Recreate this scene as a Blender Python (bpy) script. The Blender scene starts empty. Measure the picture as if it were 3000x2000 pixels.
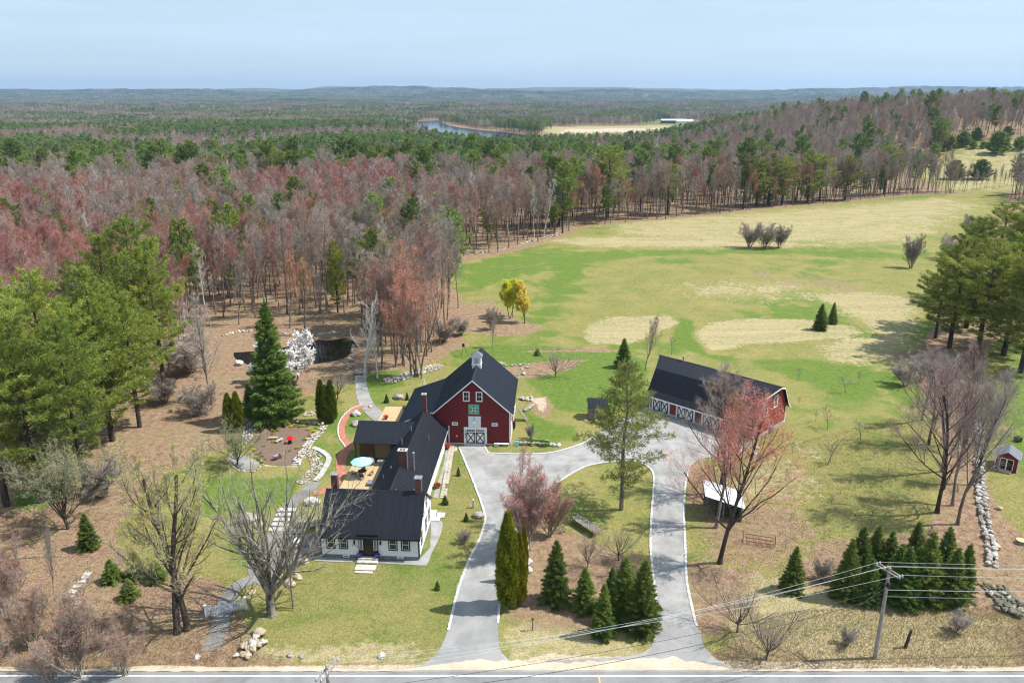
import bpy, bmesh, math, random, time
import numpy as np
from mathutils import Matrix, Vector, geometry, noise
T0 = time.time()
SC = bpy.context.scene
COL = SC.collection
R = math.radians

# ------------------------------------------------------------ camera
CAM_H = 50.0
PITCH = R(17.5)
FPX = 2300.0
cam_d = bpy.data.cameras.new('camera')
cam_d.sensor_width = 36.0
cam_d.lens = FPX / 3000.0 * 36.0
cam_d.clip_start = 0.5
cam_d.clip_end = 40000.0
cam = bpy.data.objects.new('camera', cam_d)
COL.objects.link(cam)
cam.location = (0, 0, CAM_H)
cam.rotation_euler = (R(90) - PITCH, 0, 0)
SC.camera = cam

# ------------------------------------------------------------ world, sun, exposure
SUN_EL, SUN_AZ = R(55), R(3)      # azimuth counted from +X towards +Y
world = bpy.data.worlds.new('World')
SC.world = world
world.use_nodes = True
wn = world.node_tree
wn.nodes.clear()
sky = wn.nodes.new('ShaderNodeTexSky')
sky.sky_type = 'NISHITA'
sky.sun_disc = False
sky.sun_elevation = SUN_EL
sky.sun_rotation = R(90) - SUN_AZ
sky.altitude = 100
sky.air_density = 1.0
sky.dust_density = 1.2
sky.ozone_density = 1.6
# thin cirrus streaks everywhere in the sky
tc = wn.nodes.new('ShaderNodeTexCoord')
mp = wn.nodes.new('ShaderNodeMapping')
mp.inputs['Scale'].default_value = (1.6, 1.6, 16)
nz = wn.nodes.new('ShaderNodeTexNoise')
nz.inputs['Scale'].default_value = 2.2
nz.inputs['Detail'].default_value = 8
nz.inputs['Roughness'].default_value = 0.6
cr = wn.nodes.new('ShaderNodeValToRGB')
cr.color_ramp.elements[0].position = 0.38
cr.color_ramp.elements[0].color = (0.66, 0.66, 0.66, 1)
cr.color_ramp.elements[1].position = 0.72
cr.color_ramp.elements[1].color = (0.80, 0.80, 0.80, 1)
mix = wn.nodes.new('ShaderNodeMixRGB')
mix.inputs['Color2'].default_value = (7.9, 10.0, 12.3, 1)
bg = wn.nodes.new('ShaderNodeBackground')
bg.inputs['Strength'].default_value = 0.068
wo = wn.nodes.new('ShaderNodeOutputWorld')
L = wn.links.new
L(tc.outputs['Generated'], mp.inputs['Vector'])
L(mp.outputs[0], nz.inputs['Vector'])
L(nz.outputs['Fac'], cr.inputs[0])
L(cr.outputs[0], mix.inputs['Fac'])
L(sky.outputs[0], mix.inputs['Color1'])
L(mix.outputs[0], bg.inputs['Color'])
L(bg.outputs[0], wo.inputs['Surface'])

sun_d = bpy.data.lights.new('sun', 'SUN')
sun_d.energy = 5.0
sun_d.angle = R(0.53)
sun_d.color = (1.0, 0.955, 0.88)
sun = bpy.data.objects.new('sun', sun_d)
COL.objects.link(sun)
sv = Vector((math.cos(SUN_AZ) * math.cos(SUN_EL), math.sin(SUN_AZ) * math.cos(SUN_EL), math.sin(SUN_EL)))
sun.rotation_euler = sv.to_track_quat('Z', 'Y').to_euler()
sun.location = (60, 60, 120)

vs = SC.view_settings
vs.view_transform = 'Standard'
vs.look = 'None'
vs.exposure = 0.50
vs.gamma = 1.0
vs.use_curve_mapping = False
cy = SC.cycles
cy.max_bounces = 5
cy.diffuse_bounces = 2
cy.glossy_bounces = 2
cy.transmission_bounces = 2
cy.transparent_max_bounces = 4
cy.volume_bounces = 0
cy.caustics_reflective = False
cy.caustics_refractive = False
cy.use_adaptive_sampling = True
cy.adaptive_threshold = 0.02
cy.use_denoising = True
cy.denoiser = 'OPENIMAGEDENOISE'
cy.denoising_input_passes = 'RGB_ALBEDO_NORMAL'
cy.denoising_prefilter = 'ACCURATE'
cy.sample_clamp_indirect = 6
cy.pixel_filter_type = 'BLACKMAN_HARRIS'
cy.filter_width = 1.2

# ------------------------------------------------------------ helpers: places
_c, _s = math.cos(PITCH), math.sin(PITCH)

def ray(px, py):
    u = (px - 1500) / FPX
    v = (1000 - py) / FPX
    return (u, _c + v * _s, -_s + v * _c)

def sstep(a, b, x):
    t = np.clip((x - a) / (b - a), 0, 1)
    return t * t * (3 - 2 * t)

_rs = np.random.RandomState(5)
_W = [( _rs.uniform(0, 6.28), _rs.uniform(0.7, 1.4), _rs.uniform(0, 6.28)) for _ in range(24)]

def waves(x, y, lam, k0, n=6):
    o = np.zeros_like(x, dtype=float)
    for i in range(n):
        a, m, ph = _W[(k0 + i) % 24]
        o += np.sin((x * math.cos(a) + y * math.sin(a)) * 6.283 / (lam * m) + ph)
    return o / n

HILLS = [  # cx, cy, rx, ry, height above the plain
    (-3600, 9000, 1500, 700, 86), (-1900, 10200, 1300, 600, 82), (-4300, 13500, 1400, 800, 150),
    (-2900, 14500, 1000, 700, 185), (-700, 10400, 1700, 500, 76), (-600, 8000, 700, 400, 48),
    (900, 9000, 1300, 500, 82), (250, 7800, 800, 330, 60), (2100, 10500, 1500, 600, 78),
    (3600, 9200, 1500, 600, 86), (4900, 10000, 1500, 600, 92), (6800, 9500, 1700, 700, 96),
    (2600, 6500, 500, 250, 38), (1500, 12500, 2500, 600, 96), (-6500, 9500, 1900, 800, 100),
    (4600, 7000, 900, 350, 52), (-1500, 5600, 500, 200, 20), (-300, 4300, 900, 200, 10), (1000, 4600, 500, 200, 14),
    (-500, 12800, 2500, 600, 92), (3900, 13200, 2600, 700, 112)]

def H(x, y):
    x = np.asarray(x, dtype=float)
    y = np.asarray(y, dtype=float)
    h = np.zeros(np.broadcast(x, y).shape)
    # gentle swell of the hay field
    h = h + 0.9 * waves(x, y, 90, 0) * sstep(135, 200, y) * (1 - sstep(400, 600, y))
    # hollow left of the field, the wood falls towards the valley
    h = h - 26 * sstep(330, 900, y) * (1 - sstep(60, 300, x - (y - 380) * 0.12))
    # hill to the right beyond the field
    rid = sstep(100, 420, x - 0.05 * y) * sstep(395, 660, y) * (1 - sstep(900, 1500, y))
    h = h + 31 * rid * (1 + 0.35 * sstep(400, 900, x))
    h = h - 26 * sstep(900, 1500, y) * sstep(60, 300, x - (y - 380) * 0.12)
    far = sstep(700, 1300, y)
    h = h + far * (4.5 * waves(x, y, 900, 6) + 2.5 * waves(x, y, 380, 12))
    v = valley(x, y)
    h = h * (1 - v) - 23.8 * v
    for cx, cy_, rx, ry, hh in HILLS:
        d = ((x - cx) / rx) ** 2 + ((y - cy_) / ry) ** 2
        h = h + (hh + 4) * np.exp(-d) * (1 + 0.12 * waves(x, y, 700, 3))
    return h

def valley(x, y):
    # flat land along the river
    return sstep(1150, 1500, y) * (1 - sstep(2600, 3200, y)) * sstep(-900, -500, x) * (1 - sstep(1100, 1700, x))

def P(px, py, z=0.0):
    d = ray(px, py)
    t = (z - CAM_H) / d[2]
    return (d[0] * t, d[1] * t)

def G(px, py):
    """where the ray through that point of the photograph meets the terrain"""
    d = ray(px, py)
    ts = np.concatenate([np.linspace(45, 600, 800), np.geomspace(600, 15000, 1500)])
    xs, ys, zs = d[0] * ts, d[1] * ts, CAM_H + d[2] * ts
    k = np.nonzero(zs < H(xs, ys))[0]
    if len(k) == 0:
        t = 15000
    else:
        k = k[0]
        a, b = (ts[k - 1], ts[k]) if k else (40, ts[0])
        for _ in range(18):
            m = (a + b) / 2
            if CAM_H + d[2] * m < float(H(d[0] * m, d[1] * m)):
                b = m
            else:
                a = m
        t = b
    x, y = d[0] * t, d[1] * t
    return (x, y, float(H(x, y)))

def Zat(py, y):
    d = ray(1500, py)
    return CAM_H + d[2] * y / d[1]

# ------------------------------------------------------------ helpers: objects
def new_obj(name, data, parent=None, loc=None, rotz=None):
    o = bpy.data.objects.new(name, data)
    COL.objects.link(o)
    if parent is not None:
        o.parent = parent
    if loc is not None:
        o.location = loc
    if rotz is not None:
        o.rotation_euler = (0, 0, rotz)
    return o

def tag(o, label=None, cat=None, group=None, kind=None):
    if label: o['label'] = label
    if cat: o['category'] = cat
    if group: o['group'] = group
    if kind: o['kind'] = kind
    return o

def thing(name, label, cat, loc=(0, 0, 0), rotz=0, group=None):
    return tag(new_obj(name, None, None, loc, rotz), label, cat, group)

def dup(root, loc, rotz=0, scale=None, label=None, group=None):
    r = root.copy()
    COL.objects.link(r)
    r.location = loc
    r.rotation_euler = (0, 0, rotz)
    if scale is not None:
        r.scale = scale if hasattr(scale, '__len__') else (scale,) * 3
    if label: r['label'] = label
    if group: r['group'] = group
    for ch in list(root.children):
        c = ch.copy(); COL.objects.link(c); c.parent = r
        for g in ch.children:
            d = g.copy(); COL.objects.link(d); d.parent = c
    return r

def np_mesh(name, V, F, mats, mi=None, smooth=False):
    """V (n,3); F (m,3) or (m,4) index array"""
    me = bpy.data.meshes.new(name)
    V = np.ascontiguousarray(V, dtype=np.float32)
    F = np.ascontiguousarray(F, dtype=np.int32)
    n, m, k = len(V), len(F), F.shape[1]
    me.vertices.add(n)
    me.vertices.foreach_set('co', V.ravel())
    me.loops.add(m * k)
    me.loops.foreach_set('vertex_index', F.ravel())
    me.polygons.add(m)
    me.polygons.foreach_set('loop_start', np.arange(0, m * k, k, dtype=np.int32))
    me.polygons.foreach_set('loop_total', np.full(m, k, dtype=np.int32))
    if mi is not None:
        me.polygons.foreach_set('material_index', np.ascontiguousarray(mi, dtype=np.int32))
    if smooth:
        me.polygons.foreach_set('use_smooth', np.ones(m, dtype=bool))
    for mt in (mats if isinstance(mats, (list, tuple)) else [mats]):
        me.materials.append(mt)
    me.update(calc_edges=True)
    return me

class MB:
    """collects shapes that become ONE mesh"""
    def __init__(s):
        s.v, s.f = [], []
    def add(s, vs, fs):
        o = len(s.v)
        s.v += [tuple(p) for p in vs]
        s.f += [tuple(i + o for i in f) for f in fs]
        return s
    def box(s, x0, x1, y0, y1, z0, z1):
        v = [(x0, y0, z0), (x1, y0, z0), (x1, y1, z0), (x0, y1, z0), (x0, y0, z1), (x1, y0, z1), (x1, y1, z1), (x0, y1, z1)]
        return s.add(v, [(0, 3, 2, 1), (4, 5, 6, 7), (0, 1, 5, 4), (1, 2, 6, 5), (2, 3, 7, 6), (3, 0, 4, 7)])
    def prism(s, pts, d):
        """pts: planar polygon (3-d points), d: extrusion vector"""
        n = len(pts)
        a = [Vector(p) for p in pts]; b = [p + Vector(d) for p in a]
        s.add(a + b, [tuple(range(n))[::-1], tuple(range(n, 2 * n))] + [(i, (i + 1) % n, n + (i + 1) % n, n + i) for i in range(n)])
        return s
    def bar(s, a, b, w, h=None, up=(0, 0, 1)):
        a, b = Vector(a), Vector(b)
        h = h or w
        d = (b - a).normalized()
        u = Vector(up)
        if abs(d.dot(u)) > 0.98: u = Vector((1, 0, 0))
        x = d.cross(u).normalized() * w / 2
        y = x.cross(d).normalized() * h / 2
        v = [a - x - y, a + x - y, a + x + y, a - x + y, b - x - y, b + x - y, b + x + y, b - x + y]
        return s.add(v, [(0, 1, 2, 3), (7, 6, 5, 4), (0, 4, 5, 1), (1, 5, 6, 2), (2, 6, 7, 3), (3, 7, 4, 0)])
    def tube(s, pts, rad, n=8, caps=True):
        pts = [Vector(p) for p in pts]
        rad = list(rad) if hasattr(rad, '__len__') else [rad] * len(pts)
        vs = []
        for i, p in enumerate(pts):
            d = (pts[min(i + 1, len(pts) - 1)] - pts[max(i - 1, 0)]).normalized()
            u = Vector((0, 0, 1)) if abs(d.z) < 0.9 else Vector((1, 0, 0))
            x = d.cross(u).normalized(); y = x.cross(d)
            for k in range(n):
                t = 6.28318 * k / n
                vs.append(p + (x * math.cos(t) + y * math.sin(t)) * rad[i])
        fs = []
        for i in range(len(pts) - 1):
            for k in range(n):
                a = i * n + k; b = i * n + (k + 1) % n
                fs.append((a, a + n, b + n, b))
        if caps:
            fs.append(tuple(range(n)))
            fs.append(tuple(range(len(vs) - n, len(vs)))[::-1])
        return s.add(vs, fs)
    def lathe(s, prof, n=16, c=(0, 0, 0)):
        """prof: (r, z)"""
        vs = []
        for r, z in prof:
            for k in range(n):
                t = 6.28318 * k / n
                vs.append((c[0] + r * math.cos(t), c[1] + r * math.sin(t), c[2] + z))
        fs = []
        for i in range(len(prof) - 1):
            for k in range(n):
                a = i * n + k; b = i * n + (k + 1) % n
                fs.append((a, b, b + n, a + n))
        fs.append(tuple(range(n))[::-1]); fs.append(tuple(range(len(vs) - n, len(vs))))
        return s.add(vs, fs)
    def stone(s, c, r, rnd, sub=1, flat=0.8):
        v, f = ICO[sub]
        off = Vector((rnd.random() * 50, rnd.random() * 50, rnd.random() * 50))
        rz = rnd.random() * 6.28
        ca, sa = math.cos(rz), math.sin(rz)
        vs = []
        for p in v:
            k = 1 + 0.55 * noise.noise(p * 1.1 + off) + 0.18 * noise.noise(p * 2.7 + off)
            q = Vector((p.x * r[0], p.y * r[1], max(p.z, -flat) * r[2])) * k
            vs.append((c[0] + q.x * ca - q.y * sa, c[1] + q.x * sa + q.y * ca, c[2] + q.z))
        return s.add(vs, f)
    def mesh(s, name, mat, smooth=False, bevel=0):
        me = bpy.data.meshes.new(name)
        me.from_pydata([tuple(p) for p in s.v], [], s.f)
        for m in (mat if isinstance(mat, (list, tuple)) else [mat]):
            me.materials.append(m)
        if bevel:
            bm = bmesh.new(); bm.from_mesh(me)
            bmesh.ops.bevel(bm, geom=bm.edges[:], offset=bevel, segments=1, affect='EDGES')
            bm.to_mesh(me); bm.free()
        if smooth:
            me.polygons.foreach_set('use_smooth', [True] * len(me.polygons))
        me.update()
        return me
    def build(s, name, mat, parent=None, smooth=False, bevel=0, loc=None, rotz=None):
        return new_obj(name, s.mesh(name, mat, smooth, bevel), parent, loc, rotz)

ICO = {}
for _k in (1, 2, 3):
    _b = bmesh.new()
    bmesh.ops.create_icosphere(_b, subdivisions=_k, radius=1)
    ICO[_k] = ([v.co.copy() for v in _b.verts], [tuple(v.index for v in f.verts) for f in _b.faces])
    _b.free()

# ------------------------------------------------------------ helpers: materials
class NT:
    def __init__(s, name, rough=0.8, spec=0.3):
        s.m = bpy.data.materials.new(name)
        s.m.use_nodes = True
        s.t = s.m.node_tree
        s.b = s.t.nodes['Principled BSDF']
        s.b.inputs['Roughness'].default_value = rough
        s.b.inputs['Specular IOR Level'].default_value = spec
        s.co = None
    def n(s, typ, **kw):
        nd = s.t.nodes.new(typ)
        for k, v in kw.items():
            if k in nd.inputs.keys(): nd.inputs[k].default_value = v
            else: setattr(nd, k, v)
        return nd
    def l(s, a, b):
        s.t.links.new(a, b)
    def coord(s, which='Object', scale=(1, 1, 1)):
        t = s.n('ShaderNodeTexCoord')
        m = s.n('ShaderNodeMapping')
        m.inputs['Scale'].default_value = scale
        s.l(t.outputs[which], m.inputs[0])
        return m.outputs[0]
    def pos(s, scale=(1, 1, 1)):
        t = s.n('ShaderNodeNewGeometry')
        m = s.n('ShaderNodeMapping')
        m.inputs['Scale'].default_value = scale
        s.l(t.outputs['Position'], m.inputs[0])
        return m.outputs[0]
    def noise(s, vec, scale, detail=4, rough=0.55, dist=0):
        q = s.n('ShaderNodeTexNoise')
        q.inputs['Scale'].default_value = scale
        q.inputs['Detail'].default_value = detail
        q.inputs['Roughness'].default_value = rough
        q.inputs['Distortion'].default_value = dist
        s.l(vec, q.inputs['Vector'])
        return q.outputs['Fac']
    def ramp(s, fac, stops, interp='LINEAR'):
        r = s.n('ShaderNodeValToRGB')
        e = r.color_ramp.elements
        r.color_ramp.interpolation = interp
        while len(e) < len(stops): e.new(0.5)
        for i, (p, c) in enumerate(stops):
            e[i].position = p
            c = c if hasattr(c, '__len__') else (c, c, c)
            e[i].color = tuple(c) + (1,) if len(c) == 3 else c
        s.l(fac, r.inputs[0])
        return r.outputs[0]
    def mix(s, fac, a, b, mode='MIX'):
        m = s.n('ShaderNodeMixRGB', blend_type=mode)
        for sock, v in ((m.inputs[0], fac), (m.inputs[1], a), (m.inputs[2], b)):
            if hasattr(v, 'is_linked') or hasattr(v, 'links'): s.l(v, sock)
            elif hasattr(v, '__len__'): sock.default_value = tuple(v) + (1,) if len(v) == 3 else v
            elif sock.type == 'RGBA': sock.default_value = (v, v, v, 1)
            else: sock.default_value = v
        return m.outputs[0]
    def math(s, op, a, b=0.0, c=0.0):
        m = s.n('ShaderNodeMath', operation=op)
        for sock, v in zip(m.inputs, (a, b, c)):
            if hasattr(v, 'links'): s.l(v, sock)
            else: sock.default_value = v
        return m.outputs[0]
    def bump(s, h, strength=0.5, dist=0.05):
        b = s.n('ShaderNodeBump')
        b.inputs['Strength'].default_value = strength
        b.inputs['Distance'].default_value = dist
        s.l(h, b.inputs['Height'])
        s.l(b.outputs[0], s.b.inputs['Normal'])
        return b
    def col(s, v):
        if hasattr(v, 'links'): s.l(v, s.b.inputs['Base Color'])
        else: s.b.inputs['Base Color'].default_value = tuple(v) + (1,)
        return s

def plain(name, col, rough=0.6, var=0.12, scale=3.0, metal=0.0, spec=0.3, bump=0.0):
    t = NT(name, rough, spec)
    c = t.coord('Object')
    f = t.noise(c, scale, 5, 0.6)
    lo = tuple(v * (1 - var) for v in col); hi = tuple(min(1, v * (1 + var)) for v in col)
    t.col(t.ramp(f, [(0.3, lo), (0.7, hi)]))
    t.b.inputs['Metallic'].default_value = metal
    if bump:
        t.bump(t.noise(c, scale * 6, 3), 0.6, bump)
    return t.m
M = {}
# ============================================================ ground
def sdist(poly, x, y):
    """signed distance, positive inside"""
    d = np.full(x.shape, 1e9)
    ins = np.zeros(x.shape, bool)
    n = len(poly)
    for i in range(n):
        x0, y0 = poly[i]; x1, y1 = poly[(i + 1) % n]
        dx, dy = x1 - x0, y1 - y0
        t = np.clip(((x - x0) * dx + (y - y0) * dy) / (dx * dx + dy * dy + 1e-9), 0, 1)
        d = np.minimum(d, (x - x0 - t * dx) ** 2 + (y - y0 - t * dy) ** 2)
        if y1 != y0:
            c = ((y0 > y) != (y1 > y)) & (x < (x1 - x0) * (y - y0) / (y1 - y0) + x0)
            ins ^= c
    d = np.sqrt(d)
    return np.where(ins, d, -d)

def wpoly(pts):
    return [G(a, b)[:2] for a, b in pts]

def soft(poly, x, y, w):
    return sstep(-w, w, sdist(poly, x, y))

OPEN = wpoly([(1270, 775), (1350, 768), (1440, 752), (1500, 738), (1600, 712), (1650, 692), (1700, 668), (1820, 655), (2100, 630), (2400, 600), (2700, 572), (2945, 556),
    (2960, 590), (2890, 640), (2800, 700), (2770, 760), (2770, 860), (2740, 950), (2650, 1050), (2720, 1180), (2760, 1300), (2760, 1450), (2710, 1560),
    (2400, 1580), (2200, 1800), (2120, 1900), (1480, 1935), (1260, 1935), (900, 1935), (740, 1880), (700, 1780), (640, 1700), (380, 1640), (330, 1560), (400, 1470),
    (500, 1380), (600, 1330), (760, 1290), (840, 1180), (940, 1140), (1030, 1120), (1090, 1100), (1200, 1080), (1290, 1050), (1380, 1010), (1330, 960), (1380, 900), (1320, 840)])
NEIGH = wpoly([(2840, 1040), (2930, 1000), (3200, 980), (3200, 1600), (2990, 1560), (2930, 1500), (2890, 1400), (2870, 1300), (2860, 1150)])
MEADOW = wpoly([(2660, 500), (2760, 470), (2830, 430), (3050, 400), (3100, 560), (2780, 560)])
MEADOW2 = wpoly([(2740, 445), (2790, 425), (2900, 408), (2900, 440), (2800, 455)])
LEFTYARD = wpoly([(60, 540), (120, 527), (240, 528), (240, 560), (100, 575)])
HOUSEYARD = wpoly([(690, 548), (780, 530), (960, 520), (960, 540), (760, 556)])
Z_DRY = [(wpoly(p), w, a) for p, w, a in [
    ([(1722, 950), (1790, 928), (1960, 925), (1988, 945), (1900, 985), (1840, 1005), (1740, 1008), (1715, 985)], 3.5, 0.95),
    ([(2032, 975), (2080, 945), (2200, 932), (2360, 935), (2500, 955), (2530, 975), (2420, 995), (2180, 1008), (2080, 1030)], 3.5, 0.95),
    ([(2380, 860), (2560, 850), (2700, 880), (2690, 980), (2640, 1060), (2420, 1060), (2400, 1010), (2560, 980)], 9, 0.85),
    ([(1740, 640), (2200, 615), (2760, 575), (2900, 600), (2720, 720), (2400, 722), (2100, 735), (1800, 700)], 20, 0.62),
    ([(1500, 700), (1800, 690), (2200, 700), (2600, 720), (2200, 728), (1700, 722)], 12, 0.75),
    ([(2080, 1330), (2400, 1300), (2420, 1480), (2380, 1620), (2060, 1640)], 7, 0.6),
    ([(2080, 1640), (2800, 1780), (3000, 1800), (3000, 1960), (2150, 1960)], 3, 0.9),
    ([(1450, 1850), (1560, 1800), (1900, 1880), (1900, 1940), (1500, 1950)], 2, 0.8),
    ([(700, 1880), (1250, 1880), (1250, 1950), (700, 1950)], 2, 0.7),
    ([(0, 1500), (200, 1480), (260, 1560), (180, 1700), (0, 1720)], 3, 0.55),
    ([(1900, 830), (2300, 800), (2640, 850), (2350, 900), (2000, 890)], 16, 0.5),
]]
Z_GREEN = [(wpoly(p), w, a) for p, w, a in [
    ([(1290, 775), (1500, 748), (1660, 732), (2000, 728), (2500, 730), (2720, 745), (2700, 760), (2300, 745), (1900, 752), (1700, 775), (1500, 820), (1400, 850), (1340, 830)], 6, 0.75),
    ([(1600, 770), (1760, 750), (1700, 860), (1640, 930), (1560, 990), (1480, 960), (1560, 900)], 8, 0.8),
    ([(1310, 1025), (1420, 1010), (1560, 1012), (1700, 1020), (1830, 1030), (1900, 1060), (1880, 1180), (1760, 1220), (1640, 1200), (1560, 1130), (1480, 1060), (1330, 1052)], 2.5, 1.0),
    ([(1990, 930), (2040, 940), (2030, 990), (2080, 1035), (2200, 1050), (2120, 1060), (1960, 1010)], 2.5, 1.0),
    ([(2180, 1050), (2400, 1045), (2640, 1090), (2700, 1200), (2500, 1180), (2300, 1110)], 4, 0.75),
    ([(560, 1420), (700, 1385), (880, 1400), (870, 1460), (780, 1500), (600, 1500)], 3.5, 1.0),
    ([(560, 1480), (760, 1480), (800, 1600), (720, 1680), (600, 1600)], 3, 0.62),
    ([(1040, 1090), (1170, 1080), (1190, 1130), (1110, 1150), (1050, 1140)], 1.5, 0.85),
    ([(2900, 1060), (3100, 1040), (3100, 1500), (2950, 1420), (2900, 1250)], 4, 0.7),
    ([(30, 1440), (160, 1400), (240, 1440), (120, 1500), (20, 1500)], 2, 0.9),
    ([(700, 920), (840, 905), (960, 920), (900, 950), (760, 940)], 2, 0.5),
    ([(1520, 1200), (1640, 1240), (1760, 1230), (1700, 1290), (1560, 1300)], 2, 0.7),
    ([(2350, 1180), (2640, 1200), (2660, 1330), (2450, 1300)], 5, 0.5),
]]
Z_LIT = [(wpoly(p), w, a) for p, w, a in [
    ([(1460, 1560), (1620, 1520), (1800, 1600), (1900, 1620), (1930, 1880), (1480, 1830)], 3, 0.72),
    ([(1330, 890), (1440, 880), (1530, 940), (1600, 955), (1540, 985), (1400, 980), (1310, 960)], 3, 0.8),
    ([(1460, 1080), (1560, 1060), (1730, 1050), (1660, 1085), (1560, 1110), (1500, 1100)], 1.2, 0.85),
    ([(1480, 1030), (1760, 1018), (1990, 1055), (1840, 1030)], 1.0, 0.9),
    ([(1540, 1170), (1600, 1160), (1620, 1190), (1600, 1230), (1560, 1200)], 1.0, 0.8),
    ([(2040, 1480), (2330, 1440), (2420, 1560), (2300, 1680), (2060, 1700)], 4, 0.65),
    ([(2020, 1370), (2060, 1340), (2100, 1400), (2060, 1480), (2010, 1500)], 1, 0.8),
    ([(2000, 1640), (2220, 1660), (2120, 1880), (2040, 1850)], 2, 0.85),
    ([(1190, 1480), (1240, 1480), (1250, 1530), (1210, 1560)], 0.8, 0.9),
    ([(2580, 1030), (2900, 1000), (2880, 1200), (2700, 1100)], 4, 0.75),
    ([(2040, 770), (2300, 790), (2680, 850), (2500, 870), (2200, 830)], 10, 0.45),
]]
Z_BARE = [(wpoly(p), w, a) for p, w, a in [
    ([(0, 1962), (700, 1950), (1280, 1945), (1500, 1945), (1600, 1915), (1900, 1925), (2150, 1935), (3000, 1950), (3200, 1960), (3200, 1990), (0, 2000)], 0.7, 1.0),
    ([(770, 1270), (840, 1245), (900, 1262), (905, 1330), (870, 1370), (770, 1365), (745, 1320)], 1.0, 0.75),
    ([(1550, 1165), (1600, 1160), (1608, 1180), (1590, 1220)], 0.8, 0.6),
]]

def make_ground():
    th = np.linspace(R(-62), R(62), 620)
    # finer columns near the view axis
    ri = [55.0]
    while ri[-1] < 19000:
        r = ri[-1]
        ri.append(r * (1.0042 if r < 330 else 1.011 if r < 1500 else 1.02))
    ri = np.array(ri)
    TH, RR = np.meshgrid(th, ri)
    X = RR * np.sin(TH)
    Y = RR * np.cos(TH) - 32.0
    Z = H(X, Y)
    # small unevenness away from the flat house plot
    Z = Z - 0.04
    nr, nc = X.shape
    V = np.stack([X.ravel(), Y.ravel(), Z.ravel()], 1)
    idx = np.arange(nr * nc).reshape(nr, nc)
    F = np.stack([idx[:-1, :-1].ravel(), idx[:-1, 1:].ravel(), idx[1:, 1:].ravel(), idx[1:, :-1].ravel()], 1)
    me = np_mesh('ground', V, F, M['ground'], smooth=True)
    x, y = V[:, 0].astype(float), V[:, 1].astype(float)
    near = y < 900
    op = np.zeros(len(x)); gr = np.zeros(len(x)); dr = np.zeros(len(x)); li = np.zeros(len(x)); ba = np.zeros(len(x))
    xn, yn = x[near], y[near]
    o = soft(OPEN, xn, yn, 1.5)
    for pl, w in ((NEIGH, 1.5), (MEADOW, 6), (MEADOW2, 6), (LEFTYARD, 6), (HOUSEYARD, 6)):
        o = np.maximum(o, soft(pl, xn, yn, w))
    d_, g_, l_, b_ = (np.zeros(len(xn)) for _ in range(4))
    for arr, lst in ((d_, Z_DRY), (g_, Z_GREEN), (l_, Z_LIT), (b_, Z_BARE)):
        for pl, w, a in lst:
            np.maximum(arr, a * soft(pl, xn, yn, w), out=arr)
    d_ = np.maximum(d_, 0.55 * soft(MEADOW, xn, yn, 10))
    op[near], gr[near], dr[near], ba[near] = o, g_, d_, b_
    li[near] = np.maximum(l_, (1 - o) * (1 - 0.75 * np.maximum(d_, g_)))
    li[~near] = 1
    # farmland by the river
    FARM = [(FARM_TAN, 'd'), (FARM_GREEN1, 'g'), (FARM_GREEN2, 'g'), (FARM_BROWN, 'b')]
    for pl, k in FARM:
        m = soft(pl, x, y, 4)
        li *= 1 - m
        op[:] = np.maximum(op, m)
        if k == 'd': dr[:] = np.maximum(dr, 0.75 * m)
        if k == 'g': gr[:] = np.maximum(gr, 1.0 * m); dr[:] = dr * (1 - m)
        if k == 'b': ba[:] = np.maximum(ba, 0.9 * m)
    a = me.attributes.new('zone', 'FLOAT_COLOR', 'POINT')
    a.data.foreach_set('color', np.stack([gr, dr, li, ba], 1).astype(np.float32).ravel())
    return tag(new_obj('ground', me), kind='structure')

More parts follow.
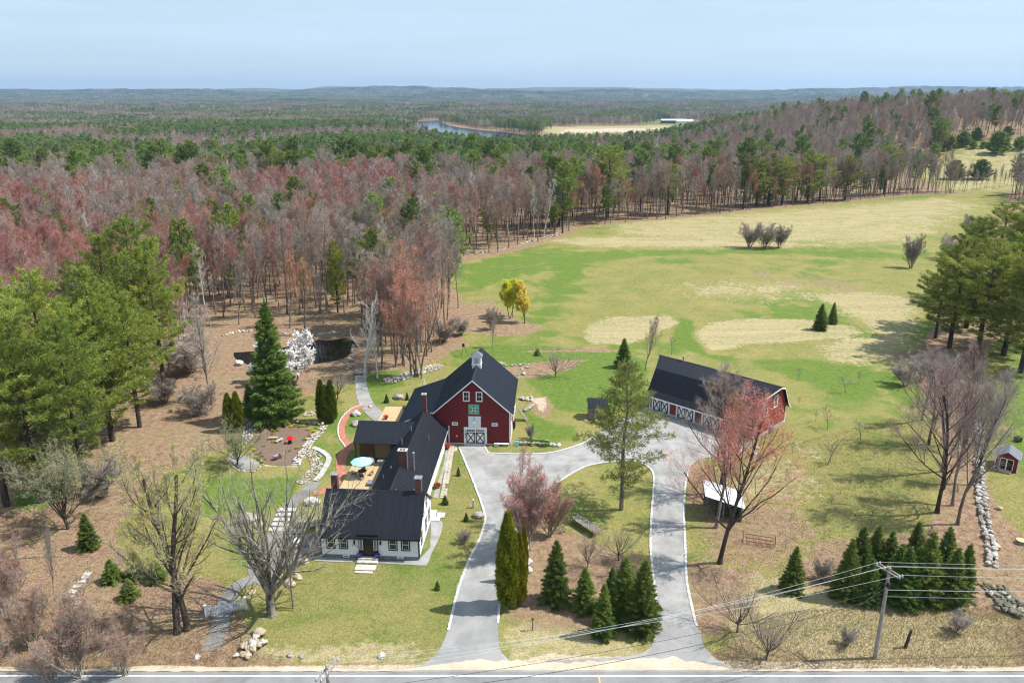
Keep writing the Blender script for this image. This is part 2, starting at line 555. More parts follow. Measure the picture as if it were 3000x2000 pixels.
def ground_material():
    t = NT('ground', 0.95, 0.1)
    at = t.n('ShaderNodeAttribute', attribute_name='zone')
    sp = t.n('ShaderNodeSeparateColor')
    t.l(at.outputs['Color'], sp.inputs[0])
    g, d, l, b = sp.outputs[0], sp.outputs[1], sp.outputs[2], at.outputs['Alpha']
    p = t.pos()
    big = t.noise(p, 0.018, 5, 0.6, 0.6)
    mid = t.noise(p, 0.13, 6, 0.65, 0.4)
    sml = t.noise(p, 1.1, 6, 0.7)
    fin = t.noise(p, 7.0, 3, 0.75)
    strk = t.noise(t.pos((0.035, 0.28, 1)), 1.0, 5, 0.6, 0.8)
    def thr(z, na, a, nb, bb, lo=0.36, hi=0.64):
        v = t.math('ADD', z, t.math('MULTIPLY_ADD', na, a, -a / 2))
        v = t.math('ADD', v, t.math('MULTIPLY_ADD', nb, bb, -bb / 2))
        return t.ramp(v, [(lo, 0.0), (hi, 1.0)])
    # base turf: yellow green mottled
    turf = t.ramp(mid, [(0.30, (0.250, 0.215, 0.078)), (0.52, (0.160, 0.175, 0.042)), (0.72, (0.095, 0.145, 0.026))])
    turf = t.mix(t.ramp(sml, [(0.35, 0.0), (0.7, 0.75)]), turf, (0.285, 0.240, 0.105))
    green = t.ramp(sml, [(0.3, (0.070, 0.125, 0.018)), (0.7, (0.150, 0.205, 0.045))])
    dry = t.ramp(strk, [(0.3, (0.35, 0.29, 0.145)), (0.52, (0.255, 0.230, 0.095)), (0.68, (0.145, 0.180, 0.045))])
    dry2 = t.mix(t.ramp(sml, [(0.35, 0.0), (0.65, 0.9)]), dry, (0.40, 0.325, 0.205))
    lit = t.ramp(sml, [(0.28, (0.10, 0.062, 0.040)), (0.5, (0.255, 0.165, 0.110)), (0.72, (0.36, 0.255, 0.175))])
    lit = t.mix(t.ramp(mid, [(0.42, 0.0), (0.7, 0.65)]), lit, (0.235, 0.20, 0.10))
    bare = t.ramp(sml, [(0.3, (0.37, 0.29, 0.20)), (0.7, (0.52, 0.44, 0.33))])
    # wider green swathes across the fields
    wide = t.math('MULTIPLY_ADD', t.ramp(big, [(0.42, 0.0), (0.60, 0.62)]), 1.0, 0.0)
    gg = t.math('MAXIMUM', g, wide)
    c = t.mix(thr(gg, mid, 1.5, sml, 1.1, 0.40, 0.62), turf, green)
    c = t.mix(thr(d, mid, 1.3, sml, 1.0, 0.38, 0.62), c, dry2)
    c = t.mix(thr(l, mid, 1.2, sml, 1.1, 0.38, 0.58), c, lit)
    c = t.mix(thr(b, mid, 0.7, sml, 0.4, 0.38, 0.58), c, bare)
    sy = t.n('ShaderNodeSeparateXYZ'); t.l(p, sy.inputs[0])
    canopy = t.ramp(t.noise(p, 0.0035, 6, 0.7), [(0.40, (0.12, 0.10, 0.085)), (0.55, (0.055, 0.085, 0.035)), (0.7, (0.040, 0.070, 0.028))])
    c = t.mix(t.ramp(t.math('DIVIDE', sy.outputs[1], 10000.0), [(0.40, 0.0), (0.60, 1.0)]), c, canopy)
    sp2 = t.ramp(fin, [(0.25, 0.42), (0.5, 1.0), (0.75, 1.5)])
    c = t.mix(1.0, c, sp2, 'MULTIPLY')
    t.col(c)
    t.bump(t.math('ADD', fin, t.math('MULTIPLY', sml, 2.0)), 0.7, 0.10)
    return t.m
M['ground'] = ground_material()

# farmland polygons in the valley (placed on the terrain)
FARM_TAN = wpoly([(1590, 385), (1600, 372), (1760, 370), (1900, 368), (2060, 366), (2060, 384), (1800, 392), (1640, 394)])
FARM_BROWN = wpoly([(1640, 390), (1660, 378), (1900, 376), (2060, 374), (2060, 381), (1900, 386)])
FARM_GREEN1 = wpoly([(1520, 366), (1545, 350), (1600, 346), (1595, 364), (1560, 368)])
FARM_GREEN2 = wpoly([(1862, 366), (1868, 358), (2050, 356), (2060, 366)])
print('t poly', time.time() - T0)
ground = make_ground()
print('t ground', time.time() - T0)

# ---------- water
def water_mat(name, col, rough, bump, sc):
    t = NT(name, rough, 0.5)
    t.b.inputs['IOR'].default_value = 1.33
    t.col(col)
    t.bump(t.noise(t.pos((1, 1, 1)), sc, 4, 0.6), bump, 0.05)
    return t.m
M['river'] = water_mat('river_water', (0.012, 0.035, 0.075), 0.12, 0.5, 0.35)
M['pond'] = water_mat('pond_water', (0.010, 0.010, 0.008), 0.02, 0.12, 0.8)

def smooth_poly(pts, k=4, closed=True):
    """Catmull-Rom through the points"""
    n = len(pts); out = []
    rng = range(n) if closed else range(n - 1)
    for i in rng:
        g = (lambda j: pts[j % n]) if closed else (lambda j: pts[max(0, min(n - 1, j))])
        p0, p1, p2, p3 = (Vector(tuple(g(i + q))[:2]) for q in (-1, 0, 1, 2))
        for j in range(k):
            t = j / k
            out.append(0.5 * ((2 * p1) + (-p0 + p2) * t + (2 * p0 - 5 * p1 + 4 * p2 - p3) * t * t + (-p0 + 3 * p1 - 3 * p2 + p3) * t ** 3))
    if not closed: out.append(Vector(tuple(pts[-1])[:2]))
    return [(p.x, p.y) for p in out]

def sheet(name, outer, z, mat, holes=(), kind='structure', thick=0.0):
    loops = [[Vector((x, y, 0)) for x, y in outer]] + [[Vector((x, y, 0)) for x, y in h] for h in holes]
    tri = geometry.tessellate_polygon(loops)
    vs = [p for lp in loops for p in lp]
    fs = []
    for a, b, c in tri:
        n = (vs[b] - vs[a]).cross(vs[c] - vs[a]).z
        if abs(n) < 1e-9: continue
        fs.append((a, b, c) if n > 0 else (a, c, b))
    mb = MB().add([(p.x, p.y, z) for p in vs], fs)
    o = mb.build(name, mat)
    return tag(o, kind=kind)

river_z = float(H(*G(1300, 372)[:2]))
def river_poly():
    # banks traced on the plane of the water
    up = [(1218, 357), (1260, 354), (1292, 354), (1300, 362), (1330, 371), (1380, 378), (1430, 384), (1490, 389), (1545, 396), (1600, 402)]
    dn = [(1640, 424), (1560, 434), (1480, 434), (1400, 428), (1330, 418), (1270, 402), (1225, 386), (1205, 372)]
    return [P(a, b, -23.4) for a, b in up + dn]
sheet('river', smooth_poly(river_poly(), 4), -23.4, M['river'])
POND = smooth_poly([P(a, b) for a, b in [(720, 1010), (760, 985), (830, 978), (900, 990), (960, 997), (1020, 990), (1040, 1010), (1015, 1045), (960, 1060), (900, 1065), (850, 1058), (800, 1080), (750, 1075), (690, 1050), (690, 1025)]], 5)
sheet('pond', POND, 0.01, M['pond'])

# ---------- gravel drives, asphalt, road
def gravel_mat(name, lo, hi, sc=14.0):
    t = NT(name, 0.95, 0.15)
    p = t.pos()
    f = t.noise(p, sc, 3, 0.8)
    c = t.ramp(f, [(0.3, lo), (0.7, hi)])
    c = t.mix(t.ramp(t.noise(p, 0.32, 6, 0.65, 0.5), [(0.38, 0.0), (0.68, 0.75)]), c, tuple(v * 0.72 for v in lo))
    c = t.mix(t.ramp(t.noise(p, 1.7, 5, 0.7), [(0.55, 0.0), (0.72, 0.5)]), c, (0.33, 0.25, 0.17))
    t.col(c)
    t.bump(f, 0.5, 0.03)
    return t.m
M['gravel'] = gravel_mat('gravel', (0.22, 0.218, 0.214), (0.45, 0.442, 0.43))
M['asphalt_pale'] = gravel_mat('worn_asphalt', (0.25, 0.25, 0.25), (0.34, 0.337, 0.33), 30)
M['asphalt'] = gravel_mat('road_asphalt', (0.20, 0.20, 0.205), (0.275, 0.275, 0.275), 30)
M['sand'] = gravel_mat('road_sand', (0.46, 0.385, 0.28), (0.60, 0.52, 0.41), 6)
M['white_paint'] = plain('road_paint_white', (0.78, 0.78, 0.76), 0.7, 0.1, 2)
M['yellow_paint'] = plain('road_paint_yellow', (0.75, 0.45, 0.05), 0.7, 0.1, 2)

Y_EDGE = P(1500, 1979)[1]
sheet('road', [(-150, 44), (190, 44), (190, Y_EDGE + 0.55), (-150, Y_EDGE + 0.55)], 0.030, M['asphalt'])
tag(MB().box(-150, 190, Y_EDGE - 0.07, Y_EDGE + 0.07, 0.031, 0.035).build('road_edge_line', M['white_paint']), kind='structure')
yx, yy = P(1756, 1990)
tag(MB().box(yx - 0.06, yx + 0.06, yy - 0.45, yy + 0.35, 0.031, 0.036).build('road_marking', M['yellow_paint']), kind='structure')

def ip(pts, z=0.0): return [P(a, b, z) for a, b in pts]
DR_OUT = ip([(1205, 1985), (1240, 1945), (1275, 1918), (1298, 1880), (1314, 1837), (1332, 1765), (1352, 1696), (1378, 1632), (1400, 1590), (1416, 1545), (1422, 1515), (1413, 1482),
    (1400, 1445), (1384, 1403), (1366, 1360), (1350, 1322), (1346, 1306), (1420, 1306), (1424, 1316), (1440, 1325), (1520, 1327), (1600, 1325), (1650, 1315), (1705, 1297),
    (1760, 1262), (1830, 1225), (1880, 1202), (1912, 1194), (2050, 1240), (2190, 1286), (2196, 1308), (2170, 1325), (2120, 1335), (2050, 1345), (2018, 1375), (2008, 1420), (2004, 1500), (2008, 1600),
    (2012, 1700), (2030, 1800), (2056, 1880), (2090, 1925), (2150, 1962), (2190, 1985)])
DR_HOLE = ip([(1480, 1985), (1500, 1950), (1545, 1962), (1600, 1935), (1700, 1930), (1800, 1925), (1870, 1915), (1905, 1895), (1928, 1865), (1933, 1830), (1925, 1770), (1914, 1690), (1906, 1600), (1908, 1520), (1914, 1440),
    (1915, 1395), (1905, 1370), (1870, 1352), (1800, 1350), (1730, 1360), (1680, 1382), (1630, 1415), (1603, 1450), (1585, 1500), (1545, 1560), (1500, 1610), (1478, 1680), (1466, 1740), (1462, 1800), (1460, 1860), (1468, 1910)])
sheet('gravel_drive', smooth_poly(DR_OUT, 3), 0.012, M['gravel'], [smooth_poly(DR_HOLE[2:], 3)])
sheet('asphalt_apron', smooth_poly(ip([(1205, 1985), (1240, 1945), (1275, 1918), (1298, 1880), (1314, 1837), (1332, 1765), (1352, 1696), (1470, 1690), (1466, 1740), (1462, 1800), (1460, 1860), (1468, 1910), (1495, 1950), (1530, 1985)]), 3), 0.017, M['asphalt_pale'])
sheet('asphalt_apron', smooth_poly(ip([(1860, 1985), (1905, 1905), (1933, 1835), (2040, 1835), (2060, 1885), (2095, 1928), (2150, 1962), (2190, 1985)]), 3), 0.017, M['asphalt_pale'])
# sand washed out over the verge and the mouths of the drives
rs = random.Random(3)
def sand_band(x0, x1, ylo, yhi, seed, zz):
    rr = random.Random(seed); n = 160
    top = []; 
    for i in range(n + 1):
        x = x0 + (x1 - x0) * i / n
        e = min(i, n - i) / n * 2
        top.append((x, ylo + 0.1 + (yhi - ylo) * min(1, e * 2.5) * (0.45 + 0.5 * noise.noise(Vector((x * 0.11, seed, 0))) + 0.25 * noise.noise(Vector((x * 0.9, seed, 3))))))
    bot = [(x, ylo + 0.12 * noise.noise(Vector((x * 0.9, seed, 5)))) for x, _ in reversed(top)]
    return sheet('sand_verge', top + bot, zz, M['sand'])
sand_band(-10, 22, Y_EDGE + 0.75, Y_EDGE + 3.2, 2, 0.024)
sand_band(-60, -9, Y_EDGE + 0.6, Y_EDGE + 1.5, 7, 0.026)
sand_band(20, 110, Y_EDGE + 0.6, Y_EDGE + 1.6, 9, 0.026)

M['granite'] = plain('pale_granite', (0.52, 0.51, 0.49), 0.85, 0.22, 4, bump=0.02)
def edging(name, pts, w=0.26, closed=False):
    """a line of split granite setts, one mesh"""
    q = smooth_poly(pts, 4, closed)
    mb = MB(); rr = random.Random(len(pts)); carry = 0
    for a, b in zip(q[:-1], q[1:]):
        a, b = Vector((*a, 0)), Vector((*b, 0)); ln = (b - a).length
        if ln < 1e-3: continue
        d = (b - a) / ln; s_ = carry
        while s_ < ln:
            c = a + d * (s_ + 0.14)
            hh = 0.06 + rr.random() * 0.03; ww = w * (0.85 + rr.random() * 0.3)
            o = Vector((-d.y, d.x, 0)) * (rr.random() - 0.5) * 0.05
            mb.bar(c + o - d * 0.135 + Vector((0, 0, hh / 2)), c + o + d * 0.135 + Vector((0, 0, hh / 2)), ww, hh)
            s_ += 0.30
        carry = s_ - ln
    return tag(mb.build(name, M['granite']), kind='structure')
edging('granite_edging', ip([(1314, 1845), (1332, 1765), (1352, 1696), (1378, 1632), (1400, 1590), (1416, 1545), (1422, 1515), (1413, 1482), (1400, 1445), (1384, 1403), (1366, 1360), (1348, 1316)]))
edging('granite_edging', ip([(1420, 1308), (1426, 1318), (1442, 1327), (1520, 1329), (1600, 1327), (1650, 1317), (1705, 1299), (1740, 1280)]))
edging('granite_edging', ip([(1933, 1835), (1925, 1770), (1914, 1690), (1906, 1600), (1908, 1520), (1914, 1440), (1915, 1395), (1905, 1372), (1870, 1354), (1800, 1352), (1730, 1362), (1680, 1384), (1630, 1417), (1603, 1450), (1590, 1490)]))
edging('granite_edging', ip([(1459, 1825), (1462, 1790), (1467, 1735), (1470, 1715)]))
edging('granite_edging', ip([(2018, 1378), (2008, 1420), (2004, 1500), (2008, 1600), (2012, 1700), (2030, 1790), (2040, 1830)]))
print('t drives', time.time() - T0)
# ============================================================ plants: materials
def leaf_mat(name, a, b, trans=0.25, ovar=0.25, sc=0.5, rough=0.6):
    t = NT(name, rough, 0.25)
    oi = t.n('ShaderNodeObjectInfo')
    f = t.noise(t.coord('Object'), sc, 3, 0.7)
    c = t.ramp(f, [(0.32, a), (0.68, b)])
    hv = t.n('ShaderNodeHueSaturation')
    t.l(c, hv.inputs['Color'])
    t.l(t.math('MULTIPLY_ADD', oi.outputs['Random'], 0.035, 0.4825), hv.inputs['Hue'])
    t.l(t.math('MULTIPLY_ADD', t.math('FRACT', t.math('MULTIPLY', oi.outputs['Random'], 7.31)), 2 * ovar, 1 - ovar), hv.inputs['Value'])
    t.col(hv.outputs[0])
    if trans:
        tr = t.n('ShaderNodeBsdfTranslucent')
        t.l(hv.outputs[0], tr.inputs['Color'])
        mx = t.n('ShaderNodeMixShader')
        mx.inputs[0].default_value = trans
        out = t.t.nodes['Material Output']
        t.l(t.b.outputs[0], mx.inputs[1]); t.l(tr.outputs[0], mx.inputs[2]); t.l(mx.outputs[0], out.inputs['Surface'])
    return t.m

def bark_mat(name, a, b, sc=2.0, ovar=0.2):
    t = NT(name, 0.9, 0.1)
    oi = t.n('ShaderNodeObjectInfo')
    f = t.noise(t.coord('Object', (1, 1, 0.35)), sc, 4, 0.7)
    c = t.ramp(f, [(0.35, a), (0.65, b)])
    hv = t.n('ShaderNodeHueSaturation')
    t.l(c, hv.inputs['Color'])
    t.l(t.math('MULTIPLY_ADD', t.math('FRACT', t.math('MULTIPLY', oi.outputs['Random'], 5.7)), 2 * ovar, 1 - ovar), hv.inputs['Value'])
    t.col(hv.outputs[0])
    return t.m

M['pine'] = leaf_mat('pine_needles', (0.135, 0.195, 0.032), (0.350, 0.370, 0.070), 0.3)
M['pine_open'] = leaf_mat('thin_pine_needles', (0.130, 0.165, 0.035), (0.300, 0.310, 0.080), 0.3)
M['pine_far'] = leaf_mat('far_pine_needles', (0.115, 0.185, 0.042), (0.250, 0.320, 0.075), 0.25, 0.3, 0.15)
M['spruce'] = leaf_mat('spruce_needles', (0.060, 0.115, 0.022), (0.180, 0.240, 0.040), 0.15)
M['spruce_blue'] = leaf_mat('blue_spruce_needles', (0.030, 0.058, 0.040), (0.065, 0.105, 0.070), 0.15)
M['arbor'] = leaf_mat('arborvitae_sprays', (0.110, 0.145, 0.012), (0.330, 0.310, 0.020), 0.25, 0.12, 1.2)
M['arbor_dark'] = leaf_mat('dark_arborvitae_sprays', (0.075, 0.110, 0.014), (0.190, 0.210, 0.020), 0.2, 0.12, 1.2)
M['bark'] = bark_mat('grey_bark', (0.10, 0.085, 0.070), (0.27, 0.235, 0.20))
M['bark_dark'] = bark_mat('dark_bark', (0.040, 0.032, 0.027), (0.110, 0.088, 0.072))
M['bark_pale'] = bark_mat('lichen_bark', (0.16, 0.145, 0.115), (0.46, 0.44, 0.34), 3)
M['bark_birch'] = bark_mat('birch_bark', (0.40, 0.38, 0.35), (0.75, 0.73, 0.70), 4)
M['tw_grey'] = leaf_mat('grey_twigs', (0.27, 0.225, 0.19), (0.41, 0.355, 0.31), 0, 0.22)
M['tw_brown'] = leaf_mat('brown_twigs', (0.30, 0.21, 0.16), (0.43, 0.32, 0.25), 0, 0.2)
M['tw_pale'] = leaf_mat('pale_twigs', (0.42, 0.395, 0.36), (0.60, 0.575, 0.54), 0, 0.15)
M['tw_red'] = leaf_mat('red_maple_twigs', (0.33, 0.155, 0.125), (0.43, 0.235, 0.195), 0, 0.22)
M['tw_plum'] = leaf_mat('plum_twigs', (0.29, 0.20, 0.175), (0.39, 0.285, 0.25), 0, 0.2)
M['bud_red'] = leaf_mat('red_maple_buds', (0.46, 0.13, 0.095), (0.56, 0.23, 0.17), 0.15, 0.2)
M['bud_orange'] = leaf_mat('orange_maple_buds', (0.42, 0.14, 0.05), (0.55, 0.24, 0.08), 0.15, 0.2)
M['bud_yellow'] = leaf_mat('yellow_green_buds', (0.30, 0.28, 0.045), (0.45, 0.42, 0.09), 0.2, 0.12)
M['bud_lime'] = leaf_mat('lime_willow_leaves', (0.62, 0.64, 0.04), (0.80, 0.80, 0.08), 0.3, 0.08)
M['bud_gold'] = leaf_mat('golden_willow_leaves', (0.66, 0.52, 0.08), (0.80, 0.66, 0.14), 0.3, 0.08)
M['blossom'] = leaf_mat('white_blossom', (0.75, 0.70, 0.68), (0.88, 0.86, 0.84), 0.2, 0.05)
M['blossom_pink'] = leaf_mat('pink_blossom', (0.70, 0.52, 0.50), (0.85, 0.72, 0.70), 0.2, 0.05)
M['leaf_green'] = leaf_mat('fresh_green_leaves', (0.07, 0.16, 0.015), (0.16, 0.30, 0.03), 0.3, 0.1)
M['leaf_sage'] = leaf_mat('sage_buds', (0.16, 0.19, 0.09), (0.27, 0.30, 0.15), 0.2, 0.1)

# ============================================================ plants: geometry
def tubes(segs, n):
    """segs (m,8): p0 xyz, p1 xyz, r0, r1 -> open frusta"""
    s = np.array(segs, dtype=np.float64).reshape(-1, 8)
    m = len(s)
    if m == 0: return np.zeros((0, 3)), np.zeros((0, 3), int)
    d = s[:, 3:6] - s[:, :3]
    d /= np.linalg.norm(d, axis=1, keepdims=True) + 1e-9
    ref = np.where(np.abs(d[:, 2:3]) < 0.9, np.array([[0, 0, 1.0]]), np.array([[1.0, 0, 0]]))
    x = np.cross(d, ref); x /= np.linalg.norm(x, axis=1, keepdims=True) + 1e-9
    y = np.cross(d, x)
    a = np.arange(n) * 2 * np.pi / n
    ring = x[:, None, :] * np.cos(a)[None, :, None] + y[:, None, :] * np.sin(a)[None, :, None]
    V = np.concatenate([s[:, None, :3] + ring * s[:, 6][:, None, None], s[:, None, 3:6] + ring * s[:, 7][:, None, None]], 1).reshape(-1, 3)
    k = np.arange(n); k1 = (k + 1) % n
    q = np.concatenate([np.stack([k, k1, k1 + n], 1), np.stack([k, k1 + n, k + n], 1)], 0)
    F = (np.arange(m)[:, None, None] * 2 * n + q[None]).reshape(-1, 3)
    return V, F

def slivers(p0, p1, w, rg, tip=0.0):
    """thin triangles from p0 to p1 of base width w"""
    p0, p1 = np.asarray(p0, float), np.asarray(p1, float)
    m = len(p0)
    if m == 0: return np.zeros((0, 3)), np.zeros((0, 3), int)
    d = p1 - p0
    x = np.cross(d, rg.normal(size=(m, 3))); x /= np.linalg.norm(x, axis=1, keepdims=True) + 1e-9
    w = np.broadcast_to(np.asarray(w, float).reshape(-1, 1) if hasattr(w, '__len__') else w, (m, 1))
    V = np.stack([p0 - x * w / 2, p0 + x * w / 2, p1], 1).reshape(-1, 3)
    return V, np.arange(3 * m).reshape(m, 3)

def join(parts):
    """[(V,F,mat index)] -> V,F,mi"""
    Vs, Fs, Ms, o = [], [], [], 0
    for V, F, k in parts:
        if len(F) == 0: continue
        Vs.append(V); Fs.append(F + o); Ms.append(np.full(len(F), k)); o += len(V)
    return np.concatenate(Vs), np.concatenate(Fs), np.concatenate(Ms)

def unit(v):
    return v / (np.linalg.norm(v) + 1e-9)

def bare(seed, h, r0, clear=0.4, nl=12, ang=(35, 60), ratio=0.42, nb=7, nt=5, ntw=8, twl=0.9, tww=0.03,
         up=0.10, stems=1, lean=0.0, bud=0.0, budn=1, vase=False, wob=0.06, droop=0.0, mid=3, prof=None, nside=6, stemspread=0.35):
    """returns wood (V,F), twigs (V,F), buds (V,F); unit metres, base at 0"""
    rg = np.random.RandomState(seed)
    seg_t, seg_l, seg_b = [], [], []      # trunk, limbs, branches
    t0, t1 = [], []                       # twigs
    zu = np.array([0, 0, 1.0])
    def path(p, d, ln, n, r, rend, out, wb, trop):
        pts = [p]; rr = [r]
        for i in range(n):
            d = unit(d + rg.normal(size=3) * wb + zu * trop)
            q = p + d * ln / n
            r2 = r + (rend - r) / n
            out.append((*p, *q, r, r2)); p, r = q, r2
            pts.append(p); rr.append(r)
        return pts, rr, d
    def side(d, a, az=None):
        x = unit(np.cross(d, zu if abs(d[2]) < 0.95 else np.array([1.0, 0, 0])))
        y = np.cross(d, x)
        az = rg.uniform(0, 2 * np.pi) if az is None else az
        return unit(d * math.cos(a) + (x * math.cos(az) + y * math.sin(az)) * math.sin(a))
    def at(pts, t):
        f = t * (len(pts) - 1); i = min(int(f), len(pts) - 2)
        return pts[i] + (pts[i + 1] - pts[i]) * (f - i), unit(pts[i + 1] - pts[i])
    def l3(p, d, ln, r):
        pts, _, _ = path(p, d, ln, 2, r, r * 0.4, seg_b3, 0.18, up * 0.8 - droop)
        for i in range(ntw):
            q, dd = at(pts, rg.uniform(0.15, 1.0))
            e = side(dd, R(rg.uniform(15, 50))) + zu * (0.2 - droop * 2.5)
            t0.append(q); t1.append(q + unit(e) * twl * rg.uniform(0.5, 1.15))
    def l2(p, d, ln, r):
        pts, rr, _ = path(p, d, ln, 3, r, r * 0.35, seg_b, 0.13, up - droop * 0.5)
        for i in range(nt):
            q, dd = at(pts, 0.2 + 0.8 * (i + rg.rand()) / nt)
            l3(q, side(dd, R(rg.uniform(25, 50))), ln * rg.uniform(0.3, 0.5), max(r * 0.35, 0.008))
        l3(pts[-1], unit(pts[-1] - pts[-2]), ln * 0.35, max(r * 0.35, 0.008))
    seg_b3 = []
    for s in range(stems):
        d0 = unit(zu + rg.normal(size=3) * np.array([1, 1, 0]) * (stemspread if stems > 1 else lean))
        hh = h * (1 if s == 0 else rg.uniform(0.7, 1.0))
        rr0 = r0 * (1 if stems == 1 else rg.uniform(0.55, 0.9))
        base = np.zeros(3) + (rg.normal(size=3) * np.array([1, 1, 0]) * r0 * 2 if stems > 1 else 0)
        th = hh * (clear + 0.12 if vase else 1.0)
        tp, tr, td = path(base, d0, th, 4 if vase else 8, rr0, rr0 * (0.75 if vase else 0.12), seg_t, wob, 0.05)
        if stems == 1:
            seg_t.append((0, 0, -0.3, *tp[1] * 0.35, r0 * 1.5, r0 * 1.0))
        n_l = max(3, int(nl / (1 if stems == 1 else stems ** 0.6)))
        az = rg.uniform(0, 6.28)
        for i in range(n_l):
            az += 2.4 + rg.normal() * 0.3
            if vase:
                q, dd = at(tp, 0.72 + 0.28 * (i + rg.rand()) / n_l)
                a = R(rg.uniform(*ang)); ln = (hh - q[2]) * rg.uniform(0.85, 1.05) / max(0.45, math.cos(a))
                rad = rr0 * rg.uniform(0.38, 0.6)
            else:
                t = clear + (1 - clear) * (i + rg.rand()) / n_l * 0.97
                q, dd = at(tp, t)
                a = R(rg.uniform(*ang))
                k = (t - clear) / (1 - clear)
                pf = prof(k) if prof else (1 - 0.72 * k)
                ln = hh * ratio * pf * rg.uniform(0.75, 1.15)
                rad = max(rr0 * (1 - 0.85 * t) * 0.55, 0.02)
            d = unit(np.array([math.cos(az) * math.sin(a), math.sin(az) * math.sin(a), math.cos(a)]) + 0.3 * (dd - zu))
            lp, lr, ld = path(q, d, ln, 5, rad, rad * 0.22, seg_l, 0.10, up * 0.8)
            kb = max(3, int(nb * (0.5 + 0.5 * ln / (hh * max(ratio, 0.3)))))
            for j in range(kb):
                tt = 0.22 + 0.78 * (j + rg.rand()) / kb
                q2, d2 = at(lp, tt)
                l2(q2, side(d2, R(rg.uniform(28, 55))), ln * 0.42 * (1.15 - 0.55 * tt) * rg.uniform(0.7, 1.2), max(rad * (1 - tt * 0.75) * 0.5, 0.012))
            l2(lp[-1], ld, ln * 0.25, max(rad * 0.22, 0.012))
    t0, t1 = np.array(t0), np.array(t1)
    a = [(*tubes(seg_t, nside), 0), (*tubes(seg_l, max(4, nside - 2)), 0), (*tubes(seg_b, mid), 0)]
    Vw, Fw, _ = join(a)
    sb = np.array(seg_b3).reshape(-1, 8)
    b = [(*slivers(sb[:, :3], sb[:, 3:6] + (sb[:, 3:6] - sb[:, :3]) * 0.15, np.maximum(sb[:, 6] * 2.2, tww), rg), 0), (*slivers(t0, t1, tww, rg), 0)]
    Vt, Ft, _ = join(b)
    Vb, Fb = np.zeros((0, 3)), np.zeros((0, 3), int)
    if bud:
        bs = []
        for k in range(budn):
            f = rg.uniform(0.35, 1.05, size=(len(t0), 1))
            c = t0 + (t1 - t0) * f + rg.normal(size=(len(t0), 3)) * bud * 0.5
            bs.append((*slivers(c, c + rg.normal(size=(len(t0), 3)) * bud, bud, rg), 0))
        Vb, Fb, _ = join(bs)
    return (Vw, Fw), (Vt, Ft), (Vb, Fb)

def tufts(pos, out, k, ln, w, rg, upb=0.5, rand=0.7):
    """k needles bundles at every position"""
    pos = np.repeat(pos, k, 0); out = np.repeat(out, k, 0)
    d = out * 0.7 + np.array([0, 0, upb]) + rg.normal(size=pos.shape) * rand
    d /= np.linalg.norm(d, axis=1, keepdims=True) + 1e-9
    p0 = pos + rg.normal(size=pos.shape) * ln * 0.22
    return slivers(p0, p0 + d * ln * rg.uniform(0.6, 1.2, (len(pos), 1)), w, rg)

def pine(seed, h, r0=0.3, clear=0.25, spread=0.24, step=0.75, nper=5, dens=9.0, k=6, ln=0.42, w=0.085, irr=0.35, top=0.55, upturn=0.25, sparse=0.0, nside=7, forks=0):
    rg = np.random.RandomState(seed)
    tr, li = [], []
    pts = [np.zeros(3)]
    n = 10
    for i in range(n):
        pts.append(np.array([rg.normal() * 0.010 * h * (i / n) , rg.normal() * 0.010 * h * (i / n), h * (i + 1) / n]))
    rad = lambda t: r0 * (1 - t) ** 0.8 + 0.03
    for i in range(n):
        tr.append((*pts[i], *pts[i + 1], rad(i / n), rad((i + 1) / n)))
    P_, O_ = [], []
    z = clear * h; az = 0
    while z < h * 0.985:
        t = z / h; kk = (t - clear) / (1 - clear)
        pf = min(1, (kk * 3.2 + 0.45)) * (1 - max(0, (kk - top) / (1 - top)) ** 1.5) ** 0.75
        pf = max(pf, 0.10)
        c = pts[min(n - 1, int(t * n))] * (1 - (t * n) % 1) + pts[min(n, int(t * n) + 1)] * ((t * n) % 1)
        whorl = rg.uniform(1 - irr, 1 + irr * 0.4)
        for j in range(nper):
            az += 6.283 / nper + rg.normal() * 0.25
            if rg.rand() < sparse: continue
            L_ = spread * h * pf * whorl * rg.uniform(1 - irr, 1 + irr * 0.5)
            el = 0.05 + 0.55 * kk ** 2 + rg.normal() * 0.08
            d = np.array([math.cos(az) * math.cos(el), math.sin(az) * math.cos(el), math.sin(el)])
            p = c.copy(); p[2] = z + rg.normal() * 0.12
            q1 = p + d * L_ * 0.5
            d2 = unit(d + np.array([0, 0, upturn]))
            q2 = q1 + d2 * L_ * 0.5
            rb = max(0.02, rad(t) * 0.28)
            li.append((*p, *q1, rb, rb * 0.6)); li.append((*q1, *q2, rb * 0.6, 0.012))
            m = int(dens * L_ ** 1.35) + 3
            f = rg.uniform(0.22, 1.04, m) ** 0.75
            ctr = np.where(f[:, None] < 0.5, p + (q1 - p) * (f[:, None] / 0.5), q1 + (q2 - q1) * ((f[:, None] - 0.5) / 0.5))
            lat = np.cross(d, [0, 0, 1.0])
            wd = 0.30 * L_ * np.sin(np.clip(f, 0, 1) * 2.6 + 0.35)
            ctr = ctr + lat * (rg.uniform(-1, 1, m) * wd)[:, None] + np.array([0, 0, 1.0]) * (rg.normal(size=m) * 0.10 * (1 + 0.12 * L_))[:, None]
            P_.append(ctr); O_.append(np.repeat(d[None], m, 0) + lat[None] * 0)
        z += step * rg.uniform(0.8, 1.25) * (1 - 0.35 * kk)
    P_, O_ = np.concatenate(P_), np.concatenate(O_)
    V, F = tufts(P_, O_, k, ln, w, rg)
    wood = join([(*tubes(tr, nside), 0), (*tubes(li, 3), 0)])
    return (wood[0], wood[1]), (V, F)

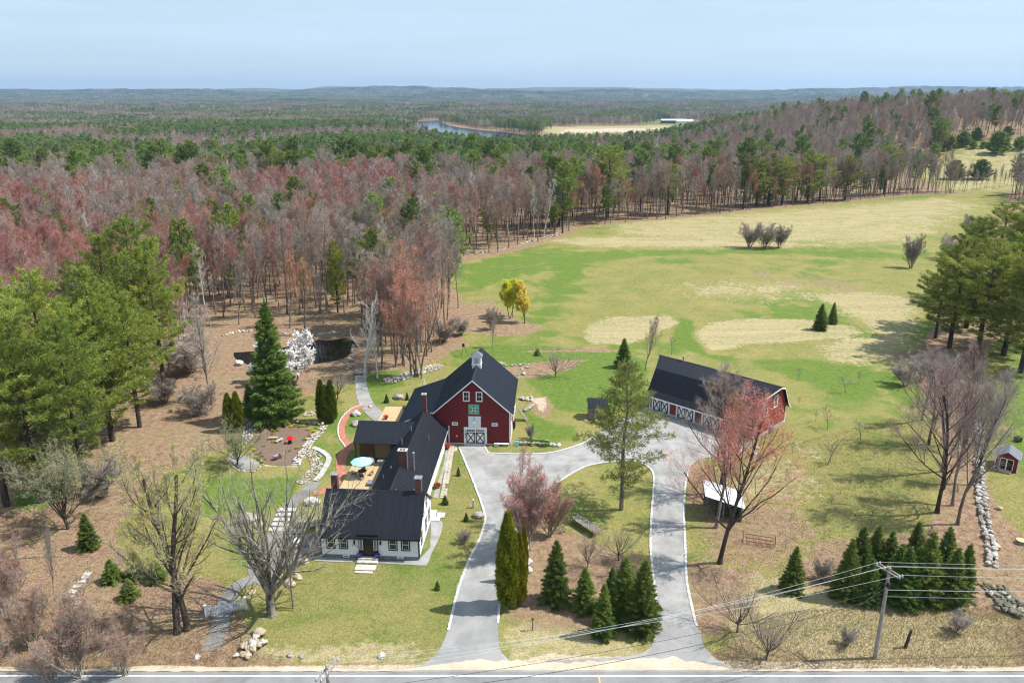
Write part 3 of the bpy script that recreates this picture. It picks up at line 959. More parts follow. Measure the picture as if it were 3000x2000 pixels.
def spruce(seed, h, spread=0.22, step=0.34, nper=9, dens=16, k=4, ln=0.30, w=0.08, base=0.02, droop=0.35, irr=0.22, nside=6, bulge=0.9):
    rg = np.random.RandomState(seed)
    r0 = 0.018 * h + 0.04
    tr = [(0, 0, -0.2, 0, 0, h * 0.5, r0, r0 * 0.55), (0, 0, h * 0.5, 0, 0, h * 0.99, r0 * 0.55, 0.015)]
    li = []; P_, O_ = [], []
    z = base * h + 0.05; az = 0
    while z < h * 0.985:
        t = z / h
        prof = (1 - t) ** bulge
        for j in range(max(4, int(nper * (0.6 + 0.4 * prof)))):
            az += 6.283 / nper + rg.normal() * 0.3
            L_ = spread * h * prof * rg.uniform(1 - irr, 1 + irr * 0.6) + 0.06
            el = -droop * (1 - t) + 0.55 * t + rg.normal() * 0.06
            d = np.array([math.cos(az) * math.cos(el), math.sin(az) * math.cos(el), math.sin(el)])
            p = np.array([0, 0, z]); q = p + d * L_
            li.append((*p, *q, 0.02, 0.006))
            m = int(dens * L_ ** 1.25) + 3
            f = rg.uniform(0.15, 1.03, m) ** 0.7
            lat = np.cross(d, [0, 0, 1.0])
            wd = 0.26 * L_ * (1.15 - f) + 0.04
            c = p + d * (L_ * f)[:, None] + lat * (rg.uniform(-1, 1, m) * wd)[:, None] + np.array([0, 0, 0.18]) * (f ** 2 * L_)[:, None]
            P_.append(c); O_.append(np.repeat((d * 1.3)[None], m, 0))
        z += step * rg.uniform(0.8, 1.2) * (1 - 0.3 * t)
    P_, O_ = np.concatenate(P_), np.concatenate(O_)
    V, F = tufts(P_, O_, k, ln, w, rg, upb=0.12, rand=0.55)
    top = tufts(np.array([[0, 0, h - 0.1 * i] for i in range(6)]), np.zeros((6, 3)), 4, ln, w, rg, 1.5, 0.5)
    V2, F2, _ = join([(V, F, 0), (*top, 0)])
    wood = join([(*tubes(tr, nside), 0), (*tubes(li, 3), 0)])
    return (wood[0], wood[1]), (V2, F2)

def spindle(seed, h, r, n=5200, k=2, ln=0.26, w=0.11, base=0.06, cols=1):
    """dense upright arborvitae"""
    rg = np.random.RandomState(seed)
    Vs = []
    P_, O_ = [], []
    for c in range(cols):
        cx, cy_ = (rg.uniform(-1, 1) * r * 0.45, rg.uniform(-1, 1) * r * 0.45) if cols > 1 else (0, 0)
        hh = h * (1 if c == 0 else rg.uniform(0.82, 0.97)); rr = r * (1 if cols == 1 else 0.66)
        m = n // cols
        t = rg.uniform(0, 1, m) ** 0.85
        prof = np.where(t < 0.25, 0.80 + 0.2 * np.sin(t / 0.25 * 1.57), 1.0) * np.clip(1 - np.clip((t - 0.35) / 0.65, 0, 1) ** 2.0, 0.02, 1)
        a = rg.uniform(0, 6.283, m)
        lump = 1 + 0.13 * np.sin(a * 5 + t * 21 + seed) + 0.09 * np.sin(a * 9 - t * 33)
        q = rr * prof * lump * rg.uniform(0.72, 1.0, m) ** 0.6
        P_.append(np.stack([cx + np.cos(a) * q, cy_ + np.sin(a) * q, (base + (1 - base) * t) * hh], 1))
        O_.append(np.stack([np.cos(a), np.sin(a), np.zeros(m)], 1) * 0.7)
    P_, O_ = np.concatenate(P_), np.concatenate(O_)
    V, F = tufts(P_, O_, k, ln, w, rg, upb=1.0, rand=0.45)
    core = MB().lathe([(r * 0.25, base * h), (r * 0.62, h * 0.25), (r * 0.5, h * 0.55), (r * 0.2, h * 0.85), (0.02, h * 0.95)], 8)
    cv = np.array(core.v); cf = np.array([f for f in core.f if len(f) == 4])
    cf = np.concatenate([cf[:, [0, 1, 2]], cf[:, [0, 2, 3]]])
    V2, F2, _ = join([(V, F, 0), (cv, cf, 0)])
    wood = tubes([(0, 0, -0.1, 0, 0, h * 0.3, 0.10, 0.07), (0.15, 0.1, -0.1, 0.1, 0.1, h * 0.25, 0.07, 0.05), (-0.15, 0.12, -0.1, -0.1, 0.1, h * 0.25, 0.07, 0.05)], 5)
    return wood, (V2, F2)

class Plant:
    """trunk and crown meshes shared by every copy"""
    def __init__(s, name, trunk, tm, crown, cms, height):
        cc = [crown] if not isinstance(crown[0], tuple) else list(crown)
        zz = np.concatenate([c[0][:, 2] for c in cc if len(c[0])])
        rr = np.concatenate([np.abs(c[0][:, 0]) for c in cc if len(c[0])])
        s.name = name; s.h = float(np.percentile(zz, 99.3)); s.r = float(np.percentile(rr, 98))
        s.trunk = np_mesh(name + '_trunk', *trunk, tm)
        if isinstance(crown[0], tuple):
            V, F, mi = join([(c[0], c[1], i) for i, c in enumerate(crown)])
        else:
            V, F = crown; mi = None
        s.crown = np_mesh(name + '_crown', V, F, cms, mi)
    def joined(s):
        return s
def bare_plant(name, tm, cms, height, *a, **kw):
    w, t, b = bare(*a, **kw)
    return Plant(name, w, M[tm], (t, b) if len(b[1]) else t, [M[c] for c in cms], height)

def put(pl, name, label, cat, loc, h=None, rz=None, group=None, sx=1.0, light=False, tilt=0, rnd=random.Random(99)):
    sc = 1.0 if h is None else h / pl.h
    rz = rnd.uniform(0, 6.28) if rz is None else rz
    if light:
        r = new_obj(name, pl.trunk, None, loc, rz)
        r.scale = (sc * sx, sc * sx, sc)
        new_obj('crown', pl.crown, r)
    else:
        r = new_obj(name, None, None, loc, rz)
        r.scale = (sc * sx, sc * sx, sc)
        new_obj('trunk', pl.trunk, r)
        new_obj('crown', pl.crown, r)
    if tilt: r.rotation_euler = (Matrix.Rotation(R(tilt), 3, 'Y') @ Matrix.Rotation(rz, 3, 'Z')).to_euler()
    return tag(r, label, cat, group)
print('t veg lib', time.time() - T0)
# ============================================================ woods
FOREST = {}
_fp = lambda k: 1 - 0.55 * k
for i in range(4):
    FOREST.setdefault('maple', []).append(bare_plant('maple_wood', 'bark', ['tw_red' if i % 2 else 'tw_plum', 'bud_red'], 19, 100 + i, 19, 0.19, 0.42 + 0.05 * (i % 3), 15, (16, 42), 0.27, 7, 5, 9, 0.9, 0.019, 0.20, bud=0.050, prof=_fp, nside=5, lean=0.04))
for i in range(4):
    FOREST.setdefault('bare', []).append(bare_plant('bare_wood', 'bark', ['tw_grey' if i % 2 else 'tw_brown'], 19, 200 + i, 19, 0.20, 0.38 + 0.05 * (i % 3), 15, (16, 46), 0.28, 7, 5, 9, 0.95, 0.019, 0.20, prof=_fp, nside=5, lean=0.04))
for i in range(2):
    FOREST.setdefault('birch', []).append(bare_plant('birch_wood', 'bark_birch', ['tw_pale'], 18, 300 + i, 18, 0.15, 0.40, 14, (16, 38), 0.20, 6, 4, 8, 0.8, 0.020, 0.10, prof=_fp, nside=5, lean=0.06))
for i in range(4):
    w, c = pine(400 + i, 21, 0.26, 0.42 - 0.06 * i, 0.19 + 0.018 * i, 1.05, 5, 5.0, 5, 0.62, 0.17, 0.42, nside=5)
    FOREST.setdefault('pine', []).append(Plant('pine_wood', w, M['bark_dark'], c, [M['pine_far']], 21))
print('t forest protos', time.time() - T0, [ (k, [len(p.crown.polygons) + len(p.trunk.polygons) for p in v]) for k, v in FOREST.items()])

# simple far trees: a few dozen faces each, still twigs and needles
def far_plant(kind, seed):
    rg = np.random.RandomState(seed)
    if kind == 'pine':
        w, c = pine(seed, 20, 0.25, 0.35, 0.17, 2.0, 5, 1.5, 3, 1.3, 0.62, 0.35, nside=3)
        return Plant('far_pine', w, M['bark_dark'], c, [M['pine_far']], 20)
    cm = {'maple': ['tw_plum'], 'bare': ['tw_grey' if seed % 2 else 'tw_brown'], 'birch': ['tw_pale']}[kind]
    return bare_plant('far_' + kind, 'bark_birch' if kind == 'birch' else 'bark', cm, 18, seed, 18, 0.2, 0.3, 8, (25, 55), 0.27, 3, 3, 4, 1.5, 0.17, 0.12, prof=_fp, nside=3)
FAR = {k: [far_plant(k, 500 + 10 * j + i) for i in range(3)] for j, k in enumerate(('maple', 'bare', 'birch', 'pine'))}
print('t far protos', time.time() - T0, [(k, [len(p.crown.polygons) + len(p.trunk.polygons) for p in v]) for k, v in FAR.items()])

def solo_mesh(pl, name):
    """trunk and crown in one mesh (for the massed part of the woods)"""
    def arr(me):
        V = np.empty(len(me.vertices) * 3, np.float32); me.vertices.foreach_get('co', V)
        F = np.empty(len(me.loops), np.int32); me.loops.foreach_get('vertex_index', F)
        mi = np.empty(len(me.polygons), np.int32); me.polygons.foreach_get('material_index', mi)
        return V.reshape(-1, 3), F.reshape(-1, 3), mi
    a, b = arr(pl.trunk), arr(pl.crown)
    V = np.concatenate([a[0], b[0]]); F = np.concatenate([a[1], b[1] + len(a[0])]); mi = np.concatenate([a[2], b[2] + len(pl.trunk.materials)])
    return np_mesh(name, V, F, list(pl.trunk.materials) + list(pl.crown.materials), mi)

def clump_mesh(members, name, rg):
    Vs, Fs, Ms, o, mats = [], [], [], 0, []
    for pl, x, y, s, rz in members:
        for me in (pl.trunk, pl.crown):
            V = np.empty(len(me.vertices) * 3, np.float32); me.vertices.foreach_get('co', V); V = V.reshape(-1, 3) * s
            ca, sa = math.cos(rz), math.sin(rz)
            V = np.stack([V[:, 0] * ca - V[:, 1] * sa + x, V[:, 0] * sa + V[:, 1] * ca + y, V[:, 2]], 1)
            F = np.empty(len(me.loops), np.int32); me.loops.foreach_get('vertex_index', F)
            mi = np.empty(len(me.polygons), np.int32); me.polygons.foreach_get('material_index', mi)
            base = []
            for m in me.materials:
                if m not in mats: mats.append(m)
                base.append(mats.index(m))
            Vs.append(V); Fs.append(F.reshape(-1, 3) + o); Ms.append(np.array(base)[mi]); o += len(V)
    return np_mesh(name, np.concatenate(Vs), np.concatenate(Fs), mats, np.concatenate(Ms))

def scatter_stuff(name, label, meshes, pts, idx, rot, scl):
    """one object: geometry-nodes instances of the meshes on a cloud of points"""
    me = bpy.data.meshes.new(name)
    me.vertices.add(len(pts))
    me.vertices.foreach_set('co', np.ascontiguousarray(pts, dtype=np.float32).ravel())
    for nm, ty, ar in (('pick', 'INT', idx), ('turn', 'FLOAT', rot), ('size', 'FLOAT', scl)):
        a = me.attributes.new(nm, ty, 'POINT')
        a.data.foreach_set('value', np.ascontiguousarray(ar, dtype=np.int32 if ty == 'INT' else np.float32))
    c = bpy.data.collections.new(name + '_source')
    for i, m in enumerate(meshes):
        o = bpy.data.objects.new('%s_source_%02d' % (name, i), m)
        c.objects.link(o)
    ng = bpy.data.node_groups.new(name, 'GeometryNodeTree')
    ng.interface.new_socket('Geometry', in_out='INPUT', socket_type='NodeSocketGeometry')
    ng.interface.new_socket('Geometry', in_out='OUTPUT', socket_type='NodeSocketGeometry')
    N = ng.nodes.new; K = ng.links.new
    gi, go = N('NodeGroupInput'), N('NodeGroupOutput')
    ip_ = N('GeometryNodeInstanceOnPoints')
    ci = N('GeometryNodeCollectionInfo')
    ci.inputs['Collection'].default_value = c
    ci.inputs['Separate Children'].default_value = True
    ci.inputs['Reset Children'].default_value = True
    def att(nm, ty):
        q = N('GeometryNodeInputNamedAttribute'); q.data_type = ty; q.inputs['Name'].default_value = nm
        return q.outputs['Attribute']
    cx = N('ShaderNodeCombineXYZ')
    K(att('turn', 'FLOAT'), cx.inputs['Z'])
    K(gi.outputs[0], ip_.inputs['Points'])
    K(ci.outputs[0], ip_.inputs['Instance'])
    ip_.inputs['Pick Instance'].default_value = True
    K(att('pick', 'INT'), ip_.inputs['Instance Index'])
    e2r = N('FunctionNodeEulerToRotation'); K(cx.outputs[0], e2r.inputs[0])
    K(e2r.outputs[0], ip_.inputs['Rotation'])
    K(att('size', 'FLOAT'), ip_.inputs['Scale'])
    K(ip_.outputs[0], go.inputs[0])
    o = new_obj(name, me)
    md = o.modifiers.new('scatter', 'NODES'); md.node_group = ng
    return tag(o, label, 'trees', None, 'stuff')

rg = np.random.RandomState(11)
AVOID = [OPEN, NEIGH, MEADOW, MEADOW2, LEFTYARD, HOUSEYARD]
def jgrid(y0, y1, sp, slack=30, half=0.72):
    out = []
    ny = int((y1 - y0) / sp)
    for j in range(ny):
        y = y0 + (j + 0.5) * sp
        w = y * half + slack
        n = int(2 * w / sp)
        xs = -w + (np.arange(n) + 0.5) * sp
        out.append(np.stack([xs + rg.uniform(-0.46, 0.46, n) * sp, y + rg.uniform(-0.46, 0.46, n) * sp], 1))
    return np.concatenate(out)

def clearance(x, y):
    d = np.full(len(x), 1e9)
    for pl in AVOID:
        d = np.minimum(d, -sdist(pl, x, y))
    return d
PONDZ = wpoly([(620, 965), (700, 935), (1000, 930), (1060, 960), (1080, 1090), (880, 1180), (560, 1220), (540, 1150), (580, 1030)])
LEFTOPEN = wpoly([(-100, 1250), (480, 1130), (700, 1080), (700, 1330), (500, 1480), (300, 1640), (200, 2100), (-300, 2100), (-200, 1600)])
RIGHTROW = wpoly([(2600, 720), (2760, 610), (3100, 600), (3500, 1100), (3500, 2000), (2500, 2000), (2700, 1200)])
AVOID += [PONDZ, LEFTOPEN, RIGHTROW]
RIVER = [P(a, b, -23.4) for a, b in [(1205, 355), (1292, 351), (1305, 361), (1330, 369), (1430, 382), (1545, 394), (1610, 400), (1655, 415), (1640, 430), (1480, 440), (1400, 434), (1330, 424), (1265, 407), (1220, 392), (1198, 374)]]
FARMV = [P(a, b, -23.4) for a, b in [(1590, 380), (1900, 366), (2070, 362), (2100, 390), (2060, 410), (1700, 418), (1600, 402)]]

def conifer_share(x, y):
    n = 0.5 + 1.5 * waves(x, y, 520, 2, 5)
    n2 = 0.5 + 1.2 * waves(x, y, 170, 9, 5)
    base = np.where(y < 420, 0.035, np.where(y < 900, 0.14, 0.48))
    s = base + np.where(y < 420, 0.0, np.where(y < 700, 0.30, 0.75)) * (n - 0.5) * 1.6 * 1.2 + np.where(y > 420, 0.25 * (n2 - 0.5), 0)
    # the right-hand hill is nearly all bare wood; a belt of pines behind the near wood in the middle
    s = np.where((x > 90) & (y > 380) & (y < 1100), 0.05, s)
    belt = (y > 500) & (y < 850) & (x > -140) & (x < 120)
    s = np.where(belt, np.maximum(s, 0.52 + 0.5 * (n2 - 0.5)), s)
    belt2 = (y > 360) & (y < 900) & (x < -100)
    s = np.where(belt2, np.maximum(s, 0.16 + 0.5 * (n2 - 0.5)), s)
    return np.clip(s, 0.01, 0.96)

kinds = ('maple', 'bare', 'birch', 'pine')
def species(x, y):
    u = rg.rand(len(x)); c = conifer_share(x, y)
    m = 0.5 + 0.9 * waves(x, y, 120, 15, 5)
    red = np.clip(np.where(y < 330, 0.52, np.where(y < 420, 0.36, 0.12)) + (m - 0.5) * 0.9, 0.03, 0.85)
    red = np.where((x > 60) & (y > 330), red * 0.5, red)
    bir = np.where((y > 330) & (y < 800) & (x < -40), 0.16, 0.05)
    k = np.full(len(x), 1)
    v = rg.rand(len(x))
    k[v < red] = 0
    k[v > 1 - bir] = 2
    k[u < c] = 3
    return k

def zone(y0, y1, sp, keep=1.0, slack=30):
    g = jgrid(y0, y1, sp, slack)
    x, y = g[:, 0], g[:, 1]
    d = clearance(x, y)
    ok = d > 1.5
    far_ok = np.ones(len(x), bool)
    for pl in (RIVER, FARMV, FARM_TAN, FARM_GREEN1, FARM_GREEN2, FARM_BROWN):
        far_ok &= sdist(pl, x, y) < -4
    ok &= far_ok & (rg.rand(len(x)) < keep)
    return x[ok], y[ok]

XA, YA = zone(96, 430, 4.5, 0.95)
XB, YB = zone(430, 900, 7.2, 0.95)
XC, YC = zone(900, 1700, 10.5, 0.95, 40)
print('near', len(XA), 'mid', len(XB), 'far', len(XC), time.time() - T0)
KA = species(XA, YA); KB = species(XB, YB); KC = species(XC, YC)
stuff = {k: [[], [], [], []] for k in range(4)}      # pts, idx, rot, scale
def into(k, x, y, idx, sc):
    z = H(x, y)
    stuff[k][0].append(np.stack([x, y, z - 0.1], 1)); stuff[k][1].append(idx); stuff[k][2].append(rg.uniform(0, 6.28, len(x))); stuff[k][3].append(sc)
LBL = {0: ('red_maple', 'bare maple with red buds standing in the wood behind the pond and field', 'tree', 'red budding maples of the wood'),
       1: ('bare_tree', 'leafless grey brown tree standing in the wood round the hay field', 'tree', 'bare trees of the wood'),
       2: ('birch_tree', 'pale barked birch standing in the wood beyond the pond', 'tree', 'birches of the wood'),
       3: ('pine_tree', 'green pine rising out of the bare wood', 'tree', 'pines of the wood')}
def inview(x, y):
    return np.abs(x) < (y * 0.955 + 12) * 0.66 + 6
for k in range(4):
    n = len(FOREST[kinds[k]])
    X = np.concatenate([XA[KA == k], XB[KB == k]]); Y = np.concatenate([YA[KA == k], YB[KB == k]])
    idx = rg.randint(0, n, len(X)); sc = rg.uniform(0.66, 1.16, len(X)) * np.where(Y < 430, 1.0, 0.92)
    if k == 3: sc = sc * rg.uniform(0.85, 1.35, len(X))
    if k == 0: sc = sc * 0.95
    vis = inview(X, Y)
    order = np.argsort(np.where(vis, Y, Y + 1e5))[:285 if k != 3 else 250]
    solo = np.zeros(len(X), bool); solo[order] = True
    nm, lb, ct, gp = LBL[k]
    Z = H(X, Y)
    for j in order:
        pl = FOREST[kinds[k]][idx[j]]
        put(pl, nm, lb, ct, (X[j], Y[j], Z[j] - 0.1), pl.h * sc[j], rg.uniform(0, 6.28), gp, light=True)
    into(k, X[~solo], Y[~solo], idx[~solo], sc[~solo])
    nf = len(FAR[kinds[k]])
    into(k, XC[KC == k], YC[KC == k], n + rg.randint(0, nf, (KC == k).sum()), rg.uniform(0.75, 1.1, (KC == k).sum()) * (1.2 if k == 3 else 1.0))
print('t solo trees', time.time() - T0)
for k in range(4):
    ms = [solo_mesh(p, kinds[k] + '_whole') for p in FOREST[kinds[k]] + FAR[kinds[k]]]
    nm = {0: 'maple_wood', 1: 'bare_wood', 2: 'birch_wood', 3: 'pine_wood'}[k]
    lb = {0: 'mass of red budding maples filling the wood beyond the pond', 1: 'mass of leafless grey trees covering the valley and the right hill',
          2: 'scattered pale birches among the bare valley wood', 3: 'mass of green pines scattered through the valley wood'}[k]
    s = stuff[k]
    scatter_stuff(nm, lb, ms, np.concatenate(s[0]), np.concatenate(s[1]), np.concatenate(s[2]), np.concatenate(s[3]))

# far clumps of some twenty trees each
cl = []
for i in range(8):
    share = (0.95, 0.9, 0.6, 0.05, 0.0, 0.1, 0.85, 0.5)[i]
    mem = []
    for a in range(5):
        for b in range(5):
            kk = 'pine' if rg.rand() < share else ('bare' if rg.rand() < 0.8 else ('maple' if rg.rand() < 0.6 else 'birch'))
            mem.append((FAR[kk][rg.randint(0, 3)], (a - 2) * 9.5 + rg.uniform(-4, 4), (b - 2) * 9.5 + rg.uniform(-4, 4), rg.uniform(0.75, 1.08), rg.uniform(0, 6.28)))
    cl.append(clump_mesh(mem, 'clump', rg))
fx, fy = [], []
for y0, y1, sp in ((1700, 3000, 42), (3000, 6000, 66), (6000, 11500, 88)):
    x, y = zone(y0, y1, sp, 1.0, 60); fx.append(x); fy.append(y)
fx, fy = np.concatenate(fx), np.concatenate(fy)
cs = conifer_share(fx, fy)
pi = np.where(rg.rand(len(fx)) < cs, rg.choice([0, 1, 2, 6, 7], len(fx)), rg.choice([3, 4, 5], len(fx)))
sz = np.where(fy < 3000, 1.0, np.where(fy < 6000, 1.3, 1.6)) * rg.uniform(0.85, 1.15, len(fx))
scatter_stuff('far_forest', 'far mixed forest of dark pines and bare trees towards the hills', cl, np.stack([fx, fy, H(fx, fy) - 0.5], 1), pi, rg.uniform(0, 6.28, len(fx)), sz)
print('t forest', time.time() - T0, 'clumps', len(fx))
# ============================================================ buildings: materials
def siding(name, col, exposure=0.12, rough=0.7, var=0.10, depth=0.02):
    t = NT(name, rough, 0.3)
    p = t.coord('Object')
    sx = t.n('ShaderNodeSeparateXYZ'); t.l(p, sx.inputs[0])
    z = t.math('FRACT', t.math('DIVIDE', sx.outputs[2], exposure))
    f = t.noise(t.coord('Object', (0.6, 0.6, 6)), 2.0, 4, 0.6)
    lo = tuple(v * (1 - var) for v in col); hi = tuple(min(0.9, v * (1 + var)) for v in col)
    c = t.ramp(f, [(0.3, lo), (0.7, hi)])
    t.col(c)
    t.bump(t.math('SUBTRACT', 1.0, z), 1.0, depth)
    return t.m
def vboards(name, a, b, w=0.16, rough=0.85):
    t = NT(name, rough, 0.2)
    p = t.coord('Object')
    sx = t.n('ShaderNodeSeparateXYZ'); t.l(p, sx.inputs[0])
    u = t.math('DIVIDE', t.math('ADD', sx.outputs[0], sx.outputs[1]), w)
    wn_ = t.n('ShaderNodeTexWhiteNoise', noise_dimensions='1D'); t.l(t.math('FLOOR', u), wn_.inputs['W'])
    c = t.ramp(wn_.outputs['Value'], [(0, a), (1, b)])
    c = t.mix(t.ramp(t.noise(t.coord('Object', (3, 3, 0.4)), 5, 4), [(0.4, 0.0), (0.7, 0.5)]), c, tuple(v * 0.6 for v in a))
    e = t.ramp(t.math('FRACT', u), [(0.0, 0.3), (0.06, 1.0), (0.94, 1.0), (1.0, 0.3)])
    t.col(t.mix(1.0, c, e, 'MULTIPLY'))
    t.bump(e, 0.6, 0.02)
    return t.m
def brickmat(name, a, b, mortar, sc=1.0, use='Object', bw=0.21, rh=0.075):
    t = NT(name, 0.9, 0.15)
    p = t.coord(use)
    sx = t.n('ShaderNodeSeparateXYZ'); t.l(p, sx.inputs[0])
    cb = t.n('ShaderNodeCombineXYZ')
    t.l(t.math('ADD', sx.outputs[0], sx.outputs[1]), cb.inputs[0]); t.l(sx.outputs[2], cb.inputs[1])
    br = t.n('ShaderNodeTexBrick')
    br.inputs['Scale'].default_value = 1.0
    br.inputs['Brick Width'].default_value = bw; br.inputs['Row Height'].default_value = rh
    br.inputs['Mortar Size'].default_value = 0.008
    br.inputs['Color1'].default_value = (*a, 1); br.inputs['Color2'].default_value = (*b, 1); br.inputs['Mortar'].default_value = (*mortar, 1)
    t.l(cb.outputs[0], br.inputs['Vector'])
    t.col(br.outputs['Color'])
    return t.m
M['white_clap'] = siding('white_clapboard', (0.74, 0.75, 0.76), 0.115, 0.6, 0.04, 0.02)
M['red_clap'] = siding('barn_red_clapboard', (0.150, 0.014, 0.016), 0.115, 0.55, 0.12, 0.02)
M['red_clap2'] = siding('garage_red_clapboard', (0.235, 0.040, 0.030), 0.115, 0.6, 0.10, 0.02)
M['red_shed'] = siding('shed_red_boards', (0.19, 0.012, 0.020), 0.16, 0.6, 0.1, 0.02)
M['white'] = plain('white_trim_paint', (0.78, 0.78, 0.78), 0.5, 0.05)
M['black'] = plain('black_trim_paint', (0.014, 0.014, 0.015), 0.45, 0.2)
M['foundation'] = plain('foundation_stone', (0.19, 0.19, 0.20), 0.9, 0.4, 4, bump=0.03)
M['concrete'] = plain('pale_concrete', (0.56, 0.54, 0.50), 0.9, 0.12, 3)
M['brick'] = brickmat('chimney_brick', (0.155, 0.048, 0.036), (0.105, 0.036, 0.030), (0.20, 0.17, 0.15))
M['slate'] = plain('grey_cap_slab', (0.20, 0.21, 0.23), 0.6, 0.2)
M['capstone'] = plain('chimney_cap_concrete', (0.42, 0.40, 0.36), 0.9, 0.15)
M['soot'] = plain('soot', (0.02, 0.02, 0.02), 0.95, 0.2)
def roofmat(name, col, rough=0.42):
    t = NT(name, rough, 0.32)
    f = t.noise(t.coord('Object', (1, 0.3, 1)), 1.2, 5, 0.65)
    oi = t.n('ShaderNodeObjectInfo')
    c = t.ramp(f, [(0.3, tuple(v * 0.8 for v in col)), (0.7, tuple(v * 1.3 for v in col))])
    c = t.mix(t.math('MULTIPLY', oi.outputs['Random'], 0.25), c, tuple(v * 1.7 for v in col))
    t.col(c)
    t.l(t.ramp(t.noise(t.coord('Object', (1, 1, 1)), 0.8, 4), [(0.3, rough - 0.08), (0.7, rough + 0.12)]), t.b.inputs['Roughness'])
    return t.m
M['roof'] = roofmat('dark_metal_roofing', (0.0095, 0.0115, 0.017))
M['roof_barn'] = roofmat('blue_black_metal_roofing', (0.009, 0.014, 0.024))
M['galv'] = plain('galvanised_steel', (0.30, 0.31, 0.34), 0.55, 0.3, 3, metal=0.4)
M['glass'] = plain('window_glass', (0.012, 0.015, 0.018), 0.12, 0.3, 1, spec=0.35)
M['pale_glass'] = plain('curtained_glass', (0.17, 0.165, 0.14), 0.25, 0.1, 1, spec=0.3)
M['weathered'] = vboards('weathered_boards', (0.16, 0.145, 0.125), (0.26, 0.245, 0.22))
M['deckwood'] = vboards('deck_boards', (0.50, 0.36, 0.20), (0.60, 0.45, 0.27), 0.14)
M['plywood'] = plain('plywood', (0.34, 0.22, 0.12), 0.8, 0.15, 2)
M['shingle'] = siding('cedar_shingles', (0.17, 0.082, 0.04), 0.14, 0.9, 0.35, 0.03)
M['rust'] = plain('rusty_iron', (0.12, 0.045, 0.028), 0.8, 0.3, 6)
M['verdigris'] = plain('green_enamel', (0.10, 0.42, 0.30), 0.5, 0.1)
M['darkmetal'] = plain('dark_metal', (0.03, 0.03, 0.032), 0.5, 0.2)
M['shinglegrey'] = siding('grey_asphalt_shingles', (0.15, 0.165, 0.185), 0.14, 0.9, 0.15, 0.01)

class Frame:
    def __init__(s, x, y, a):
        s.x, s.y, s.a = x, y, a
    def w(s, x, y, z=0):
        c, q = math.cos(s.a), math.sin(s.a)
        return (s.x + x * c - y * q, s.y + x * q + y * c, z)

def place(o, p, xdir, up=(0, 0, 1)):
    """local frame of a fitting: x along the wall, z up, -y outwards"""
    x = Vector(xdir).normalized(); z = Vector(up).normalized()
    y = z.cross(x)
    o.matrix_local = Matrix(((x.x, y.x, z.x, p[0]), (x.y, y.y, z.y, p[1]), (x.z, y.z, z.z, p[2]), (0, 0, 0, 1)))
    return o

_WC = {}
def window(root, p, xd, w, h, cas='white', frm='white', cols=3, rows=2, sashes=2, cw=0.10, glass='glass', name='window'):
    key = (round(w, 3), round(h, 3), cas, frm, cols, rows, sashes, cw, glass)
    if key not in _WC:
        a = MB()
        a.box(-w/2 - cw, -w/2, -0.045, 0, -cw, h + cw).box(w/2, w/2 + cw, -0.045, 0, -cw, h + cw)
        a.box(-w/2, w/2, -0.045, 0, h, h + cw).box(-w/2, w/2, -0.07, 0, -cw, 0)
        f = MB(); fw = 0.05
        f.box(-w/2, -w/2 + fw, -0.035, -0.004, 0, h).box(w/2 - fw, w/2, -0.035, -0.004, 0, h)
        f.box(-w/2 + fw, w/2 - fw, -0.035, -0.004, 0, fw).box(-w/2 + fw, w/2 - fw, -0.035, -0.004, h - fw, h)
        if sashes == 2: f.box(-w/2 + fw, w/2 - fw, -0.033, -0.004, h/2 - 0.03, h/2 + 0.03)
        m = MB(); iw = w - 2 * fw
        for i in range(1, cols):
            x = -iw/2 + iw * i / cols
            m.box(x - 0.012, x + 0.012, -0.028, -0.014, fw, h - fw)
        nr = rows * sashes
        for j in range(1, nr):
            if sashes == 2 and j == rows: continue
            z = fw + (h - 2 * fw) * j / nr
            m.box(-iw/2, iw/2, -0.026, -0.015, z - 0.012, z + 0.012)
        g = MB().box(-w/2 + 0.02, w/2 - 0.02, -0.012, -0.003, 0.02, h - 0.02)
        _WC[key] = (a.mesh('window', M[cas]), f.mesh('sash', M[frm]), m.mesh('muntins', M['slate' if cas == 'black' else frm]) if m.v else None, g.mesh('pane', M[glass]))
    a, f, m, g = _WC[key]
    o = place(new_obj(name, a, root), p, xd)
    new_obj('sash', f, o)
    if m: new_obj('muntins', m, o)
    new_obj('pane', g, o)
    return o

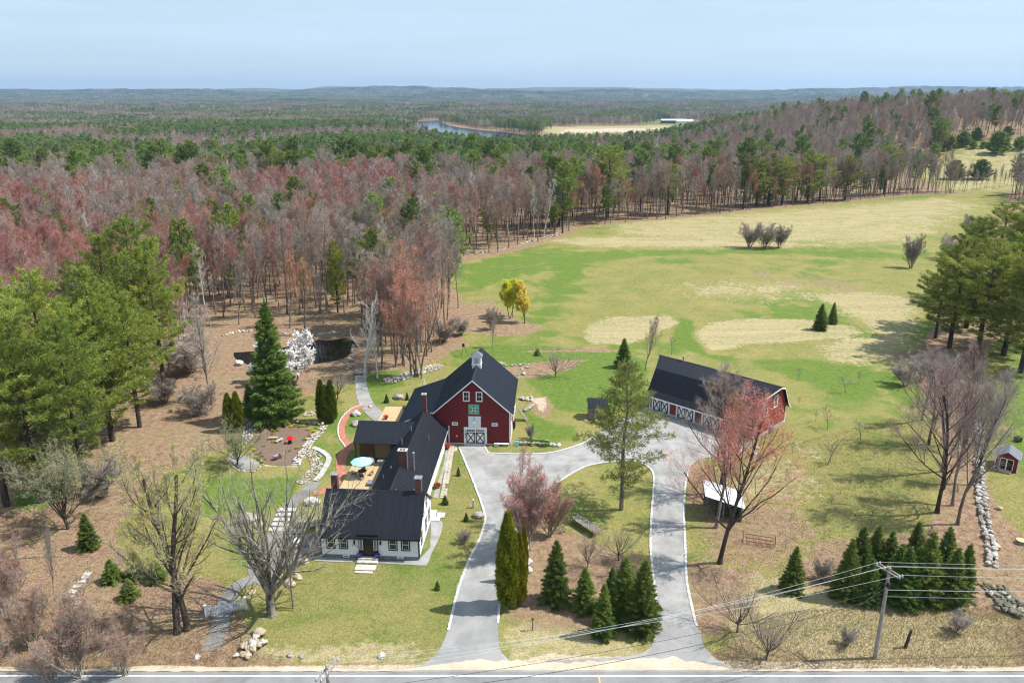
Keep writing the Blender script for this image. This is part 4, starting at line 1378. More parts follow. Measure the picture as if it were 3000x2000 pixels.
_PC = {}
def roof_plane(root, A, B, C, D, mat, pw=0.915, th=0.10, name='roof', ribs=4, rib_h=0.036):
    """A,B eave left and right; C,D ridge right and left (local points). Slab + metal panels as its children"""
    A, B, C, D = map(Vector, (A, B, C, D))
    n = (B - A).cross(D - A).normalized()
    if n.z < 0:
        A, B, C, D = B, A, D, C
        n = (B - A).cross(D - A).normalized()
    o = MB().prism([A, B, C, D], -n * th).build(name, M[mat], root)
    u = (B - A).normalized(); v = n.cross(u)
    LW = (B - A).length; LL = (D - A).dot(v)
    sk = (D - A).dot(u); sk2 = (C - B).dot(u)
    k = max(1, round(LW / pw)); w = LW / k
    straight = abs(sk) < 0.02 and abs(sk2) < 0.02
    for i in range(k):
        key = (round(w, 3), round(LL, 3), mat, ribs) if straight else None
        if key is None or key not in _PC:
            s0, s1 = sk * (1 - i / k) + sk2 * i / k, sk * (1 - (i + 1) / k) + sk2 * (i + 1) / k
            m = MB()
            m.add([(0, 0, 0.004), (w - 0.012, 0, 0.004), (w - 0.012 + s1, LL, 0.004), (s0, LL, 0.004), (0, 0, 0.02), (w - 0.012, 0, 0.02), (w - 0.012 + s1, LL, 0.02), (s0, LL, 0.02)],
                  [(4, 5, 6, 7), (0, 1, 5, 4), (1, 2, 6, 5), (2, 3, 7, 6), (3, 0, 4, 7)])
            for j in range(ribs):
                x = w * (j + 0.5) / ribs; rw = 0.055 if j == 0 else 0.042; hh = rib_h * (1.35 if j == 0 else 1)
                sx_ = s0 + (s1 - s0) * (j + 0.5) / ribs
                m.add([(x - rw, 0, 0.02), (x - rw * 0.35, 0, 0.02 + hh), (x + rw * 0.35, 0, 0.02 + hh), (x + rw, 0, 0.02),
                       (x - rw + sx_, LL, 0.02), (x - rw * 0.35 + sx_, LL, 0.02 + hh), (x + rw * 0.35 + sx_, LL, 0.02 + hh), (x + rw + sx_, LL, 0.02)],
                      [(0, 1, 5, 4), (1, 2, 6, 5), (2, 3, 7, 6), (3, 2, 1, 0)])
            me = m.mesh('roof_panel', M[mat])
            if key: _PC[key] = me
        else:
            me = _PC[key]
        q = A + u * (w * i)
        p = new_obj('roof_panel', me, o)
        p.matrix_local = Matrix(((u.x, v.x, n.x, q.x), (u.y, v.y, n.y, q.y), (u.z, v.z, n.z, q.z), (0, 0, 0, 1)))
    return o

def xdoor(root, p, xd, w, h, leafs=2, lights=True, trim='black', t=0.13):
    """white overhead door with black cross bracing, row of lights on top"""
    o = place(MB().box(-w/2, w/2, -0.05, 0, 0, h).build('garage_door', M['white'], root), p, xd)
    hl = h - (0.55 if lights else 0.05)
    b = MB()
    for i in range(leafs):
        x0 = -w/2 + w * i / leafs + 0.06; x1 = -w/2 + w * (i + 1) / leafs - 0.06
        b.box(x0, x0 + t, -0.085, -0.052, 0.06, hl).box(x1 - t, x1, -0.085, -0.052, 0.06, hl)
        b.box(x0 + t, x1 - t, -0.085, -0.052, 0.06, 0.06 + t).box(x0 + t, x1 - t, -0.085, -0.052, hl - t, hl)
        b.bar((x0 + t, -0.071, 0.06 + t), (x1 - t, -0.071, hl - t), t, 0.03, up=(0, 1, 0))
        b.bar((x0 + t, -0.068, hl - t), (x1 - t, -0.068, 0.06 + t), t, 0.03, up=(0, 1, 0))
    b.build('cross_brace', M[trim], o)
    if lights:
        for i in range(leafs):
            x0 = -w/2 + w * i / leafs + 0.10; x1 = -w/2 + w * (i + 1) / leafs - 0.10
            MB().box(x0, x1, -0.06, -0.051, h - 0.44, h - 0.12).build('pane', M['glass'], o)
            m = MB()
            for j in range(1, 5):
                x = x0 + (x1 - x0) * j / 5; m.box(x - 0.018, x + 0.018, -0.075, -0.061, h - 0.44, h - 0.12)
            m.box(x0, x1, -0.074, -0.062, h - 0.29, h - 0.265)
            m.build('muntins', M['white'], o)
    return o

def wall_box(root, x0, x1, y0, y1, z0, z1, mat, name='wall'):
    return MB().box(x0, x1, y0, y1, z0, z1).build(name, M[mat], root)

def lantern(root, p, xd, s=1.0):
    m = MB().box(-0.05*s, 0.05*s, -0.06*s, 0, 0.1*s, 0.4*s).bar((0, -0.05*s, 0.33*s), (0, -0.18*s, 0.38*s), 0.03*s)
    m.lathe([(0.09*s, 0), (0.10*s, 0.05*s), (0.10*s, 0.25*s), (0.13*s, 0.27*s), (0.02*s, 0.38*s)], 8, (0, -0.17*s, 0))
    return place(m.build('wall_lantern', M['darkmetal'], root), p, xd)

def chimney(root, x, y, z0, z1, w, d, cap='slab'):
    o = MB().box(x - w/2, x + w/2, y - d/2, y + d/2, z0, z1).build('chimney', M['brick'], root)
    if cap == 'slab':
        m = MB()
        for sx_ in (-1, 1):
            for sy in (-1, 1): m.box(x + sx_ * w * 0.4 - 0.05, x + sx_ * w * 0.4 + 0.05, y + sy * d * 0.4 - 0.05, y + sy * d * 0.4 + 0.05, z1, z1 + 0.18)
        m.box(x - w/2 - 0.09, x + w/2 + 0.09, y - d/2 - 0.09, y + d/2 + 0.09, z1 + 0.18, z1 + 0.25)
        m.build('chimney_cap', M['slate'], o)
    else:
        MB().box(x - w/2 - 0.05, x + w/2 + 0.05, y - d/2 - 0.05, y + d/2 + 0.05, z1, z1 + 0.09).build('chimney_cap', M['capstone'], o)
        MB().box(x - w*0.3, x - w*0.04, y - d*0.28, y + d*0.28, z1 + 0.09, z1 + 0.095).box(x + w*0.04, x + w*0.3, y - d*0.28, y + d*0.28, z1 + 0.09, z1 + 0.095).build('flue_opening', M['soot'], o)
    return o

def vent(root, x, y, z0, h, r=0.05, mat='galv', hat=False, name='vent_pipe'):
    m = MB().lathe([(r * 2.2, 0), (r * 2.2, 0.03), (r * 1.3, 0.12), (r, 0.14), (r, h)], 10, (x, y, z0))
    if hat: m.lathe([(r * 0.9, h), (r * 1.7, h + 0.04), (r * 1.7, h + 0.12), (r * 0.3, h + 0.2)], 10, (x, y, z0))
    return m.build(name, M[mat], root)

# ============================================================ farmhouse (front house, long wing, side ell)
FX, FY = P(1230, 1641)
FH = Frame(FX, FY, R(-3.4))
house = thing('farmhouse', 'white clapboard farmhouse with black metal roofs, its long wing joining the red barn', 'house', (FX, FY, 0), FH.a)
Wd, Dp, RZ, RY = 11.25, 8.2, 6.45, 4.1
EF, EB = 3.0, 3.45
def gable(x, z0, yz):
    return [(x, y, z) for y, z in yz]
MB().box(-Wd + 0.04, -0.04, 0.05, Dp - 0.05, -0.2, 0.46).build('foundation', M['foundation'], house)
# front wall with the doorway is one board face; gable ends full height
MB().prism([(-Wd, 0, 0.46), (-Wd, 0, EF - 0.02), (-Wd, RY, RZ - 0.12), (-Wd, Dp, EB - 0.02), (-Wd, Dp, 0.46)], (Wd, 0, 0)).build('wall', M['white_clap'], house)
tr = MB()
tr.box(0.0, 0.03, -0.03, 0.13, 0.40, EF - 0.1)
tr.box(-0.13, 0.0, -0.03, 0.0, 0.40, EF - 0.1)
tr.box(-Wd - 0.03, -Wd, -0.03, 0.13, 0.40, EF - 0.1).box(-Wd, -Wd + 0.13, -0.03, 0.0, 0.40, EF - 0.1)
tr.box(-Wd, 0, -0.035, 0, EF - 0.36, EF - 0.1)
tr.build('black_trim', M['black'], house)
ov, ox = 0.28, 0.14
rs_ = (RZ - EF) / RY; rb_ = (RZ - EB) / (Dp - RY)
rf = roof_plane(house, (-Wd - ox, -ov, EF - ov * rs_), (ox, -ov, EF - ov * rs_), (ox, RY, RZ), (-Wd - ox, RY, RZ), 'roof')
rr_ = roof_plane(house, (ox, Dp + ov, EB - ov * rb_), (-Wd - ox, Dp + ov, EB - ov * rb_), (-Wd - ox, RY, RZ), (ox, RY, RZ), 'roof')
MB().prism([(-Wd - ox, RY - 0.16, RZ - 0.09), (-Wd - ox, RY, RZ + 0.07), (-Wd - ox, RY + 0.16, RZ - 0.09)], (Wd + 2 * ox, 0, 0)).build('ridge_cap', M['roof'], rf)
MB().box(-Wd - ox, ox, -ov - 0.04, -ov, EF - ov * rs_ - 0.14, EF - ov * rs_ + 0.01).build('fascia', M['black'], house)
for x in (ox + 0.001, -Wd - ox - 0.032):
    MB().prism([(x, -ov, EF - ov * rs_ - 0.20), (x, -ov, EF - ov * rs_ + 0.01), (x, RY, RZ + 0.01), (x, RY, RZ - 0.2)], (0.03, 0, 0)).prism([(x, RY, RZ - 0.2), (x, RY, RZ + 0.01), (x, Dp + ov, EB - ov * rb_ + 0.01), (x, Dp + ov, EB - ov * rb_ - 0.20)], (0.03, 0, 0)).build('rake_board', M['black'], house)
for x in (-10.03, -8.60, -2.97, -1.54):
    window(house, (x, 0, 1.32), (1, 0, 0), 0.78, 1.30, 'black', 'white', 3, 2, 2, 0.13)
for y, z, w, h in ((1.6, 1.32, 0.78, 1.3), (4.6, 1.32, 0.78, 1.3), (6.8, 1.32, 0.78, 1.3), (3.2, 4.0, 0.7, 1.15), (5.3, 4.0, 0.7, 1.15)):
    window(house, (0, y, z), (0, 1, 0), w, h, 'black', 'white', 3, 2, 2, 0.11)
# basement vents
for x in (-8.35, -2.2):
    v = place(MB().box(-0.36, 0.36, -0.06, 0, 0, 0.30).build('basement_vent', M['white'], house), (x, -0.0, 0.14), (1, 0, 0))
    MB().box(-0.24, 0.24, -0.068, -0.061, 0.10, 0.20).build('grille', M['soot'], v)
# doorway
dx = -5.75
d = place(MB().box(-1.10, 1.10, -0.10, 0, 0, 2.62).box(-1.18, 1.18, -0.16, 0, 2.62, 2.80).build('front_door_surround', M['black'], house), (dx, 0, 0.42), (1, 0, 0))
MB().box(-0.50, 0.50, -0.125, -0.101, 0.10, 2.12).build('front_door', M['black'], d)
pn = MB()
for sx_ in (-0.24, 0.24):
    for z0, z1 in ((0.25, 0.85), (0.95, 1.5), (1.6, 2.0)): pn.box(sx_ - 0.17, sx_ + 0.17, -0.142, -0.126, z0, z1)
pn.build('door_panels', M['black'], d)
for sx_ in (-0.80, 0.80):
    s = MB().box(sx_ - 0.20, sx_ + 0.20, -0.125, -0.101, 0.78, 2.12).build('sidelight', M['white'], d)
    MB().box(sx_ - 0.155, sx_ + 0.155, -0.135, -0.126, 0.83, 2.07).build('pane', M['pale_glass'], s)
fan = MB()
fan.add([(0.45 * math.cos(a), -0.115, 2.2 + 0.30 * math.sin(a)) for a in np.linspace(0, math.pi, 12)], [tuple(range(12))[::-1]])
fan.build('fanlight', M['pale_glass'], d)
lantern(house, (-6.95 - 0.35, 0, 1.95), (1, 0, 0), 1.1)
lantern(house, (-4.35, 0, 1.95), (1, 0, 0), 1.1)
for i, ch in enumerate('675'):
    cu = bpy.data.curves.new('house_number', 'FONT'); cu.body = ch; cu.size = 0.34; cu.extrude = 0.012; cu.align_x = 'CENTER'
    cu.materials.append(M['black'])
    tmp = bpy.data.objects.new('tmp', cu)
    o = new_obj('house_number', bpy.data.meshes.new_from_object(tmp), house)
    bpy.data.objects.remove(tmp)
    o.matrix_local = Matrix.Translation((-7.52 + i * 0.26, -0.012, 1.62 - i * 0.10)) @ Matrix.Rotation(R(90), 4, 'X')
chimney(house, -0.62, 4.2, 5.6, 7.95, 0.72, 0.72)
chimney(house, -10.75, 5.5, 4.6, 7.45, 0.72, 0.72)
# snow guards
sg = MB()
for i in range(3): sg.box(-9.5 + 3.1 * i, -9.44 + 3.1 * i, RY - 0.1, RY + 0.02, RZ + 0.06, RZ + 0.2)
sg.build('lightning_rod', M['galv'], house)

# ---- wing
WX0, WX1, WY0, WY1, WZ, WR = -7.7, -1.25, 8.25, 30.9, 2.75, 5.5
WRX = -4.4
MB().prism([(WX1, WY0, -0.2), (WX1, WY0, WZ), (WRX, WY0, WR - 0.13), (WX0, WY0, WZ), (WX0, WY0, -0.2)][::-1], (0, WY1 - WY0, 0)).build('wall', M['white_clap'], house)
wrx = WRX
sl = (WR - WZ) / (WX1 - wrx)
oe = 0.32
r1 = roof_plane(house, (WX1 + oe, 5.0, WZ - oe * sl), (WX1 + oe, WY1 + 0.1, WZ - oe * sl), (wrx, WY1 + 0.1, WR), (wrx, 5.0, WR), 'roof', ribs=4)
r2 = roof_plane(house, (WX0 - oe, WY1 - 6.3, WZ - oe * sl), (WX0 - oe, 5.0, WZ - oe * sl), (wrx, 5.0, WR), (wrx, WY1 - 6.3, WR), 'roof', ribs=4)
r3 = roof_plane(house, (WX0 - oe, WY1 + 0.1, WZ - oe * sl), (WX0 - oe, WY1 - 6.3, WZ - oe * sl), (wrx, WY1 - 6.3, WR), (wrx, WY1 + 0.1, WR), 'roof', ribs=4)
MB().prism([(wrx - 0.16, 5.6, WR - 0.08), (wrx, 5.6, WR + 0.07), (wrx + 0.16, 5.6, WR - 0.08)], (0, WY1 - 5.5, 0)).build('ridge_cap', M['roof'], r1)
MB().box(WX1 + oe - 0.001, WX1 + oe + 0.03, 8.5, WY1, WZ - oe * sl - 0.16, WZ - oe * sl + 0.0).build('fascia', M['white'], house)
MB().box(WX0 - oe - 0.03, WX0 - oe + 0.001, 8.5, 24, WZ - oe * sl - 0.16, WZ - oe * sl).build('fascia', M['capstone'], house)
for y in (13.4, 15.6, 18.2, 20.8, 23.6, 26.2):
    window(house, (WX1, y, 1.0), (0, 1, 0), 0.8, 1.2, 'white', 'white', 3, 2, 2, 0.10)
for y in (9.9, 28.9):
    dd = place(MB().box(-0.5, 0.5, -0.05, 0, 0, 2.05).build('red_door', M['red_clap2'], house), (WX1, y, 0.12), (0, 1, 0))
    MB().box(-0.62, -0.5, -0.06, 0, 0, 2.15).box(0.5, 0.62, -0.06, 0, 0, 2.15).box(-0.5, 0.5, -0.06, 0, 2.05, 2.15).build('door_casing', M['white'], dd)
chimney(house, -4.15, 12.9, 4.4, 7.35, 1.12, 0.75, 'open')
chimney(house, -4.3, 30.2, 4.6, 8.1, 0.62, 0.62, 'open')
vent(house, -2.95, 13.6, 4.0, 2.6, 0.11, 'galv', True, 'flue_pipe')
vent(house, -2.2, 9.4, 3.35, 0.55); vent(house, -2.6, 23.2, 3.7, 1.2)
vent(house, -6.6, 12.2, 3.35, 0.9); vent(house, -6.0, 14.0, 3.9, 0.6, 0.09); vent(house, -5.9, 21.0, 3.9, 1.3, 0.06); vent(house, -5.2, 24.2, 4.5, 1.0, 0.07)
vent(house, -8.3, 9.0, 2.6, 1.2, 0.03, 'verdigris', True)
# ---- side ell
EX0 = -13.35; EZ, EY0, EYR = 5.15, 23.1, 26.8
MB().prism([(EX0 + 0.3, 25.3, -0.1), (EX0 + 0.3, 25.3, 4.2), (EX0 + 0.3, EYR, EZ - 0.14), (EX0 + 0.3, 30.2, 3.2), (EX0 + 0.3, 30.2, -0.1)], (5.4, 0, 0)).build('wall', M['shingle'], house)
MB().box(-11.0, -8.6, 25.20, 25.29, 0.1, 2.6).build('plywood_panel', M['plywood'], house)
es = (EZ - 3.3) / (EYR - EY0)
e1 = roof_plane(house, (EX0, EY0, 3.3), (-5.2, EY0, 3.3), (-5.2, EYR, EZ), (EX0, EYR, EZ), 'roof')
roof_plane(house, (-6.4, 30.6, EZ - 3.8 * es), (EX0, 30.6, EZ - 3.8 * es), (EX0, EYR, EZ), (-6.4, EYR, EZ), 'roof')
MB().prism([(EX0, EYR - 0.16, EZ - 0.05), (EX0, EYR, EZ + 0.07), (EX0, EYR + 0.16, EZ - 0.05)], (8.4, 0, 0)).build('ridge_cap', M['roof'], e1)
for x in (EX0 + 0.25, EX0 + 2.9):
    MB().box(x - 0.08, x + 0.08, EY0 + 0.2, EY0 + 0.36, 0, 3.25).build('porch_post', M['darkmetal'], house)

# ============================================================ barn
BX, BY = P(1495, 1303)
BF = Frame(BX, BY, R(-3.3))
barn = thing('barn', 'tall dark red barn with black metal roof, white cupola and quilt square on its gable', 'barn', (BX, BY, 0), BF.a)
BW, BD, BE, BA = 11.1, 14.5, 5.35, 10.3
ax = -BW / 2
MB().box(-BW, 0.02, -0.02, BD, -0.3, 0.16).build('foundation', M['concrete'], barn)
MB().prism([(0, 0, 0.16), (0, 0, BE), (ax, 0, BA - 0.16), (-BW, 0, BE), (-BW, 0, 0.16)][::-1], (0, BD, 0)).build('wall', M['red_clap'], barn)
bs = (BA - BE) / (-ax)
bo, bf = 0.42, 0.30
def bz(x): return BA - bs * abs(x - ax)
q1 = roof_plane(barn, (bo, -bf, bz(bo)), (bo, BD + bf, bz(bo)), (ax, BD + bf, BA), (ax, -bf, BA), 'roof_barn', ribs=4)
q2 = roof_plane(barn, (-BW - bo, BD + bf, bz(-BW - bo)), (-BW - bo, -bf, bz(-BW - bo)), (ax, -bf, BA), (ax, BD + bf, BA), 'roof_barn', ribs=4)
MB().prism([(ax - 0.2, -bf, BA - 0.1), (ax, -bf, BA + 0.08), (ax + 0.2, -bf, BA - 0.1)], (0, BD + 2 * bf, 0)).build('ridge_cap', M['roof_barn'], q1)
for y in (-bf - 0.045, -0.05):
    t_ = 0.24
    MB().prism([(bo, y, bz(bo) - t_), (bo, y, bz(bo) - 0.02), (ax, y, BA - 0.02), (ax, y, BA - t_)], (0, 0.04, 0)).prism([(ax, y, BA - t_), (ax, y, BA - 0.02), (-BW - bo, y, bz(-BW - bo) - 0.02), (-BW - bo, y, bz(-BW - bo) - t_)], (0, 0.04, 0)).build('rake_board', M['white'], barn)
MB().box(-0.16, 0.0, -0.04, 0, 0.1, BE - 0.05).box(0.0, 0.04, -0.04, 0.16, 0.1, BE - 0.05).box(-9.25, -9.1, -0.04, 0, 0.1, 2.9).build('corner_board', M['white'], barn)
MB().box(0.0, 0.05, 0.16, BD, 0.0, 0.95).build('foundation_band', M['concrete'], barn)
# lean-to on the left
lx0, lz0 = -16.9, 2.95
lz1 = bz(-BW - bo) - 0.02
MB().prism([(-BW, 0.3, 0), (-BW, 0.3, 4.9), (lx0 + 0.4, 0.3, 2.95), (lx0 + 0.4, 0.3, 0)][::-1], (0, BD - 0.4, 0)).build('wall', M['red_clap'], barn)
roof_plane(barn, (lx0, BD + bf, lz0), (lx0, 0.1, lz0), (-BW - bo + 0.05, 0.1, lz1), (-BW - bo + 0.05, BD + bf, lz1), 'roof_barn', ribs=4)
MB().bar((lx0, 0.08, lz0 - 0.06), (-BW - bo, 0.08, lz1 - 0.06), 0.04, 0.2).build('rake_board', M['white'], barn)
# windows and doors of the gable
for x in (-6.48, -4.58):
    window(barn, (x, 0, 6.95), (1, 0, 0), 0.78, 1.35, 'white', 'white', 2, 1, 2, 0.10)
for x in (-8.25, -2.3):
    window(barn, (x, 0, 3.1), (1, 0, 0), 0.68, 0.30, 'white', 'white', 4, 1, 1, 0.10)
hp = place(MB().box(-0.92, 0.92, -0.05, 0, 0, 1.62).box(-0.98, 0.98, -0.09, 0, 1.62, 1.74).build('hay_door', M['white'], barn), (-5.3, 0, 2.78), (1, 0, 0))
gr = MB()
for i in range(-4, 5): gr.box(i * 0.2 - 0.008, i * 0.2 + 0.008, -0.056, -0.051, 0.02, 1.6)
gr.build('board_joints', M['slate'], hp)
cs_ = MB().box(-1.72, -1.42, -0.06, 0, 0, 2.50).box(1.42, 1.72, -0.06, 0, 0, 2.50).box(-1.72, 1.72, -0.06, 0, 2.50, 2.75)
place(cs_.build('door_casing', M['white'], barn), (-5.2, 0, 0.0), (1, 0, 0))
xdoor(barn, (-5.2, -0.005, 0.14), (1, 0, 0), 2.84, 2.34)
place(MB().box(-1.6, 1.6, -0.55, 0, 0, 0.12).build('door_sill', M['granite'], barn), (-5.2, -0.06, 0), (1, 0, 0))
lantern(barn, (-7.2, 0, 1.75), (1, 0, 0), 1.2); lantern(barn, (-3.2, 0, 1.65), (1, 0, 0), 1.2)
MB().box(-8.1, -7.92, -0.03, 0, 1.15, 1.37).build('outlet_box', M['white'], barn)
place(MB().box(-0.03, 0.03, -0.06, 0, 0, 1.4).box(-0.07, 0.07, -0.08, -0.06, 0.5, 0.7).build('door_thermometer', M['darkmetal'], barn), (-6.72, -0.062, 1.0), (1, 0, 0))
gl = MB().tube([(0, 0, 0.55), (0, -0.15, 0.75), (0, -0.40, 0.72), (0, -0.52, 0.5), (0, -0.52, 0.35)], 0.03, 6).lathe([(0.06, 0.16), (0.10, 0.10), (0.36, 0.0), (0.34, -0.02)], 16, (0, -0.52, 0.2))
place(gl.build('gooseneck_lamp', M['verdigris'], barn), (-5.35, -0.06, 3.6), (1, 0, 0))
for y in (3.5, 7, 10.5):
    window(barn, (0.0, y, 1.9), (0, 1, 0), 0.75, 1.1, 'white', 'white', 2, 2, 2, 0.1)
MB().box(0.03, 0.07, 1.0, 2.6, 0.9, 2.9).build('side_door', M['white'], barn)
MB().box(0.06, 0.45, 5.4, 6.2, 0.3, 1.3).build('utility_box', M['darkmetal'], barn)
# quilt square
M['q_green'] = plain('quilt_green', (0.16, 0.42, 0.20), 0.5, 0.05); M['q_blue'] = plain('quilt_blue', (0.05, 0.22, 0.50), 0.5, 0.05)
M['q_pale'] = plain('quilt_pale_blue', (0.40, 0.62, 0.75), 0.5, 0.05); M['q_pink'] = plain('quilt_pink', (0.75, 0.50, 0.52), 0.5, 0.05)
M['q_red'] = plain('quilt_maroon', (0.22, 0.03, 0.05), 0.5, 0.05)
quilt = place(MB().box(-0.80, 0.80, -0.07, -0.03, -0.80, 0.80).build('quilt_square', M['q_green'], barn), (-5.38, 0, 5.62), (1, 0, 0))
def star(n, ro, ri, y, ph=0.0):
    m = MB()
    pts = []
    for k in range(2 * n):
        a = ph + math.pi * k / n; r_ = ro if k % 2 == 0 else ri
        pts.append((r_ * math.sin(a), y, r_ * math.cos(a)))
    m.prism(pts, (0, -0.004, 0))
    return m
sq = [(-0.74, 0.74)]
m = MB()
for k in range(4):
    a = math.pi / 4 + math.pi / 2 * k
    c, s_ = math.sin(a), math.cos(a)
    m.prism([(0, -0.071, 0), (0.42 * math.sin(a - 0.42), -0.071, 0.42 * math.cos(a - 0.42)), (1.0 * c, -0.071, 1.0 * s_), (0.42 * math.sin(a + 0.42), -0.071, 0.42 * math.cos(a + 0.42))], (0, -0.004, 0))
m.build('star_points', M['q_blue'], quilt)
m = MB()
for k in range(4):
    a = math.pi / 4 + math.pi / 2 * k
    c, s_ = math.sin(a), math.cos(a)
    m.prism([(0, -0.0765, 0), (0.34 * math.sin(a - 0.22), -0.0765, 0.34 * math.cos(a - 0.22)), (0.80 * c, -0.0765, 0.80 * s_), (0.34 * math.sin(a + 0.22), -0.0765, 0.34 * math.cos(a + 0.22))], (0, -0.004, 0))
m.build('star_inlay', M['q_pale'], quilt)
star(4, 0.74, 0.20, -0.082).build('star_rays', M['black'], quilt)
star(4, 0.62, 0.13, -0.087).build('star_ray_inlay', M['q_blue'], quilt)
star(12, 0.36, 0.25, -0.092).build('rosette', M['q_pink'], quilt)
star(10, 0.16, 0.15, -0.097).build('rosette_centre', M['q_red'], quilt)
# cupola
cp = MB().prism([(ax - 0.68, 6.0, BA - 0.8), (ax + 0.68, 6.0, BA - 0.8), (ax + 0.68, 6.0, BA + 1.35), (ax - 0.68, 6.0, BA + 1.35)], (0, 1.36, 0)).build('cupola', M['white'], barn)
MB().box(ax - 0.78, ax + 0.78, 5.9, 7.46, BA + 1.30, BA + 1.42).box(ax - 0.76, ax + 0.76, 5.92, 7.44, BA + 0.10, BA + 0.2).build('cornice', M['white'], cp)
lv = MB()
for j in range(5): lv.box(ax - 0.36, ax + 0.36, 5.96, 5.998, BA + 0.4 + j * 0.16, BA + 0.47 + j * 0.16)
lv.build('louvre', M['slate'], cp)
MB().add([(ax - 0.9, 5.8, BA + 1.40), (ax + 0.9, 5.8, BA + 1.40), (ax + 0.9, 7.56, BA + 1.40), (ax - 0.9, 7.56, BA + 1.40), (ax, 6.68, BA + 2.35)], [(0, 1, 4), (1, 2, 4), (2, 3, 4), (3, 0, 4), (3, 2, 1, 0)]).build('cupola_roof', M['shinglegrey'], cp)

# ============================================================ gambrel garage
GX, GY = P(2206, 1294)
GF = Frame(GX, GY, R(-44.5))
gar = thing('gambrel_garage', 'red gambrel-roofed garage barn with black metal roof and white crossbuck doors', 'garage', (GX, GY, 0), GF.a)
GL, GW = 18.8, 10.1
prof_ = [(0, 3.05), (1.85, 6.35), (5.05, 7.55), (8.25, 6.35), (10.1, 3.05)]
MB().prism([(-GL, 0, 0)] + [(-GL, y, z - 0.1) for y, z in prof_] + [(-GL, GW, 0)], (GL, 0, 0)).build('wall', M['red_clap2'], gar)
MB().box(0.0, 0.03, 1.6, GW, 0, 0.55).box(-GL, 0.02, -0.03, 0, -0.1, 0.2).build('foundation', M['concrete'], gar)
ex = 0.42
g1 = roof_plane(gar, (-GL - ex, -0.95, 2.62), (ex, -0.95, 2.62), (ex, -0.02, 3.42), (-GL - ex, -0.02, 3.42), 'roof', ribs=4)
roof_plane(gar, (-GL - ex, -0.02, 3.42), (ex, -0.02, 3.42), (ex, 1.80, 6.55), (-GL - ex, 1.80, 6.55), 'roof', ribs=4)
g3 = roof_plane(gar, (-GL - ex, 1.80, 6.55), (ex, 1.80, 6.55), (ex + 0.9, 5.05, 7.72), (-GL - ex - 1.5, 5.05, 7.72), 'roof', ribs=4)
roof_plane(gar, (ex, 8.30, 6.55), (-GL - ex, 8.30, 6.55), (-GL - ex - 1.5, 5.05, 7.72), (ex + 0.9, 5.05, 7.72), 'roof', ribs=4)
roof_plane(gar, (ex, 10.12, 3.42), (-GL - ex, 10.12, 3.42), (-GL - ex, 8.30, 6.55), (ex, 8.30, 6.55), 'roof', ribs=4)
roof_plane(gar, (ex, 11.05, 2.62), (-GL - ex, 11.05, 2.62), (-GL - ex, 10.12, 3.42), (ex, 10.12, 3.42), 'roof', ribs=4)
MB().prism([(-GL - ex - 1.5, 4.85, 7.66), (-GL - ex - 1.5, 5.05, 7.80), (-GL - ex - 1.5, 5.25, 7.66)], (GL + 2 * ex + 2.4, 0, 0)).build('ridge_cap', M['roof'], g3)
rk = MB()
pp = [(-0.95, 2.62), (-0.02, 3.42), (1.80, 6.55), (5.05, 7.72), (8.30, 6.55), (10.12, 3.42), (11.05, 2.62)]
for (a0, b0), (a1, b1) in zip(pp[:-1], pp[1:]):
    e0 = ex + (0.9 if a0 == 5.05 else 0); e1_ = ex + (0.9 if a1 == 5.05 else 0)
    for s_, in ((1,),):
        rk.prism([(e0 + 0.002, a0, b0 - 0.22), (e1_ + 0.002, a1, b1 - 0.22), (e1_ + 0.002, a1, b1 - 0.01), (e0 + 0.002, a0, b0 - 0.01)], (0.035, 0, 0))
rk.build('rake_board', M['white'], gar)
MB().box(-GL - ex, ex, -0.99, -0.953, 2.42, 2.62).build('fascia', M['white'], gar)
MB().box(0, 0.04, -0.03, 0.14, 0, 2.9).box(0, 0.04, GW - 0.14, GW + 0.03, 0, 2.9).box(-0.14, 0, -0.04, 0, 0, 2.9).box(-GL, -GL + 0.14, -0.04, 0, 0, 2.9).build('corner_board', M['white'], gar)
for x in (-16.6, -11.9, -7.2):
    c_ = MB().box(-1.75, -1.5, -0.05, 0, 0, 2.3).box(1.5, 1.75, -0.05, 0, 0, 2.3).box(-1.75, 1.75, -0.05, 0, 2.3, 2.75)
    place(c_.build('door_casing', M['white'], gar), (x, -0.03, 0), (1, 0, 0))
    xdoor(gar, (x, -0.035, 0.05), (1, 0, 0), 3.0, 2.25, lights=False, t=0.16)
dd = place(MB().box(-0.48, 0.48, -0.05, 0, 0, 2.05).build('side_door', M['white'], gar), (-2.6, -0.03, 0.05), (1, 0, 0))
window(gar, (-4.3, 0, 1.0), (1, 0, 0), 0.8, 1.1)
window(gar, (0, 3.1, 3.3), (0, 1, 0), 0.95, 1.75, 'white', 'white', 2, 3, 1, 0.13)
window(gar, (0, 6.3, 3.9), (0, 1, 0), 0.95, 1.75, 'white', 'white', 2, 4, 1, 0.13)
MB().box(0.0, 0.14, 4.35, 4.75, 1.0, 1.75).box(0.0, 0.09, 4.5, 4.6, 1.75, 3.6).build('electric_meter', M['galv'], gar)
MB().box(0.0, 0.35, 4.9, 5.7, 0.1, 1.0).build('utility_box', M['slate'], gar)
MB().tube([(0.02, 7.6, 2.4), (0.5, 7.6, 2.4), (0.5, 7.6, 2.1)], 0.04, 6).build('wall_spout', M['galv'], gar)
vent(gar, -16.2, 5.3, 7.6, 0.75, 0.13, 'galv', True, 'flue_pipe')
lantern(gar, (-14.2, 0, 1.9), (1, 0, 0), 1.1)

